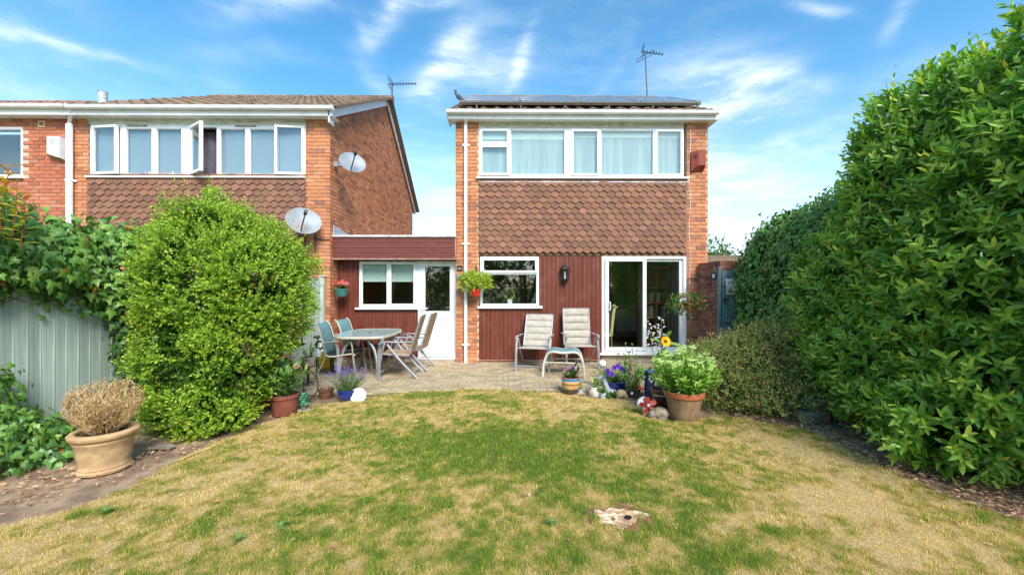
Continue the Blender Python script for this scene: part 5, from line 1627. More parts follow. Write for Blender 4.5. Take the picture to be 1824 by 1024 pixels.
def build_side_wall_and_gate():
    Xw = XX(1243, YM) + .0
    t = thing('garden_wall', 'dark weathered brick garden wall beside the patio door', 'wall', TR(Xw, 8.0, 0))
    z1 = ZZ(469, 8.5)
    ye = Xw * 720 / 371.0
    ye = 7.58
    wl = MB().box(Xw + .004, Xw + .21, ye, 8.45, 0, z1 - .11).box(Xw + .21, Xw + .62, ye + .03, ye + .2, 0, z1 - .0)
    wall = wl.build('wall_core', MAT['mortar_dark'], t)
    b = bricks((Xw, 8.46), -pi / 2, 8.46 - ye, 0, z1 - .115, phase=.06)
    b = [M for M in b]
    # bricks() faces -90 deg of its run: the run towards the viewer (-y) faces -x
    pieces('brick', BV, BF, MAT['darkbrick'], wall, b + bricks((Xw - .01, ye), 0, .225, 0, z1 - .115), 300)
    cop = []
    y = ye
    while y < 8.4:
        cop.append(Matrix.Translation((Xw - .012, y, z1 - .112)) @ Matrix.Rotation(random.uniform(-.02, .02), 4, 'Z') @ Matrix.Diagonal((.235, .062, .108, 1))); y += .073
    V = [(0, 0, 0), (1, 0, 0), (1, 1, 0), (0, 1, 0), (0, 0, 1), (1, 0, 1), (1, 1, 1), (0, 1, 1)]; F = [(0, 1, 5, 4), (1, 2, 6, 5), (2, 3, 7, 6), (3, 0, 4, 7), (4, 5, 6, 7)]
    pieces('coping_brick', V, F, MAT['darkbrick'], wall, cop)
    pieces('brick', BV, BF, MAT['brick'], wall, bricks((Xw + .225, ye + .03), 0, .4, 0, z1), 60)
    # gate
    Yg = 7.46
    gx0, gx1 = XX(1286, Yg), XX(1350, Yg); gz = ZZ(480, Yg)
    gm = M_('grey_green_painted_gate', s(112, 138, 138), s(92, 118, 120), 4, .75, .2, 40, stretch=(6, 6, .6), rnd=.06)
    t = thing('garden_gate', 'grey green boarded garden gate beside the ivy hedge', 'gate', TR((gx0 + gx1) / 2, Yg, 0))
    n = 6; w = (gx1 - gx0) / n
    V = [(0, 0, 0), (1, 0, 0), (1, 1, 0), (0, 1, 0), (0, 0, 1), (1, 0, 1), (1, 1, 1), (0, 1, 1)]
    pieces('board', V, F + [(0, 3, 2, 1)], gm, t, [Matrix.Translation((gx0 + i * w + .004, Yg, .06)) @ Matrix.Diagonal((w - .008, .02, gz - .08 + random.uniform(0, .012), 1)) for i in range(n)])
    for z in (1.62, .95, .3): MB().cbox(gx0, gx1, Yg - .026, Yg - .001, z, z + .1, .004).build('rail', gm, t)
    o = MB().prism([(gx0 + .12, Yg - .024, 1.06), (gx0 + .22, Yg - .024, 1.06), (gx1 - .05, Yg - .024, 1.6), (gx1 - .15, Yg - .024, 1.6)], (0, .022, 0)).build('brace', gm, t); recalc(o)
    c = P(1291, 537, Yg - .03)
    MB().tube([c + Vector((.035 * cos(a), -.01, .04 * sin(a))) for a in np.linspace(0, 2 * pi, 13)], .007, 5).cbox(c.x - .02, c.x + .02, Yg - .035, Yg - .02, c.z + .02, c.z + .07, .004).build('ring_latch', MAT['iron'], t)
    MB().cbox(gx0 - .055, gx0 - .012, Yg - .0, Yg + .07, 0, gz + .05, .006).build('gate_post', gm, t)
    # sign hung on the gate
    Ys = Yg - .05
    a, b = P(1293.5, 524, Ys), P(1316, 496, Ys)
    x0, x1, z0, z1 = a.x, a.x + .34, a.z, b.z
    t = thing('gate_sign', 'white sign with red lettering hung on the garden gate', 'sign', TR((x0 + x1) / 2, Ys, z0))
    R = Matrix.Translation(((x0 + x1) / 2, Ys, (z0 + z1) / 2)) @ Matrix.Rotation(radians(-4), 4, 'Y')
    w, h = x1 - x0, z1 - z0
    MB().cbox(-w / 2, w / 2, -.004, .004, -h / 2, h / 2, .002).build('board', M_('sign_white', s(226, 222, 218), s(214, 210, 206), 5, .5), t, R)
    fc = bpy.data.curves.new('lettering', 'FONT'); fc.body = 'THE PATIO'; fc.size = .078; fc.align_x = 'LEFT'; fc.extrude = .001
    red = M_('sign_red', s(176, 40, 52), s(160, 34, 46), 8, .5); fc.materials.append(red)
    _f = bpy.data.objects.new('tmp_text', fc); COL.objects.link(_f); bpy.context.view_layer.update()
    me = bpy.data.meshes.new_from_object(_f.evaluated_get(bpy.context.evaluated_depsgraph_get())); bpy.data.objects.remove(_f); me.name = 'lettering'
    me.materials.clear(); me.materials.append(red)
    link(bpy.data.objects.new('lettering', me), t, R @ Matrix.Translation((-w / 2 + .02, -.006, h / 2 - .095)) @ Matrix.Rotation(radians(90), 4, 'X'))
    for i, px in enumerate((-.11, -.02, .07)):
        MB().lathe([(.026, 0), (.03, .03), (.012, .05), (.016, .075), (.0, .085)], 8).build('printed_figure', red if i != 1 else MAT['iron'], t, R @ Matrix.Translation((px, -.005, -h / 2 + .045)) @ Matrix.Diagonal((1, .06, 1 if i != 1 else .7, 1)))
    MB().box(-w / 2 + .02, w / 2 - .02, -.0055, -.0041, -h / 2 + .035, -h / 2 + .048).build('printed_line', red, t, R)
    # small black tag on the wall
    c = P(1273.5, 491, 7.75)
    t = thing('wall_plaque', 'small black plaque hanging from the dark brick wall', 'plaque', TR(Xw - .03, 7.75, c.z))
    MB().cbox(Xw - .045, Xw - .025, 7.66, 7.86, c.z - .07, c.z + .06, .006).build('plate', MAT['black'], t)
    MB().box(Xw - .047, Xw - .0452, 7.71, 7.80, c.z - .04, c.z + .03).build('white_label', MAT['white'], t)
    MB().tube([(Xw - .035, 7.69, c.z + .06), (Xw - .03, 7.76, c.z + .17), (Xw - .035, 7.83, c.z + .06)], .004, 4).build('string', MAT['cream'], t)


def bracket(parent, wallp, end, drop=.2):
    """scrolled iron bracket from a wall point to its hook"""
    w = Vector(wallp); e = Vector(end); m = w.lerp(e, .5)
    mb = MB().tube([w + Vector((0, 0, .04)), w - Vector((0, 0, drop))], .009, 5)
    mb.tube([w, e], .008, 5)
    pts = []
    for i in range(9):
        u = i / 8; pts.append((w - Vector((0, 0, drop * .9))).lerp(e - (e - w) * .25, u) - Vector((0, 0, .04 * sin(u * pi))))
    mb.tube(pts, .006, 5)
    d = (e - w).normalized()
    mb.tube([e, e + d * .03 + Vector((0, 0, -.02)), e + d * .02 + Vector((0, 0, -.045)), e + Vector((0, 0, -.045))], .006, 5)
    return mb.build('bracket', MAT['iron'], parent)

# ------------------------------------------------------------------ furniture
PZ = .032       # top of the paving


def curve(pts, n=6):
    """smooth a polyline (Catmull-Rom)"""
    pts = [Vector(p) for p in pts]; out = []
    q = [pts[0]] + pts + [pts[-1]]
    for i in range(1, len(q) - 2):
        for k in range(n):
            t = k / n; a, b, c, d = q[i - 1], q[i], q[i + 1], q[i + 2]
            out.append(.5 * ((2 * b) + (c - a) * t + (2 * a - 5 * b + 4 * c - d) * t * t + (3 * b - a - 3 * c + d) * t ** 3))
    out.append(pts[-1]); return out


def recliner(name, label, M, back_deg, pad, group, cat='chair', tube='alu', npan=5, blen=.70):
    t = thing(name, label, cat, M, group)
    w = .27; am = MAT[tube]
    a = radians(back_deg)     # lean back from vertical
    hinge = Vector((0, .20, .40)); bd = Vector((0, sin(a), cos(a)))
    for sx in (-1, 1):
        x = sx * (w + .045)
        MB().tube(curve([(x, -.30, 0), (x, -.27, .3), (x, -.21, .58), (x, -.19, .61)]), .017, 8, 1.35).build('leg', am, t, M)
        MB().tube(curve([(x - sx * .02, -.16, .60), (x - sx * .02, .04, .34), (x - sx * .02, .36, 0)]), .016, 8, 1.3).build('leg', am, t, M)
        MB().tube(curve([(x, -.30, .60), (x, -.2, .64), (x, 0, .635), (x, .20 + sin(a) * .2, .58 + .06 * cos(a))]), .022, 8, .6).build('armrest', am, t, M)
        # back and seat side rails
        MB().tube([(sx * w, -.26, .43), (sx * w, .0, .405), (sx * w, .20, .395)], .014, 6).build('seat_rail', am, t, M)
        p0 = hinge + Vector((sx * w, 0, -.01))
        MB().tube([p0, p0 + bd * blen], .015, 6).build('back_rail', am, t, M)
    MB().tube([(-w - .04, -.29, .10), (w + .04, -.29, .10)], .013, 6).tube([(-w - .02, .27, .10), (w + .02, .27, .10)], .013, 6).build('crossbar', am, t, M)
    MB().tube([Vector((-w, 0, 0)) + hinge + bd * blen, Vector((w, 0, 0)) + hinge + bd * blen], .013, 6).build('top_bar', am, t, M)
    # padded panels
    def panel(nm, A, dirv, nrm, L, par):
        V = []; F = []; nx, ny = 8, 6
        for i in range(nx + 1):
            for j in range(ny + 1):
                u = i / nx; v = j / ny
                bul = .022 * (1 - (2 * v - 1) ** 4) * (1 - (2 * u - 1) ** 8)
                V.append(A + Vector(((u - .5) * 2 * (w - .012), 0, 0)) + dirv * (v * L) + nrm * (bul + .003))
        nb = len(V)
        for i in range(nx + 1):
            for j in range(ny + 1):
                u = i / nx; v = j / ny
                V.append(A + Vector(((u - .5) * 2 * (w - .012), 0, 0)) + dirv * (v * L) - nrm * .008)
        for i in range(nx):
            for j in range(ny):
                q = i * (ny + 1) + j
                F.append((q, q + 1, q + ny + 2, q + ny + 1)); F.append((nb + q, nb + q + ny + 1, nb + q + ny + 2, nb + q + 1))
        for i in range(nx):
            q = i * (ny + 1); F.append((q, q + ny + 1, nb + q + ny + 1, nb + q)); q += ny; F.append((q, nb + q, nb + q + ny + 1, q + ny + 1))
        return MB().add(V, F).build(nm, pad, par, M, smooth=True)
    bn = Vector((0, -cos(a), sin(a)))
    bb = MB().tube([hinge + Vector((-w, 0, .02)), hinge + Vector((w, 0, .02))], .012, 6).build('backrest', am, t, M)
    Ls = blen / npan
    for i in range(npan): panel('padded_panel', hinge + bd * (i * Ls + .006), bd, bn, Ls - .008, bb)
    sd = Vector((0, .46, -.035)).normalized()
    panel('seat', Vector((0, -.27, .43)), sd, Vector((0, .07, 1)).normalized(), .46, t)
    return t


def sling_chair(name, label, M, group):
    t = thing(name, label, 'chair', M, group)
    w = .26; am = MAT['alu_cream']; kh = MAT['alu_khaki']
    prof = curve([(-.27, .40), (-.20, .425), (.0, .395), (.17, .385), (.235, .44), (.27, .6), (.33, .82), (.385, .93), (.42, .95)], 5)
    prof = [Vector((0, p.x, p.y)) for p in [Vector((q[0], q[1], 0)) for q in prof]]
    for sx in (-1, 1):
        MB().tube([p + Vector((sx * w, 0, 0)) for p in prof], .014, 6).build('side_rail', am, t, M)
        MB().tube(curve([(sx * (w + .03), -.30, 0), (sx * (w + .03), -.25, .35), (sx * (w + .03), -.22, .60), (sx * (w + .03), -.16, .65), (sx * (w + .03), .05, .645), (sx * (w + .02), .28, .62)]), .014, 6).build('arm', kh, t, M)
        MB().tube(curve([(sx * (w + .02), .27, .62), (sx * (w + .02), .22, .42), (sx * (w + .02), .30, .2), (sx * (w + .02), .43, 0)]), .014, 6).build('leg', kh, t, M)
    MB().tube([(-w - .03, -.24, .40), (w + .03, -.24, .40)], .012, 6).tube([(-w, .24, .36), (w, .24, .36)], .012, 6).build('crossbar', kh, t, M)
    def sheet(nm, pr, mat):
        V = []; F = []
        for i, p in enumerate(pr):
            for sx in np.linspace(-1, 1, 7): V.append(p + Vector((sx * (w - .008), 0, -.008 * (1 - sx * sx))))
        for i in range(len(pr) - 1):
            for k in range(6): F.append((i * 7 + k, i * 7 + k + 1, i * 7 + 8 + k, i * 7 + 7 + k))
        o = MB().add(V, F).build(nm, mat, t, M, smooth=True)
        sm = o.modifiers.new('thick', 'SOLIDIFY'); sm.thickness = .004
    k = len(prof) // 2
    sheet('seat', prof[1:k + 1], MAT['sling_dark']); sheet('backrest', prof[k:-1], MAT['sling'])
    return t


def build_furniture():
    # dining table
    tx0, tx1 = -3.06, -2.10; ty0, ty1 = 6.88, 8.22; cx, cy = (tx0 + tx1) / 2, (ty0 + ty1) / 2
    M = TR(cx, cy, PZ)
    t = thing('dining_table', 'frosted glass patio table with curved grey metal legs', 'table', M)
    n = 48; out = []
    for k in range(n):
        a = 2 * pi * k / n; c, sn = cos(a), sin(a); e = .45
        out.append((math.copysign(abs(c) ** e, c) * (tx1 - tx0) / 2 * (1 + .04 * (1 - abs(sn))), math.copysign(abs(sn) ** e, sn) * (ty1 - ty0) / 2 * (1 + .05 * (1 - abs(c))), .715))
    o = MB().prism([(x * .97, y * .975, z + .004) for x, y, z in out], (0, 0, .012)).build('glass_top', MAT['table_glass'], t, M); recalc(o)
    rim = MB(); V = []
    for x, y, z in out: V += [(x * .965, y * .97, z - .02), (x, y, z - .02), (x * 1.006, y * 1.004, z), (x, y, z + .019), (x * .965, y * .97, z + .019)]
    F = []
    for k in range(n):
        for j in range(5):
            F.append((k * 5 + j, ((k + 1) % n) * 5 + j, ((k + 1) % n) * 5 + (j + 1) % 5, k * 5 + (j + 1) % 5))
    recalc(rim.add(V, F).build('rim', MAT['alu_cream'], t, M))
    MB().lathe([(.03, .729), (.034, .736), (.02, .736), (.02, .729)], 16).build('parasol_hole', MAT['black'], t, M)
    for sx in (-1, 1):
        for sy in (-1, 1):
            a = (sx * .36, sy * .60, 0)
            g = MB().tube(curve([(sx * .42, sy * .60, .69), (sx * .36, sy * .57, .5), (sx * .35, sy * .58, .2), a]), .024, 8, 1.3)
            g.tube(curve([(sx * .12, sy * .56, .69), (sx * .26, sy * .55, .5), (sx * .325, sy * .57, .2), (sx * .33, sy * .60, 0)]), .02, 8, 1.2)
            g.build('leg', MAT['alu'], t, M)
    grp = 'teal sling chairs at the table'
    c = sling_chair('patio_chair', 'teal sling patio chair nearest the lawn at the table', TR(-2.92, 7.22, PZ, pi / 2 + .05), grp)
    dup(c, TR(-2.86, 7.92, PZ, pi / 2 - .02), 'teal sling patio chair with pink shoes on it nearer the house', grp)
    grp = 'tan folding chairs at the table'
    c = recliner('folding_chair', 'tan padded folding chair nearest the lawn at the table', TR(-1.93, 7.22, PZ, -pi / 2 + .06), 17, MAT['pad_tan'], grp, blen=.70)
    dup(c, TR(-1.84, 7.84, PZ, -pi / 2 - .04), 'tan padded folding chair nearer the white back door', grp)
    grp = 'beige recliners by the red cladding'
    recliner('recliner_chair', 'tilted pale beige padded recliner under the kitchen window', TR(XX(953, 7.8), 7.8, PZ, radians(-14)), 29, MAT['pad'], grp)
    recliner('recliner_chair', 'upright pale beige padded recliner beside the patio door', TR(XX(1032, 8.05), 8.05, PZ, radians(3)), 9, MAT['pad'], grp, blen=.74)
    # footstool
    M = TR(XX(1004, 7.22), 7.22, PZ, radians(-9))
    t = thing('footstool', 'low curved footstool with teal sling seat in front of the recliners', 'footstool', M)
    pr = curve([(-.36, 0), (-.345, .2), (-.29, .38), (-.2, .445), (0, .43), (.2, .445), (.29, .38), (.345, .2), (.36, 0)], 5)
    for y in (-.21, .21):
        MB().tube([(p[0], y, p[1]) for p in pr], .017, 7, 1.25).build('frame', MAT['alu_cream'], t, M)
    MB().tube([(-.33, -.21, .26), (.33, -.21, .26)], .012, 6).tube([(-.33, .21, .26), (.33, .21, .26)], .012, 6).tube([(-.30, -.21, .36), (-.30, .21, .36)], .012, 6).tube([(.30, -.21, .36), (.30, .21, .36)], .012, 6).build('crossbar', MAT['alu_cream'], t, M)
    sp = [p for p in pr if p[1] > .37]; V = []; F = []
    for p in sp:
        for v in np.linspace(-1, 1, 6): V.append((p[0], v * .198, p[1] + .012 - .012 * (1 - v * v)))
    for i in range(len(sp) - 1):
        for k in range(5): F.append((i * 6 + k, i * 6 + k + 1, i * 6 + 7 + k, i * 6 + 6 + k))
    o = MB().add(V, F).build('sling', MAT['sling'], t, M, smooth=True); sm = o.modifiers.new('thick', 'SOLIDIFY'); sm.thickness = .005
    # pink garden clogs on the far teal chair
    pm = M_('pink_rubber', s(176, 60, 92), s(158, 50, 80), 12, .6)
    for i, dy in enumerate((-.06, .06)):
        x, y, z = -2.77, 7.92 + dy, PZ + .415
        t = thing('garden_clog', 'pink clog on the far teal chair, ' + ('nearer the lawn' if i == 0 else 'nearer the house'), 'shoe', TR(x, y, z), 'pink clogs')
        o = MB().sphere((0, 0, .04), (.12, .048, .042)).sphere((.05, 0, .05), (.07, .05, .05)).sphere((-.07, 0, .045), (.05, .042, .05)).build('upper', pm, t, TR(x, y, z)); remesh(o, .008)
        o = MB().sphere((-.06, 0, .088), (.042, .033, .012)).build('opening', MAT['black'], t, TR(x, y, z))
        MB().cbox(-.125, .12, -.045, .045, -.0, .014, .012).build('sole', pm, t, TR(x, y, z))


# ------------------------------------------------------------------ pots and plants
def pot_profile(rt, rb, h, rim=.03, rimo=.012, bulge=0.0, wall=.012, n=9):
    pr = [(rb * .96, 0), (rb, .006)]
    for i in range(1, n):
        u = i / n; pr.append((lerp(rb, rt, u) + bulge * sin(u * pi), u * (h - rim)))
    pr += [(rt, h - rim), (rt + rimo, h - rim + .004), (rt + rimo, h - .004), (rt + rimo - .005, h), (rt - wall + .004, h), (rt - wall, h - .006), (rt - wall, h - .05), (rt - wall - .004, h - .055)]
    return pr


def pot(t, M, rt, rb, h, mat, rim=.03, rimo=.012, bulge=0.0, sx=1, sy=1, name='pot', soil=True):
    o = MB().lathe(pot_profile(rt, rb, h, rim, rimo, bulge), 36, sx=sx, sy=sy).build(name, mat, t, M, smooth=True)
    if soil:
        MB().lathe([(0.001, h - .028), (rt * .5, h - .022), (rt - .015, h - .03)], 24, sx=sx, sy=sy, cap0=False).build('soil', MAT['soil'], t, M)
    return o


def stemmy(t, c, n, h, spread, size, mat, shape='oval', nl=8, tint=(.4, .2), lean=.5, r=.004, name='foliage', hj=.35, stem='stem', alpha=.9, z0=0.0):
    """many leafy stems rising from one pot"""
    c = Vector(c); mb = MB(); P1, A, N, T = [], [], [], []; tops = []
    for i in range(n):
        a = random.uniform(0, 2 * pi); q = sqrt(random.random()); hh = h * random.uniform(1 - hj, 1.0) * (1 - .35 * q * q)
        b = c + Vector((cos(a) * q * spread * .35, sin(a) * q * spread * .35, 0)); tp = c + Vector((cos(a) * q * spread, sin(a) * q * spread, hh))
        mid = b.lerp(tp, .5) + Vector((0, 0, hh * .12))
        pts = [b, b.lerp(mid, .5) + Vector((0, 0, hh * .06)), mid, tp]
        mb.tube(pts, [r, r * .9, r * .7, r * .4], 4); tops.append(tp)
        d = (tp - b).normalized(); ph = random.uniform(0, 6.28)
        for k in range(nl):
            u = z0 + (1 - z0) * (k + .6) / nl
            pos = b.lerp(mid, u * 2) if u < .5 else mid.lerp(tp, u * 2 - 1)
            an = ph + k * 2.4
            e1 = d.orthogonal().normalized(); e2 = d.cross(e1); rad = e1 * cos(an) + e2 * sin(an)
            al = alpha * random.uniform(.7, 1.25) * (1.2 - .5 * u)
            P1.append(pos); A.append(d * cos(al) + rad * sin(al)); N.append(d * sin(al) - rad * cos(al)); T.append(u)
    mb.build(stem, MAT['stem'], t)
    T = np.array(T)
    leaves(name, [tuple(p) for p in P1], [tuple(p) for p in A], [tuple(p) for p in N], size * RNG.uniform(.65, 1.25, len(P1)), shape, mat, t, tint[0] + tint[1] * T + RNG.normal(0, .12, len(P1)))
    return tops


def florets(t, centres, n, r, size, mat, name='flower', shape='round', up=.8, flat=.5):
    P1, A, N = [], [], []
    for c in centres:
        for i in range(n):
            d = Vector((random.gauss(0, 1), random.gauss(0, 1), abs(random.gauss(0, 1)) * flat)).normalized()
            P1.append(tuple(Vector(c) + d * r * random.uniform(.3, 1))); A.append(tuple(d.orthogonal())); N.append(tuple(d + Vector((0, -.5, up))))
    return leaves(name, P1, A, N, size * RNG.uniform(.7, 1.2, len(P1)), shape, mat, t, RNG.random(len(P1)), kind='stuff')


def blossom(t, c, r, mat, petals=6, face=(0, -1, .35), centre=None, name='flower', shape='round'):
    f = Vector(face).normalized(); e1 = f.orthogonal().normalized(); e2 = f.cross(e1)
    P1, A, N = [], [], []
    for k in range(petals):
        a = 2 * pi * k / petals + random.uniform(-.1, .1); ax = e1 * cos(a) + e2 * sin(a)
        P1.append(tuple(c)); A.append(tuple(ax + f * .25)); N.append(tuple(f))
    o = leaves(name, P1, A, N, r, shape, mat, t, RNG.random(petals), kind=None)
    if centre: MB().sphere(tuple(Vector(c) + f * r * .12), r * .32, 8, 6).build('flower_centre', centre, t)
    return o


def build_left_pots():
    # big stone-coloured planter with the dead shrub
    c = G(187, 836); M = TR(c)
    t = thing('dead_potted_shrub', 'dead straw coloured shrub in a big sandstone planter by the fence', 'planter', M)
    sm = M_('sandstone_planter', s(196, 166, 124), s(176, 144, 104), 12, .85, .5, 70, dirt=(s(150, 118, 80), .6), dirt_scale=5)
    pr = [(.155, 0), (.178, .012), (.182, .03), (.170, .045), (.174, .055), (.166, .07), (.172, .10), (.187, .19), (.198, .262), (.206, .27), (.208, .285), (.200, .295), (.222, .305), (.236, .322), (.236, .342), (.222, .358), (.196, .360), (.182, .350), (.176, .30)]
    MB().lathe(pr, 48).build('pot', sm, t, M, smooth=True)
    MB().lathe([(.001, .315), (.1, .31), (.178, .305)], 24, cap0=False).build('soil', MAT['soil'], t, M)
    cc = c + Vector((0, 0, .30))
    tw = M_('dry_twig', s(210, 182, 130), s(176, 146, 100), 20, .9)
    bc = cc + Vector((0, 0, .265))
    def ball(p):
        v = p - bc; R_ = .262 * random.uniform(.88, 1.04)
        return bc + v * min(1.0, R_ / max(v.length, 1e-6))
    mb = MB(); P1, A, N = [], [], []
    for i in range(130):
        a = random.uniform(0, 2 * pi); q = random.random() ** .6; el = lerp(1.5, .62, q) + random.uniform(-.1, .1)
        d = Vector((cos(a) * cos(el), sin(a) * cos(el), sin(el)))
        L = random.uniform(.36, .47) * (1.08 if el > 1.1 else 1); p = cc + Vector((cos(a), sin(a), 0)) * random.uniform(0, .06)
        pts = [p]; dd = d.copy()
        for k in range(5):
            dd = (dd + Vector((random.gauss(0, .12), random.gauss(0, .12), random.gauss(.06, .1)))).normalized(); pts.append(ball(pts[-1] + dd * L / 5))
        mb.tube(pts, [.0035, .003, .0026, .002, .0016, .0012], 4)
        for k in (1, 2, 3, 4, 5):
            for _ in range(3):
                d2 = (dd + Vector((random.gauss(0, .6), random.gauss(0, .6), random.gauss(.1, .5)))).normalized(); e = ball(pts[k] + d2 * random.uniform(.04, .11))
                mb.tube([pts[k], pts[k].lerp(e, .5) + Vector((0, 0, .008)), e], [.0018, .0015, .0009], 3)
                for _ in range(3):
                    P1.append(tuple(pts[k].lerp(e, random.uniform(.3, 1)))); A.append((random.gauss(0, 1), random.gauss(0, 1), random.gauss(0, 1))); N.append((random.gauss(0, 1), random.gauss(0, 1), 1))
    mb.build('twig', tw, t)
    leaves('dead_leaves', P1, A, N, RNG.uniform(.009, .02, len(P1)), 'quad', DRY, t, RNG.random(len(P1)))
    # brown plastic pot with the hydrangea
    c = G(507, 737); M = TR(c)
    t = thing('potted_hydrangea', 'hydrangea with pink flower heads in a large brown pot', 'potted plant', M)
    pot(t, M, .155, .135, .255, M_('red_brown_plastic', s(132, 72, 54), s(112, 60, 46), 10, .7, .15, 80), .045, .014)
    tops = stemmy(t, c + Vector((0, 0, .22)), 44, .54, .27, .10, MIXL, 'oval', 8, (.45, .3), z0=.1)
    pk = petal_mat('pink_petal', s(200, 92, 120), s(240, 170, 180))
    tops.sort(key=lambda p: -p.z + random.uniform(-.12, .12))
    florets(t, tops[:8], 26, .042, .022, pk, 'flower_head')
    # terracotta pot half hidden behind the shrub
    c = G(474, 724); M = TR(c)
    t = thing('terracotta_pot', 'ridged terracotta pot half hidden by the big round shrub', 'pot', M)
    o = pot(t, M, .13, .105, .28, MAT['terracotta'], .04, .014)
    for z in (.12, .15, .18):
        MB().lathe([(.118 + z * .06, z), (.124 + z * .06, z + .008), (.118 + z * .06, z + .016)], 28, cap0=False).build('ridge', MAT['terracotta'], t, M, smooth=True)
    stemmy(t, c + Vector((0, 0, .24)), 10, .35, .16, .05, MIXL, 'small', 7)
    # small green ornament on a stone
    c = G(541, 731); M = TR(c)
    t = thing('garden_gnome_house', 'small ornament with green layered roof on a flat stone', 'ornament', M)
    MB().lathe([(.075, 0), (.08, .008), (.07, .018), (.0, .02)], 14, sx=1.1).build('stone_base', M_('pale_stone', s(168, 158, 142), s(140, 132, 118), 10, .9, .5, 40), t, M)
    MB().lathe([(.032, .018), (.038, .06), (.036, .11), (.02, .12)], 12).build('body', M_('mossy_stone', s(110, 112, 92), s(82, 92, 70), 12, .9, .5, 50), t, M)
    gr = M_('green_glaze', s(58, 116, 84), s(38, 86, 62), 16, .45)
    P1, A, N = [], [], []
    for r, (rad, z) in enumerate(((.06, .10), (.055, .13), (.045, .16), (.032, .19), (.018, .22))):
        k = 9 - r
        for i in range(k):
            a = 2 * pi * (i + .5 * (r % 2)) / k; P1.append((c.x + cos(a) * rad * .55, c.y + sin(a) * rad * .55, c.z + z + .02)); A.append((cos(a), sin(a), -.75)); N.append((cos(a) * .7, sin(a) * .7, 1))
    gl = leaf_mat('green_glazed_scale', [(0, s(36, 86, 62)), (1, s(84, 150, 112))], .4, 0.0)
    leaves('roof_scales', P1, A, N, .055, 'round', gl, t, RNG.random(len(P1)), kind=None)
    MB().lathe([(.05, .105), (.042, .15), (.026, .2), (.006, .235)], 12).build('roof', gr, t, M)
    MB().sphere((.034, -.03, .09), .012).build('white_knob', MAT['white'], t, M)
    # wrought iron wheel planter with pot
    c = G(553, 715); c = G(550, 716); M = TR(c)
    t = thing('iron_plant_stand', 'black wrought iron wheel shaped plant stand beside the hydrangea', 'plant stand', M)
    mb = MB().tube([(.10 * 1.0 + .03 - .20 + .20 * cos(a), 0, .24 + .22 * sin(a)) for a in np.linspace(-1.25, 1.45, 18)], .008, 6)
    mb.build('wheel_rim', MAT['iron'], t, M)
    MB().tube([(-.07, 0, .46), (-.07, 0, .2), (-.10, .06, 0)], .008, 5).tube([(-.07, 0, .2), (.04, -.02, .02)], .008, 5).tube([(-.07, 0, .24), (.11, 0, .30)], .006, 5).build('post', MAT['iron'], t, M)
    MB().tube([(-.03 + .035 * cos(a) * (1 - .08 * i), 0, .235 + .035 * sin(a) * (1 - .08 * i)) for i, a in enumerate(np.linspace(0, 8, 18))], .005, 4).tube([(.055 + .03 * cos(a) * (1 - .07 * i), 0, .27 + .03 * sin(a) * (1 - .07 * i)) for i, a in enumerate(np.linspace(2, 9, 16))], .005, 4).build('scroll', MAT['iron'], t, M)
    MB().tube([(-.07 + .075 * cos(a), .075 * sin(a), .46) for a in np.linspace(0, 2 * pi, 17)], .006, 5).build('pot_ring', MAT['iron'], t, M)
    # beige pot behind on a box
    c = G(548, 694); M = TR(c.x, c.y, .0)
    c = P(549, 652, 6.5); M = TR(c)
    t = thing('plant_pot_on_stand', 'beige pot with a few leaves on the iron stand', 'pot', M)
    pot(t, M, .105, .085, .15, M_('beige_plastic', s(188, 170, 148), s(170, 150, 128), 12, .7), .03, .01)
    stemmy(t, c + Vector((0, 0, .12)), 9, .26, .12, .05, MIXL, 'small', 6, (.6, .3))
    MB().tube([(c.x, c.y, .02), (c.x, c.y, c.z)], .02, 6).lathe([(.1, -.012), (.1, .0)], 16, tuple(c), cap1=True).build('stand_post', MAT['iron'], t)
    # black ornament with ring on the beige pot's neighbour
    c = P(566, 632, 7.0); M = TR(c)
    t = thing('pedal_ornament', 'black metal ornament with a ring in front of the end fence', 'ornament', M)
    MB().tube([(-.02, 0, -.62), (-.02, 0, .12), (0, 0, .2)], .012, 6).tube([(.03 + .07 * cos(a), .01 * sin(a), .17 + .062 * sin(a)) for a in np.linspace(0, 2 * pi, 20)], .017, 6).build('ring', MAT['iron'], t, M)
    MB().sphere((.0, 0, .31), (.075, .06, .026)).tube([(0, 0, .22), (0, 0, .3)], .012, 6).build('top_disc', MAT['iron'], t, M)
    MB().lathe([(.05, -.02), (.055, .04), (.04, .1), (.02, .12)], 14, (.01, 0, 0)).build('grey_cup', MAT['lead'], t, M)
    # small brown glazed pot
    c = G(581, 711); M = TR(c)
    t = thing('empty_brown_pot', 'small empty brown glazed pot left of the blue lavender pot', 'pot', M)
    bp = M_('brown_banded_glaze', s(132, 88, 62), s(78, 56, 44), 5, .45, stretch=(.3, .3, 6))
    pot(t, M, .095, .062, .155, bp, .035, .012, .012)
    # blue pot with lavender
    c = G(619, 713); M = TR(c)
    t = thing('potted_lavender', 'lavender with purple spikes in a cobalt blue glazed pot', 'potted plant', M)
    pot(t, M, .125, .078, .16, M_('cobalt_glaze', s(34, 58, 140), s(24, 42, 112), 6, .15, coat=.5), .03, .012, .018)
    cc = c + Vector((0.0, 0, .13))
    tops = stemmy(t, cc, 190, .28, .25, .04, LAV, 'blade', 11, (.4, .3), r=.002, hj=.5, alpha=.6)
    lv = petal_mat('lavender_petal', s(104, 84, 156), s(150, 128, 196))
    sp = MB(); P1, A, N = [], [], []
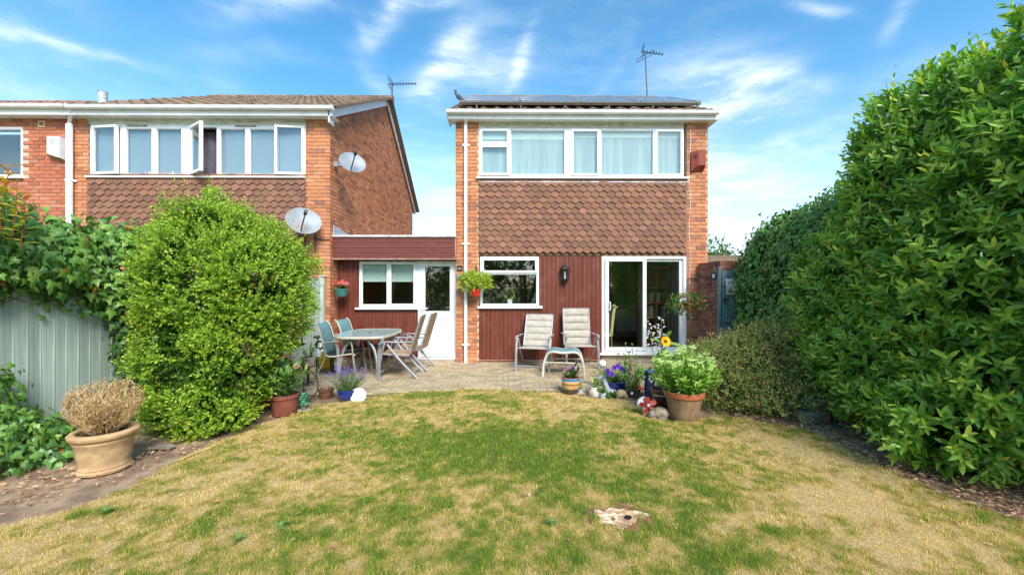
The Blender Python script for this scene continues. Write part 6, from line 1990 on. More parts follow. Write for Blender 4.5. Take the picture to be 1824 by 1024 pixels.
    for p in tops[:130]:
        d = (p - cc).normalized(); e = p + (d + Vector((0, 0, .6))).normalized() * random.uniform(.04, .10)
        sp.tube([p, e], .0012, 3)
        for k in range(10):
            P1.append(tuple(e + d * (k * .003) + Vector((random.gauss(0, .004), random.gauss(0, .004), 0)))); A.append((random.gauss(0, 1), random.gauss(0, 1), .6)); N.append((random.gauss(0, .4), -.6, 1))
    sp.build('flower_stalk', MAT['stem'], t)
    leaves('flower_spikes', P1, A, N, RNG.uniform(.011, .02, len(P1)), 'quad', lv, t, RNG.random(len(P1)))
    # scalloped shape standing in for a plain white blotch beside it
    c = G(640, 714)
    t = thing('white_blotch_shape', 'white scalloped flat shape standing in for a blotch by the blue lavender pot', 'plaque', TR(c))
    out = []
    for k in range(80):
        a = 2 * pi * k / 80; r = .105 * (1 + .07 * abs(sin(a * 4.5)))
        out.append((r * cos(a) * 1.02, 0, r * sin(a) * .95 + .095))
    recalc(MB().prism(out, (0, .014, 0)).build('plate', M_('blotch_white', s(240, 241, 244), s(228, 230, 234), 6, .7), t, TR(c.x, c.y - .07, c.z) @ Matrix.Rotation(radians(-14), 4, 'X')))
    # bird feeder hanging in the shrub edge
    c = P(525, 612, 5.6); M = TR(c)
    t = thing('bird_feeder', 'dark lantern shaped bird feeder hanging at the shrub edge', 'bird feeder', M)
    MB().lathe([(.11, -.03), (.135, -.015), (.135, -.005), (.1, -.005)], 20).build('tray', MAT['bark'], t, M)
    MB().lathe([(.12, .15), (.09, .18), (.03, .21), (.015, .235)], 4).build('feeder_roof', MAT['iron'], t, M @ Matrix.Rotation(pi / 4, 4, 'Z'))
    for sx in (-1, 1):
        for sy in (-1, 1): MB().cbox(sx * .065 - .01, sx * .065 + .01, sy * .065 - .01, sy * .065 + .01, -.005, .15, .003).build('bar', MAT['iron'], t, M)
    MB().lathe([(.045, -.004), (.045, .145)], 12).build('seed_tube', glass_mat('feeder_plastic', (.75, .78, .75, 1), k=1.5), t, M)
    MB().tube([(0, 0, .235), (0, 0, .75)], .003, 4).build('wire', MAT['iron'], t, M)
    # hose reel
    c = P(581, 655, 7.55); M = TR(c.x, c.y, PZ, radians(12))
    t = thing('hose_reel', 'green hose reel wound with yellow hose beside the fence end', 'hose reel', M)
    gm = M_('green_plastic', s(52, 124, 92), s(42, 104, 78), 8, .5)
    ym = M_('yellow_hose', s(240, 206, 60), s(226, 184, 40), 10, .5)
    for x in (-.105, .105):
        MB().lathe([(.05, -.01), (.16, -.008), (.17, 0), (.16, .008), (.05, .01)], 24).build('drum_side', gm, t, M @ Matrix.Translation((x, 0, .2)) @ Matrix.Rotation(pi / 2, 4, 'Y'))
    for j in range(3):
        for i in range(8):
            r = .095 + j * .02; x = -.085 + i * .024 + (j % 2) * .01
            MB().tube([(x, r * cos(a), .2 + r * sin(a) * (1.12 if sin(a) > 0 else 1.05)) for a in np.linspace(0, 2 * pi, 21)], .012, 5).build('hose_loop', ym, t, M)
    MB().tube([(-.12, -.13, .0), (-.12, .13, .0), (.12, .13, .0), (.12, -.13, .0), (-.12, -.13, .0)], .014, 6).tube([(-.12, 0, .2), (-.12, .1, .0)], .012, 6).tube([(.12, 0, .2), (.12, .1, .0)], .012, 6).tube([(-.12, .02, .36), (.12, .02, .36)], .012, 6).build('stand', gm, t, M)
    # hanging baskets
    def basket(label, c, r, h, mat, hook, wallp, kind, n=3, name='hanging_basket'):
        t = thing(name, label, 'hanging basket', TR(c))
        MB().lathe([(r * .55, -h), (r * .8, -h * .6), (r, -.01), (r * 1.06, 0), (r * 1.02, .006), (r * .94, -.01)], 28).build('basket', mat, t, TR(c), smooth=True)
        MB().lathe([(.001, -.015), (r * .94, -.02)], 20, cap0=False).build('soil', MAT['soil'], t, TR(c))
        wr = MB()
        for k in range(n):
            a = 2 * pi * k / n + .4; wr.tube([c + Vector((cos(a) * r, sin(a) * r, 0)), Vector(hook)], .003, 4)
        wr.build('chain', MAT['iron'], t)
        bracket(t, wallp, Vector(hook) + Vector((0, 0, .045)), .16)
        return t
    tg = M_('teal_plastic_basket', s(74, 134, 124), s(62, 116, 110), 10, .5)
    c = P(608, 515, 8.35)
    t = basket('teal hanging basket of pink and red geraniums by the link window', c, .145, .15, tg, c + Vector((.0, 0, .42)), (XX(592, 8.45), 8.45, c.z + .5), 0)
    tops = stemmy(t, c - Vector((0, 0, .02)), 26, .17, .15, .05, MIXL, 'round', 5, (.35, .3), r=.003)
    tops.sort(key=lambda p: p.y)
    for i in range(5):
        pm = petal_mat('geranium_petal', *[(s(196, 24, 34), s(232, 74, 60)), (s(214, 60, 100), s(244, 190, 206)), (s(220, 70, 60), s(240, 130, 110)), (s(206, 40, 80), s(250, 220, 226)), (s(230, 90, 40), s(240, 60, 50))][i])
        florets(t, [p + Vector((0, -.01, .015)) for p in tops[i:20:5]], 16, .034, .026, pm, 'flower_head')
    rm = M_('red_plastic_basket', s(222, 44, 26), s(206, 36, 22), 10, .4)
    c = P(847.5, 514, 8.22)
    t = basket('red hanging basket of yellow green trailing plants on the left pier', c, .105, .155, rm, c + Vector((0, .02, .4)), (c.x, 8.49, c.z + .44), 1)
    stemmy(t, c + Vector((0, 0, .04)), 60, .30, .25, .05, BASK, 'small', 9, (.45, .3), r=.003, hj=.8, alpha=1.1)
    lob = [(c + Vector((-.03, -.02, .17)), (.27, .22, .16)), (c + Vector((-.18, -.03, .10)), (.15, .15, .15)), (c + Vector((.15, -.02, .12)), (.15, .15, .13))]
    p, nr = shell(lob, 330, .5, 1.0); P1, A, N, T = shoots(p, nr, .1, 6, .3, .5)
    leaves('trailing_foliage', P1, A, N, RNG.uniform(.03, .055, len(T)), 'small', BASK, t, .45 + .25 * T + RNG.normal(0, .15, len(T)))
    c = P(1226, 540, 7.75)
    t = basket('red hanging basket with half dry trailing plant by the patio door', c, .105, .14, rm, c + Vector((0, .0, .42)), (XX(1243, YM) - .01, 7.95, c.z + .5), 2)
    lob = [(c + Vector((-.02, 0, .05)), (.26, .2, .09)), (c + Vector((-.24, -.02, -.04)), (.14, .12, .14)), (c + Vector((.2, 0, .0)), (.12, .12, .12)), (c + Vector((-.1, -.1, -.13)), (.07, .07, .16))]
    p, nr = shell(lob, 190, .5, 1.0); P1, A, N, T = shoots(p, nr, .08, 5, .1, .5)
    leaves('trailing_foliage', P1, A, N, RNG.uniform(.035, .06, len(T)), 'small', MIXL, t, .45 + RNG.normal(0, .25, len(T)))
    p, nr = shell(lob, 26, .8, 1.05)
    P1, A, N, T = shoots(p, nr, .05, 3, -.3, .6); leaves('dry_leaves', P1, A, N, RNG.uniform(.04, .06, len(T)), 'small', leaf_mat('apricot_leaf', [(0, s(214, 128, 84)), (1, s(236, 188, 140))], .7), t, RNG.random(len(T)))


def build_right_pots():
    # big terracotta pot with the sedum
    c = G(1218, 746); M = TR(c)
    t = thing('potted_sedum', 'large terracotta pot of lime green sedum at the lawn edge', 'potted plant', M)
    tm = M_('limed_terracotta', s(150, 122, 92), s(128, 98, 72), 6, .9, .4, 40, dirt=(s(168, 150, 120), .8), dirt_scale=7, stretch=(2.2, 2.2, .9))
    MB().lathe([(.150, 0), (.158, .008), (.176, .1), (.196, .2), (.214, .29)], 48).build('pot', tm, t, M, smooth=True)
    MB().lathe([(.214, .285), (.232, .29), (.236, .3), (.238, .345), (.232, .352), (.214, .352), (.21, .31)], 48, cap0=False).build('pot_rim', MAT['terracotta'], t, M, smooth=True)
    MB().lathe([(.001, .32), (.21, .31)], 24, cap0=False).build('soil', MAT['soil'], t, M)
    cc = c + Vector((0, -.02, .30))
    tops = stemmy(t, cc, 170, .60, .40, .068, SED, 'oval', 14, (.15, .48), r=.005, hj=.5, z0=.1)
    fl = leaf_mat('sedum_bud', [(0, s(190, 214, 120)), (1, s(224, 232, 176))], .7, .2)
    tops = sorted(tops, key=lambda p: -p.z)[:72]
    florets(t, tops, 44, .04, .014, fl, 'flower_head', 'quad', flat=.35)
    # sunflower and hosta flower stalks behind
    b = G(1188, 715)
    t = thing('sunflower_plant', 'sunflower with one yellow bloom behind the sedum', 'flower', TR(b))
    top = P(1184, 608, b.y)
    MB().tube(curve([b, b.lerp(top, .5) + Vector((.02, 0, 0)), top]), .009, 6).build('stem', MAT['stem'], t)
    ym = petal_mat('sunflower_petal', s(232, 168, 20), s(248, 208, 48)); br = M_('sunflower_disc', s(84, 52, 22), s(58, 34, 14), 60, .9, .5, 120)
    for dx, dz, r, fc in ((0, 0, .085, (.15, -1, .3)),):
        for ring_ in (0, 1): blossom(t, top + Vector((dx, .004 * ring_ - .02, dz)), r * (1 - .12 * ring_), ym, 15, fc, br if ring_ else None, shape='small')
    P1 = [tuple(top + Vector(q)) for q in ((-.02, .03, -.02), (.03, .02, -.03), (.0, .02, -.1), (.02, .05, .05), (-.03, .03, -.17))]
    leaves('big_leaf', P1, [(-1, -.1, .35), (1, -.2, -.12), (-.5, -.6, -.4), (.4, -.2, .5), (-1, -.3, -.3)], [(.2, -.5, 1), (.1, -.5, 1), (0, -.8, .6), (0, -1, .4), (.2, -.6, 1)], np.array([.2, .25, .18, .14, .16]), 'oval', MIXL, t, np.array([.8, .85, .5, .7, .5]), kind=None)
    b = G(1172, 705)
    t = thing('hosta_flower', 'tall pale lilac hosta flower stalks in front of the patio door', 'flower', TR(b))
    wh = petal_mat('pale_lilac_petal', s(206, 196, 214), s(240, 234, 240))
    for (px, py, px2) in ((1152, 566, 1168), (1178, 564, 1174), (1170, 580, 1172)):
        tp = P(px, py, b.y); m = b.lerp(tp, .6) + Vector((.02, 0, 0))
        MB().tube(curve([b, m, tp]), .005, 5).build('stalk', MAT['stem'], t)
        P1, A, N = [], [], []
        for k in range(13):
            q = m.lerp(tp, .1 + .9 * k / 12); an = k * 2.4; q = q + Vector((cos(an) * .03, sin(an) * .02, -.01))
            for e in range(4):
                P1.append(tuple(q)); A.append((cos(an) + random.gauss(0, .55), sin(an) * .6 - .3 + random.gauss(0, .4), -.3 + random.gauss(0, .5))); N.append((random.gauss(0, .4), -1, .6))
        leaves('bell_flowers', P1, A, N, RNG.uniform(.03, .05, len(P1)), 'oval', wh, t, RNG.random(len(P1)))
    stemmy(t, b, 16, .55, .3, .16, MIXL, 'oval', 4, (.45, .2), r=.005)
    # dark brown glazed pot
    c = G(1177, 727); M = TR(c)
    t = thing('dark_brown_pot', 'dark brown glazed pot with white marks behind the terracotta pot', 'pot', M)
    bm = M_('dark_brown_glaze', s(84, 52, 44), s(58, 36, 32), 5, .2, coat=.5)
    pot(t, M, .125, .09, .26, bm, .03, .014, .012)
    for i in range(7):
        a = -pi / 2 - .9 + i * .22
        MB().obox(Matrix.Translation((cos(a) * .131, sin(a) * .131, .195)) @ Matrix.Rotation(a + pi / 2, 4, 'Z'), .016, .004, .018).build('white_mark', MAT['white'], t, M)
    # navy figure
    c = G(1157, 712); M = TR(c)
    t = thing('navy_ornament', 'tall navy blue garden ornament with white diamond behind the pinwheel', 'ornament', M)
    nv = M_('navy_paint', s(30, 44, 78), s(22, 32, 58), 8, .5)
    MB().lathe([(.06, 0), (.066, .1), (.072, .2), (.062, .28), (.055, .32), (.066, .36), (.07, .40), (.05, .42), (.01, .425)], 20).build('body', nv, t, M, smooth=True)
    z = .31
    for a in range(4):
        p = [(.0, 0, .045), (.032, 0, 0), (0, 0, -.045), (-.032, 0, 0)]
        MB().tube([Vector(p[a]) + Vector((0, -.066, z)), Vector(p[(a + 1) % 4]) + Vector((0, -.066, z))], .005, 4).build('diamond_line', MAT['white'], t, M)
    MB().cbox(-.05, .05, -.068, -.02, .40, .43, .01).build('blue_cap', M_('bright_blue_paint', s(36, 96, 170), s(30, 84, 150), 8, .5), t, M)
    # pinwheel / plane ornament
    c = G(1150, 741); M = TR(c)
    t = thing('pinwheel_ornament', 'red and white weathered propeller ornament beside the stone rabbit', 'ornament', M)
    rd = M_('weathered_red_paint', s(168, 56, 48), s(140, 44, 40), 12, .6); wt = M_('weathered_white_paint', s(206, 208, 212), s(150, 156, 166), 14, .7)
    for k in range(5):
        a = 2 * pi * k / 5 + .5
        LV = [Vector((r * cos(a) - w * sin(a), 0.012 * (1 if w > 0 else -1), r * sin(a) + w * cos(a))) + Vector((.015, -.05, .15)) for r, w in ((.015, .008), (.05, .028), (.095, .03), (.11, .012), (.11, -.012), (.095, -.03), (.05, -.028), (.015, -.008))]
        recalc(MB().prism(LV, (0, .008, 0)).build('blade', rd, t, M))
    MB().sphere((.015, -.055, .15), .02).build('hub', wt, t, M)
    o = MB().sphere((-.04, .02, .17), (.085, .04, .055), M=Matrix.Rotation(radians(-50), 3, 'Y')).sphere((-.01, .0, .06), (.03, .03, .06)).sphere((.05, .02, .1), (.05, .03, .035)).build('body', wt, t, M); remesh(o, .008)
    # stone rabbit
    c = G(1171, 746); M = TR(c.x, c.y, c.z, .0, .88)
    st = M_('mottled_stone', s(150, 140, 120), s(96, 92, 78), 14, .95, .7, 50, dirt=(s(178, 170, 150), .6), dirt_scale=9)
    b = MB().sphere((.03, 0, .085), (.115, .08, .085)).sphere((.075, 0, .075), (.075, .085, .075)).sphere((-.075, -.01, .07), (.06, .05, .05), M=Matrix.Rotation(radians(20), 3, 'Y')).sphere((-.105, -.015, .055), (.034, .034, .03))
    b.sphere((-.03, -.035, .118), (.06, .015, .02), M=Matrix.Rotation(radians(12), 3, 'Y')).sphere((-.03, .03, .12), (.06, .015, .02), M=Matrix.Rotation(radians(12), 3, 'Y')).sphere((-.06, -.03, .015), (.05, .02, .018)).sphere((-.06, .03, .015), (.05, .02, .018)).sphere((.06, -.06, .02), (.06, .025, .022)).sphere((.145, 0, .06), .025)
    o = remesh(b.build('rabbit_statue', st, None, M), .008); tag(o, 'mottled stone rabbit crouching on the lawn by the terracotta pot', 'statue')
    # black plastic pot with leafy plant
    c = G(1128, 709); M = TR(c)
    t = thing('black_plastic_pot', 'black plastic pot with leafy plant and red cap on its rim', 'potted plant', M)
    pot(t, M, .10, .08, .155, MAT['black'], .018, .008)
    MB().box(-.06, -.035, -.094, -.088, .08, .11).build('white_label', MAT['white'], t, M)
    stemmy(t, c + Vector((0, 0, .13)), 24, .44, .20, .055, MIXL, 'small', 10, (.4, .3), r=.004, hj=.4)
    MB().tube([(c.x + .02, c.y, c.z + .14), (c.x - .05, c.y - .02, c.z + .58)], .006, 5).build('cane', MAT['oak'], t)
    t2 = M @ Matrix.Translation((.06, -.08, .15))
    MB().lathe([(.028, 0), (.028, .03), (.02, .034), (.02, .055), (.018, .06)], 14, cap1=True).build('red_cap', M_('red_plastic', s(214, 44, 34), s(196, 36, 28), 10, .4), t, t2)
    # blue glazed teapot planter with petunias
    c = G(1096, 701); M = TR(c.x, c.y + .05, c.z)
    t = thing('blue_glazed_planter', 'dark blue glazed planter of purple petunias', 'potted plant', M)
    bl = M_('dark_blue_glaze', s(26, 40, 104), s(18, 28, 76), 5, .12, coat=.6)
    pot(t, M, .175, .115, .19, bl, .03, .01, .03)
    MB().tube([(-.17 + .045 * cos(a) - .03, -.08, .11 + .065 * sin(a)) for a in np.linspace(.6, 5.6, 14)], .012, 6).build('handle', bl, t, M)
    tops = stemmy(t, M.translation + Vector((0, 0, .16)), 46, .24, .24, .045, MIXL, 'small', 9, (.55, .3), r=.003, hj=.6)
    pu = petal_mat('purple_petal', s(72, 36, 150), s(112, 70, 190)); yc = M_('petunia_throat', s(60, 24, 110), s(40, 16, 80), 20, .8)
    for (px, py) in ((1082, 660), (1094, 655), (1106, 656), (1114, 660), (1090, 667), (1084, 664), (1100, 652)):
        blossom(t, P(px, py, 5.86), .045, pu, 6, (random.uniform(-.3, .3), -1, .45), yc)
    # white globe and tall weeds behind
    c = P(1073, 648, 6.35); t = tag(MB().sphere((0, 0, 0), .062, 20, 14).build('white_globe', M_('frosted_globe', s(222, 222, 216), s(206, 206, 198), 5, .4), None, TR(c), smooth=True), 'frosted white globe among the plants beside the petunias', 'ornament')
    b = G(1085, 690)
    t = thing('feathery_plant', 'feathery light green plant growing behind the petunias', 'plant', TR(b))
    stemmy(t, b, 40, .52, .32, .04, FUC, 'blade', 14, (.3, .2), r=.002, hj=.6)
    stemmy(t, b + Vector((.35, .0, 0)), 20, .75, .25, .05, MIXL, 'small', 12, (.4, .2), r=.003, hj=.6, name='side_foliage', stem='side_stem')
    # white log planter
    c = G(1061, 706); M = TR(c)
    t = thing('white_log_planter', 'white painted log planter with a few leaves', 'planter', M)
    wm = M_('chipped_white_paint', s(214, 208, 196), s(180, 168, 150), 9, .8, .6, 40, dirt=(s(120, 98, 76), .7), dirt_scale=11)
    pot(t, M, .10, .096, .15, wm, .02, .004, .01)
    stemmy(t, c + Vector((0, 0, .13)), 7, .13, .09, .06, MIXL, 'round', 4, (.6, .3))
    # goose-neck ornament
    c = G(1077, 704); M = TR(c.x, c.y - .02, c.z)
    b = MB().tube(curve([(.06, 0, .02), (.03, 0, .1), (.0, 0, .2), (-.01, 0, .26), (-.045, 0, .285), (-.075, 0, .265)], 5), [.05 - .0011 * i for i in range(26)], 10).sphere((-.07, 0, .265), (.036, .026, .026)).sphere((.09, 0, .05), (.10, .06, .055)).sphere((-.11, 0, .255), (.022, .01, .008))
    o = remesh(b.build('goose_ornament', M_('pale_grey_glaze', s(170, 178, 184), s(150, 158, 166), 6, .4), None, M), .008); tag(o, 'pale grey goose ornament with curved neck left of the blue planter', 'ornament')
    # tortoise
    c = G(1106, 709); M = TR(c)
    st2 = M_('tan_stone', s(164, 146, 112), s(128, 112, 84), 16, .9, .7, 60)
    b = MB().sphere((0, 0, .065), (.085, .07, .062)).sphere((0, 0, .045), (.09, .075, .02)).sphere((.10, -.01, .035), (.03, .02, .02))
    for sx in (-1, 1):
        for sy in (-1, 1): b.sphere((sx * .065, sy * .05, .02), (.022, .018, .024))
    o = remesh(b.build('tortoise_statue', st2, None, M), .007); tag(o, 'small tan stone tortoise at the edge of the patio', 'statue')
    # two little metal cans with seedlings
    for i, (px, py, lab) in enumerate(((1033, 702, 'small grey metal can with seedling beside the striped pot'), (1074, 710, 'small grey metal can with seedling beside the white log planter'))):
        c = G(px, py); M = TR(c)
        t = thing('metal_can', lab, 'potted plant', M, 'small metal cans')
        pot(t, M, .042, .038, .082, MAT['lead'], .01, .003)
        stemmy(t, c + Vector((0, 0, .07)), 7, .11, .06 if i == 0 else .09, .045, MIXL, 'round', 4, (.6, .3), r=.003)
    b = G(1090, 709)
    t = thing('strawberry_plant', 'low leafy plant between the metal can and the tortoise', 'plant', TR(b))
    stemmy(t, b, 12, .1, .1, .06, MIXL, 'round', 3, (.4, .3), r=.003)
    # striped pot with pink flowers and solar light
    c = G(1017, 702); M = TR(c)
    t = thing('striped_pot', 'blue tan and brown striped pot of pink flowers', 'potted plant', M)
    prf = pot_profile(.135, .088, .26, .03, .006, .018)
    def seg(z0, z1, mat, nm):
        def rad(z):
            for (a, za), (b2, zb) in zip(prf, prf[1:]):
                if za <= z <= zb and zb > za: return lerp(a, b2, (z - za) / (zb - za))
            return prf[-1][0]
        pr = [(rad(lerp(z0, z1, i / 6)), lerp(z0, z1, i / 6)) for i in range(7)]
        MB().lathe(pr, 36, cap0=(z0 == 0)).build(nm, mat, t, M, smooth=True)
    seg(0, .10, M_('slate_brown_glaze', s(92, 84, 76), s(74, 68, 62), 5, .35), 'brown_band')
    seg(.10, .155, M_('tan_glaze', s(196, 160, 104), s(178, 138, 80), 5, .35), 'tan_band')
    seg(.155, .18, M_('umber_glaze', s(150, 106, 62), s(130, 90, 50), 5, .35), 'umber_band')
    seg(.18, .217, M_('tan_glaze_light', s(206, 172, 112), s(190, 154, 92), 5, .35), 'tan_band')
    seg(.217, .256, M_('blue_glaze', s(44, 134, 186), s(36, 116, 170), 5, .3), 'blue_band')
    MB().lathe([(.139, .256), (.13, .262), (.12, .255), (.12, .2)], 36, cap0=False).build('rim', MAT['terracotta'], t, M, smooth=True)
    MB().lathe([(.001, .235), (.122, .23)], 24, cap0=False).build('soil', MAT['soil'], t, M)
    tops = stemmy(t, c + Vector((0, 0, .22)), 44, .19, .13, .035, MIXL, 'small', 9, (.35, .4), r=.003)
    florets(t, sorted(tops, key=lambda p: -p.z + p.x * .3)[:12], 9, .022, .02, petal_mat('mauve_petal', s(176, 84, 160), s(220, 150, 208)), 'flower_head')
    c = P(1025, 655, 5.95); M = TR(c)
    t = thing('solar_spotlight', 'black solar spotlight standing in the striped pot', 'light', M)
    MB().lathe([(.03, .0), (.045, -.02), (.05, -.05), (.044, -.052), (.04, -.03), (.0, -.03)], 18).build('lamp_head', MAT['black'], t, M @ Matrix.Rotation(radians(-80), 4, 'X') @ Matrix.Rotation(pi, 4, 'X') @ Matrix.Rotation(pi, 4, 'X'))
    MB().sphere((0, -.04, -.004), (.036, .012, .036)).build('lens', MAT['chrome'], t, M)
    MB().tube([(0, .0, -.3), (.0, .0, .05), (.03, 0, .085)], .012, 6).build('stake', MAT['black'], t, M)
    MB().cbox(-.02, .085, -.045, .045, .085, .10, .006).build('solar_plate', MAT['black'], t, M @ Matrix.Rotation(radians(8), 4, 'Y'))


def build_misc():
    # tree stump
    M = TR(STUMP.x, STUMP.y, -.008)
    t = thing('tree_stump', 'old flush cut tree stump with pale wood and a dark hole in the lawn', 'tree stump', M)
    wm = M_('pale_cut_wood', s(222, 202, 172), s(160, 122, 90), 11, .9, .7, 30, dirt=(s(120, 86, 60), .7), dirt_scale=9, stretch=(1, 3, 1))
    pr = []
    n = 40; V = []; F = []
    rr = [(.30, .0), (.27, .018), (.22, .026), (.15, .030), (.08, .032), (.0, .031)]
    rads = [1 + .16 * sin(3 * 2 * pi * k / n + 1) + .1 * sin(7 * 2 * pi * k / n) for k in range(n)]
    for (r, z) in rr:
        for k in range(n):
            a = 2 * pi * k / n
            V.append((r * .44 * rads[k] * cos(a) * 1.5, r * .44 * rads[k] * sin(a), z + (.007 * sin(5 * a + r * 30) + random.uniform(-.006, .006) if r > .01 else 0)))
    for i in range(len(rr) - 1):
        for k in range(n): F.append((i * n + k, i * n + (k + 1) % n, i * n + n + (k + 1) % n, i * n + n + k))
    MB().add(V, F).build('cut_face', wm, t, M)
    bm = M_('orange_brown_bark', s(164, 118, 84), s(112, 82, 58), 10, .95, .8, 40)
    for i in range(34):
        a = random.uniform(0, 2 * pi); r = random.uniform(.07, .16); l = random.uniform(.03, .09)
        MB().obox(Matrix.Translation((cos(a) * r * 1.5, sin(a) * r, .020)) @ Matrix.Rotation(a + pi / 2 + random.uniform(-.4, .4), 4, 'Z') @ Matrix.Rotation(random.uniform(-.3, .5), 4, 'X'), l, random.uniform(.01, .024), .009).build('bark_piece', bm, t, M)
    MB().lathe([(.024, .036), (.022, .039), (.0, .039)], 14).build('hole', M_('hole_dark', s(30, 22, 16), s(22, 16, 12), 20, 1), t, M @ Matrix.Translation((.055, -.04, 0)))
    # weeds in the lawn
    wl = leaf_mat('weed_leaf', [(0, s(84, 126, 62)), (1, s(132, 166, 92))], .5, .25)
    weeds = [((984, 938), 'rosette weed in the lawn left of the stump'), ((425, 968), 'rosette weed in the front left lawn'), ((670, 757), 'rosette weed near the blue lavender pot on the lawn'), ((500, 945), 'rosette weed in the dry grass at centre left'), ((188, 918), 'grass tuft weed beside the dry left border')]
    for (px, lab) in weeds:
        c = G(*px); t = thing('lawn_weed', lab, 'weed', TR(c), 'rosette weeds in the lawn')
        n = 26; a = RNG.uniform(0, 2 * pi, n); e = RNG.uniform(.0, .45, n)
        leaves('rosette', np.tile((c.x, c.y, .035), (n, 1)), np.stack([np.cos(a), np.sin(a), e], -1), np.stack([-np.cos(a) * .3, -np.sin(a) * .3, np.ones(n)], -1), RNG.uniform(.03, .075, n), 'blade', wl, t, RNG.random(n), kind=None)
    # stones at the right bed
    sm = M_('weathered_stone_block', s(150, 142, 126), s(104, 98, 86), 6, .95, .8, 30, dirt=(s(120, 124, 92), .6), dirt_scale=5)
    for (px, py, w, h, d, z, rz, lab) in ((1450, 752, .34, .13, .2, 0, .1, 'lower weathered stone block under the laurel edge'), (1452, 748, .32, .12, .18, .135, -.08, 'upper weathered stone block stacked under the laurel edge'), (1408, 742, .3, .2, .2, 0, .3, 'dark stone block half behind the fuchsia')):
        c = G(px, py); M = TR(c.x, c.y + .05, z, rz)
        mb = MB().cbox(-w / 2, w / 2, -d / 2, d / 2, 0, h, .015)
        mb.V = [(x + random.uniform(-.008, .008), y + random.uniform(-.008, .008), zz + (random.uniform(-.006, .006) if zz > .01 else 0)) for x, y, zz in mb.V]
        tag(mb.build('stone_block', sm, None, M), lab, 'stone', 'stones edging the right bed')
    c = G(290, 799); tag(MB().cbox(-.1, .1, -.05, .05, 0, .03, .012).build('flat_stone', sm, None, TR(c)), 'flat pale stone at the foot of the round shrub', 'stone')
    # cane on the soil
    a, b = G(318, 820, .03), G(375, 797, .03)
    tag(MB().tube([a, a.lerp(b, .5) + Vector((0, .01, .006)), b], .008, 6).build('bamboo_cane', M_('bamboo', s(206, 176, 120), s(184, 150, 96), 20, .7), None), 'thin pale cane lying on the left border', 'cane')
    # leaf litter
    n = 4200
    P1 = []
    for _ in range(2300):
        u = random.random(); px = lerp(1290, 1830, u); py = lerp(752, 900, u ** 1.15) + random.gauss(-4, 26)
        g = G(px, max(730, py)); P1.append((g.x, g.y, .02 + random.random() * .015))
    for _ in range(520):
        g = G(random.uniform(90, 520), 10); u = random.random(); px = lerp(0, 520, u); py = lerp(900, 735, u) + random.gauss(-14, 18); g = G(px, py); P1.append((g.x, g.y, .015 + random.random() * .012))
    for _ in range(700):
        P1.append((random.uniform(3.4, 5.0), random.uniform(2.2, 5.6), .02 + random.random() * .02))
    P1 = np.array(P1); xs_ = RNG.uniform(-3.5, 3.5, 130); ys_ = RNG.uniform(2.2, 6.0, 130); P1 = np.concatenate([P1, np.stack([xs_, ys_, np.full(130, .032)], -1)])
    k = ~in_poly(P1[:, 0], P1[:, 1], [(x * .985, y) for x, y in LAWN_POLY]) | (RNG.random(len(P1)) < .03); k[-130:] = True; P1 = P1[k]; n = len(P1)
    a = RNG.uniform(0, 2 * pi, n)
    leaves('leaf_litter', P1, np.stack([np.cos(a), np.sin(a), RNG.normal(0, .15, n)], -1), np.stack([RNG.normal(0, .6, n), RNG.normal(0, .6, n), np.ones(n)], -1), RNG.uniform(.022, .055, n), 'oval', LIT, None, RNG.random(n))
    tag(bpy.data.objects['leaf_litter'], 'dry brown fallen leaves along the borders', 'leaf litter', kind='stuff')
    n = 2600
    x = RNG.uniform(-4.9, -1.6, n); y = RNG.uniform(2.2, 6.4, n); k = ~in_poly(x, y, LAWN_POLY) & (np.abs(x) > .55 * y - .3) & (x > -1.32 * y); x = x[k]; y = y[k]; n = len(x)
    a = RNG.uniform(0, 2 * pi, n)
    leaves('soil_crumbs', np.stack([x, y, np.full(n, .006)], -1), np.stack([np.cos(a), np.sin(a), RNG.uniform(0, .8, n)], -1), np.stack([RNG.normal(0, .5, n), RNG.normal(0, .5, n), np.ones(n)], -1), RNG.uniform(.008, .022, n), 'small', leaf_mat('soil_crumb', [(0, s(88, 68, 52)), (.7, s(150, 120, 92)), (1, s(200, 184, 160))], .9, 0, .1), None, RNG.random(n))
    tag(bpy.data.objects['soil_crumbs'], 'crumbs of dry soil and twigs on the left border', 'soil', kind='stuff')
    # red-tipped shrub leaning in at the left edge
    c = Vector((fx(3.45) - .1, 3.45, 1.6))
    t = thing('red_tipped_shrub', 'red and yellow tipped young leaves leaning in at the left edge', 'shrub', TR(c.x, c.y, 0))
    ph = leaf_mat('red_tip_leaf', [(0, s(96, 130, 44)), (.4, s(150, 158, 52)), (.7, s(200, 160, 60)), (1, s(206, 104, 70))], .35, .3)
    mb = MB(); P1, A, N, T = [], [], [], []
    for (px, py) in ((8, 330), (30, 345), (-10, 300), (15, 300), (45, 358), (-30, 340)):
        tp = P(px, py, 3.5); b = tp + Vector((-.10, .05, -.40)); mb.tube([b, b.lerp(tp, .5), tp], [.004, .0035, .0025], 5)
        for k in range(16):
            u = k / 15; an = k * 2.4 + px; P1.append(tuple(b.lerp(tp, .1 + .9 * u))); A.append((cos(an), sin(an) * .6, .15 + .3 * u)); N.append((0, -.3, 1)); T.append(u)
    mb.build('stem', M_('red_stem', s(150, 60, 50), s(130, 48, 42), 10, .6), t)
    leaves('leaf_sprays', P1, A, N, RNG.uniform(.09, .14, len(P1)), 'oval', ph, t, .15 + .65 * np.array(T) + RNG.normal(0, .15, len(T)))
    # things inside the windows
    cm = MAT['cream']
    x, y = XX(1090, 9.3) - .27, 9.3; M = TR(x, y, .1, radians(-82))
    t = thing('dining_chair', 'cream high backed dining chair behind the patio door glass', 'chair', M)
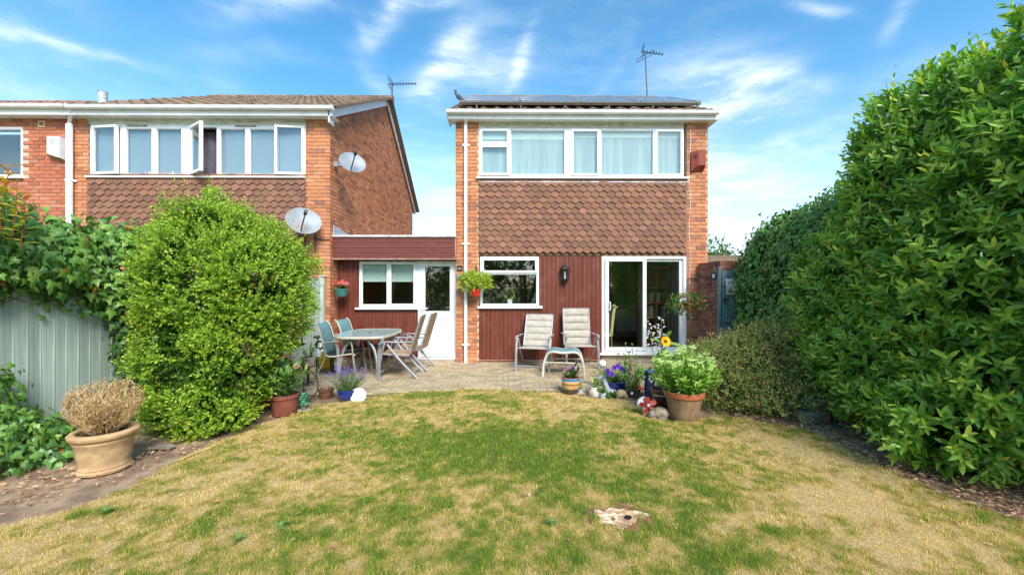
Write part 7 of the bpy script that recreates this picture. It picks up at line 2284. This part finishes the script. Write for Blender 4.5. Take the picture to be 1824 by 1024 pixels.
    MB().tube(curve([(0, .2, .42), (0, .23, .7), (0, .27, 1.0), (0, .33, 1.08), (0, .36, 1.04)], 5), .035, 8).build('backrest', cm, t, M)
    o = MB(); pr = curve([(.18, .42), (.21, .7), (.25, 1.0), (.31, 1.07)], 5)
    for i in range(len(pr) - 1): o.obox(Matrix.Translation((0, (pr[i][0] + pr[i + 1][0]) / 2, (pr[i][1] + pr[i + 1][1]) / 2)), .44, .06, pr[i + 1][1] - pr[i][1] + .012)
    o.build('back_panel', cm, t, M)
    MB().cbox(-.22, .22, -.24, .22, .38, .46, .02).build('seat', cm, t, M)
    for sx in (-1, 1):
        for sy in (-1, 1): MB().tube([(sx * .19, sy * .19, .38), (sx * .2, sy * .21, 0)], .018, 6).build('leg', MAT['oak'], t, M)
    x0, x1 = XX(1145, 9.6), 3.84
    t = thing('bookcase', 'tall oak bookcase seen through the right patio door pane', 'bookcase', TR((x0 + x1) / 2, 9.6, .1))
    bw = x1 - x0
    for x in (x0, x0 + bw * .5, x1 - .03): MB().box(x, x + .03, 9.6, 9.95, .1, 2.1).build('upright', MAT['oak'], t)
    for z in (.14, .5, .86, 1.22, 1.58, 2.07): MB().box(x0 + .031, x1 - .031, 9.61, 9.94, z, z + .025).build('shelf', MAT['oak'], t)
    MB().box(x0, x1, 9.951, 9.97, .1, 2.1).build('back_board', MAT['oak'], t)
    cols = [s(120, 60, 50), s(60, 80, 100), s(170, 150, 110), s(80, 90, 60), s(190, 180, 170)]
    for z in (.525, .885, 1.245):
        xx = x0 + .05
        while xx < x1 - .12:
            w = random.uniform(.025, .05); h = random.uniform(.18, .28)
            if abs(xx - (x0 + bw * .5)) > .06: MB().box(xx, xx + w, 9.66, 9.85, z, z + h).build('book', M_('book_cover', random.choice(cols), None, 5, .7), t)
            xx += w + random.uniform(.003, .05)
    t = thing('radiator', 'pale radiator on the back wall behind the cream dining chair', 'radiator', TR(XX(1110, 12.3), 12.3, .3))
    x0 = XX(1098, 12.3); 
    MB().cbox(x0, x0 + .9, 12.3, 12.36, .25, .95, .01).build('panel', MAT['white'], t)
    for i in range(12): MB().cbox(x0 + .04 + i * .07, x0 + .075 + i * .07, 12.285, 12.301, .29, .91, .006).build('rib', MAT['white'], t)
    # wreath plant on the kitchen window sill
    c = P(908, 541, YM + .2); M = TR(c)
    t = thing('window_plant', 'ring shaped plant in a white pot behind the kitchen window', 'potted plant', M)
    pot(t, M, .06, .05, .1, MAT['white'], .012, .004)
    P1, A, N = [], [], []
    for i in range(120):
        a = 2 * pi * i / 120; P1.append((c.x + cos(a) * .085 + random.gauss(0, .012), c.y + random.gauss(0, .01), c.z + .21 + sin(a) * .12 + random.gauss(0, .012))); A.append((random.gauss(0, 1), random.gauss(0, 1), random.gauss(0, 1))); N.append((0, -1, .3))
    leaves('wreath', P1, A, N, .035, 'small', BASK, t, RNG.random(len(P1)))
    MB().tube([(c.x + cos(a) * .085, c.y, c.z + .21 + sin(a) * .12) for a in np.linspace(0, 2 * pi, 24)], .005, 4).build('hoop', MAT['bark'], t)
    MB().box(XX(856, YM + .1), XX(960, YM + .1), YM + .09, YM + .3, c.z - .03, c.z - .002).build('inner_sill', MAT['white'], bpy.data.objects['detached_house'])
    # toiletries behind the obscured left window
    for (px, h, col, lab) in ((260, .11, s(214, 150, 180), 'pink bottle on the left house window sill'), (268, .1, s(230, 230, 230), 'white bottle on the left house window sill beside the pink one'), (297, .13, s(214, 130, 110), 'orange pink tub on the left house window sill'), (309, .09, s(236, 236, 236), 'white tub on the left house window sill')):
        c = P(px, 312.5, YH + .095); tt = thing('toiletry_bottle', lab, 'bottle', TR(c), 'toiletries on the window sill')
        MB().lathe([(.024, 0), (.026, .01), (.026, h * .7), (.014, h * .78)], 12).build('body', M_('bottle_plastic', col, None, 6, .5), tt, TR(c)); MB().lathe([(.013, h * .78), (.013, h), (.0, h)], 10).build('cap', MAT['white'], tt, TR(c))


build_ground()
build_main_house(); build_link(); build_left_house(); build_far_left_house(); build_fixings()
build_patio(); build_fence(); build_side_wall_and_gate()
build_big_shrub(); build_right_hedge(); build_ivies(); build_fuchsia(); build_behind()
build_furniture(); build_left_pots(); build_right_pots(); build_misc()
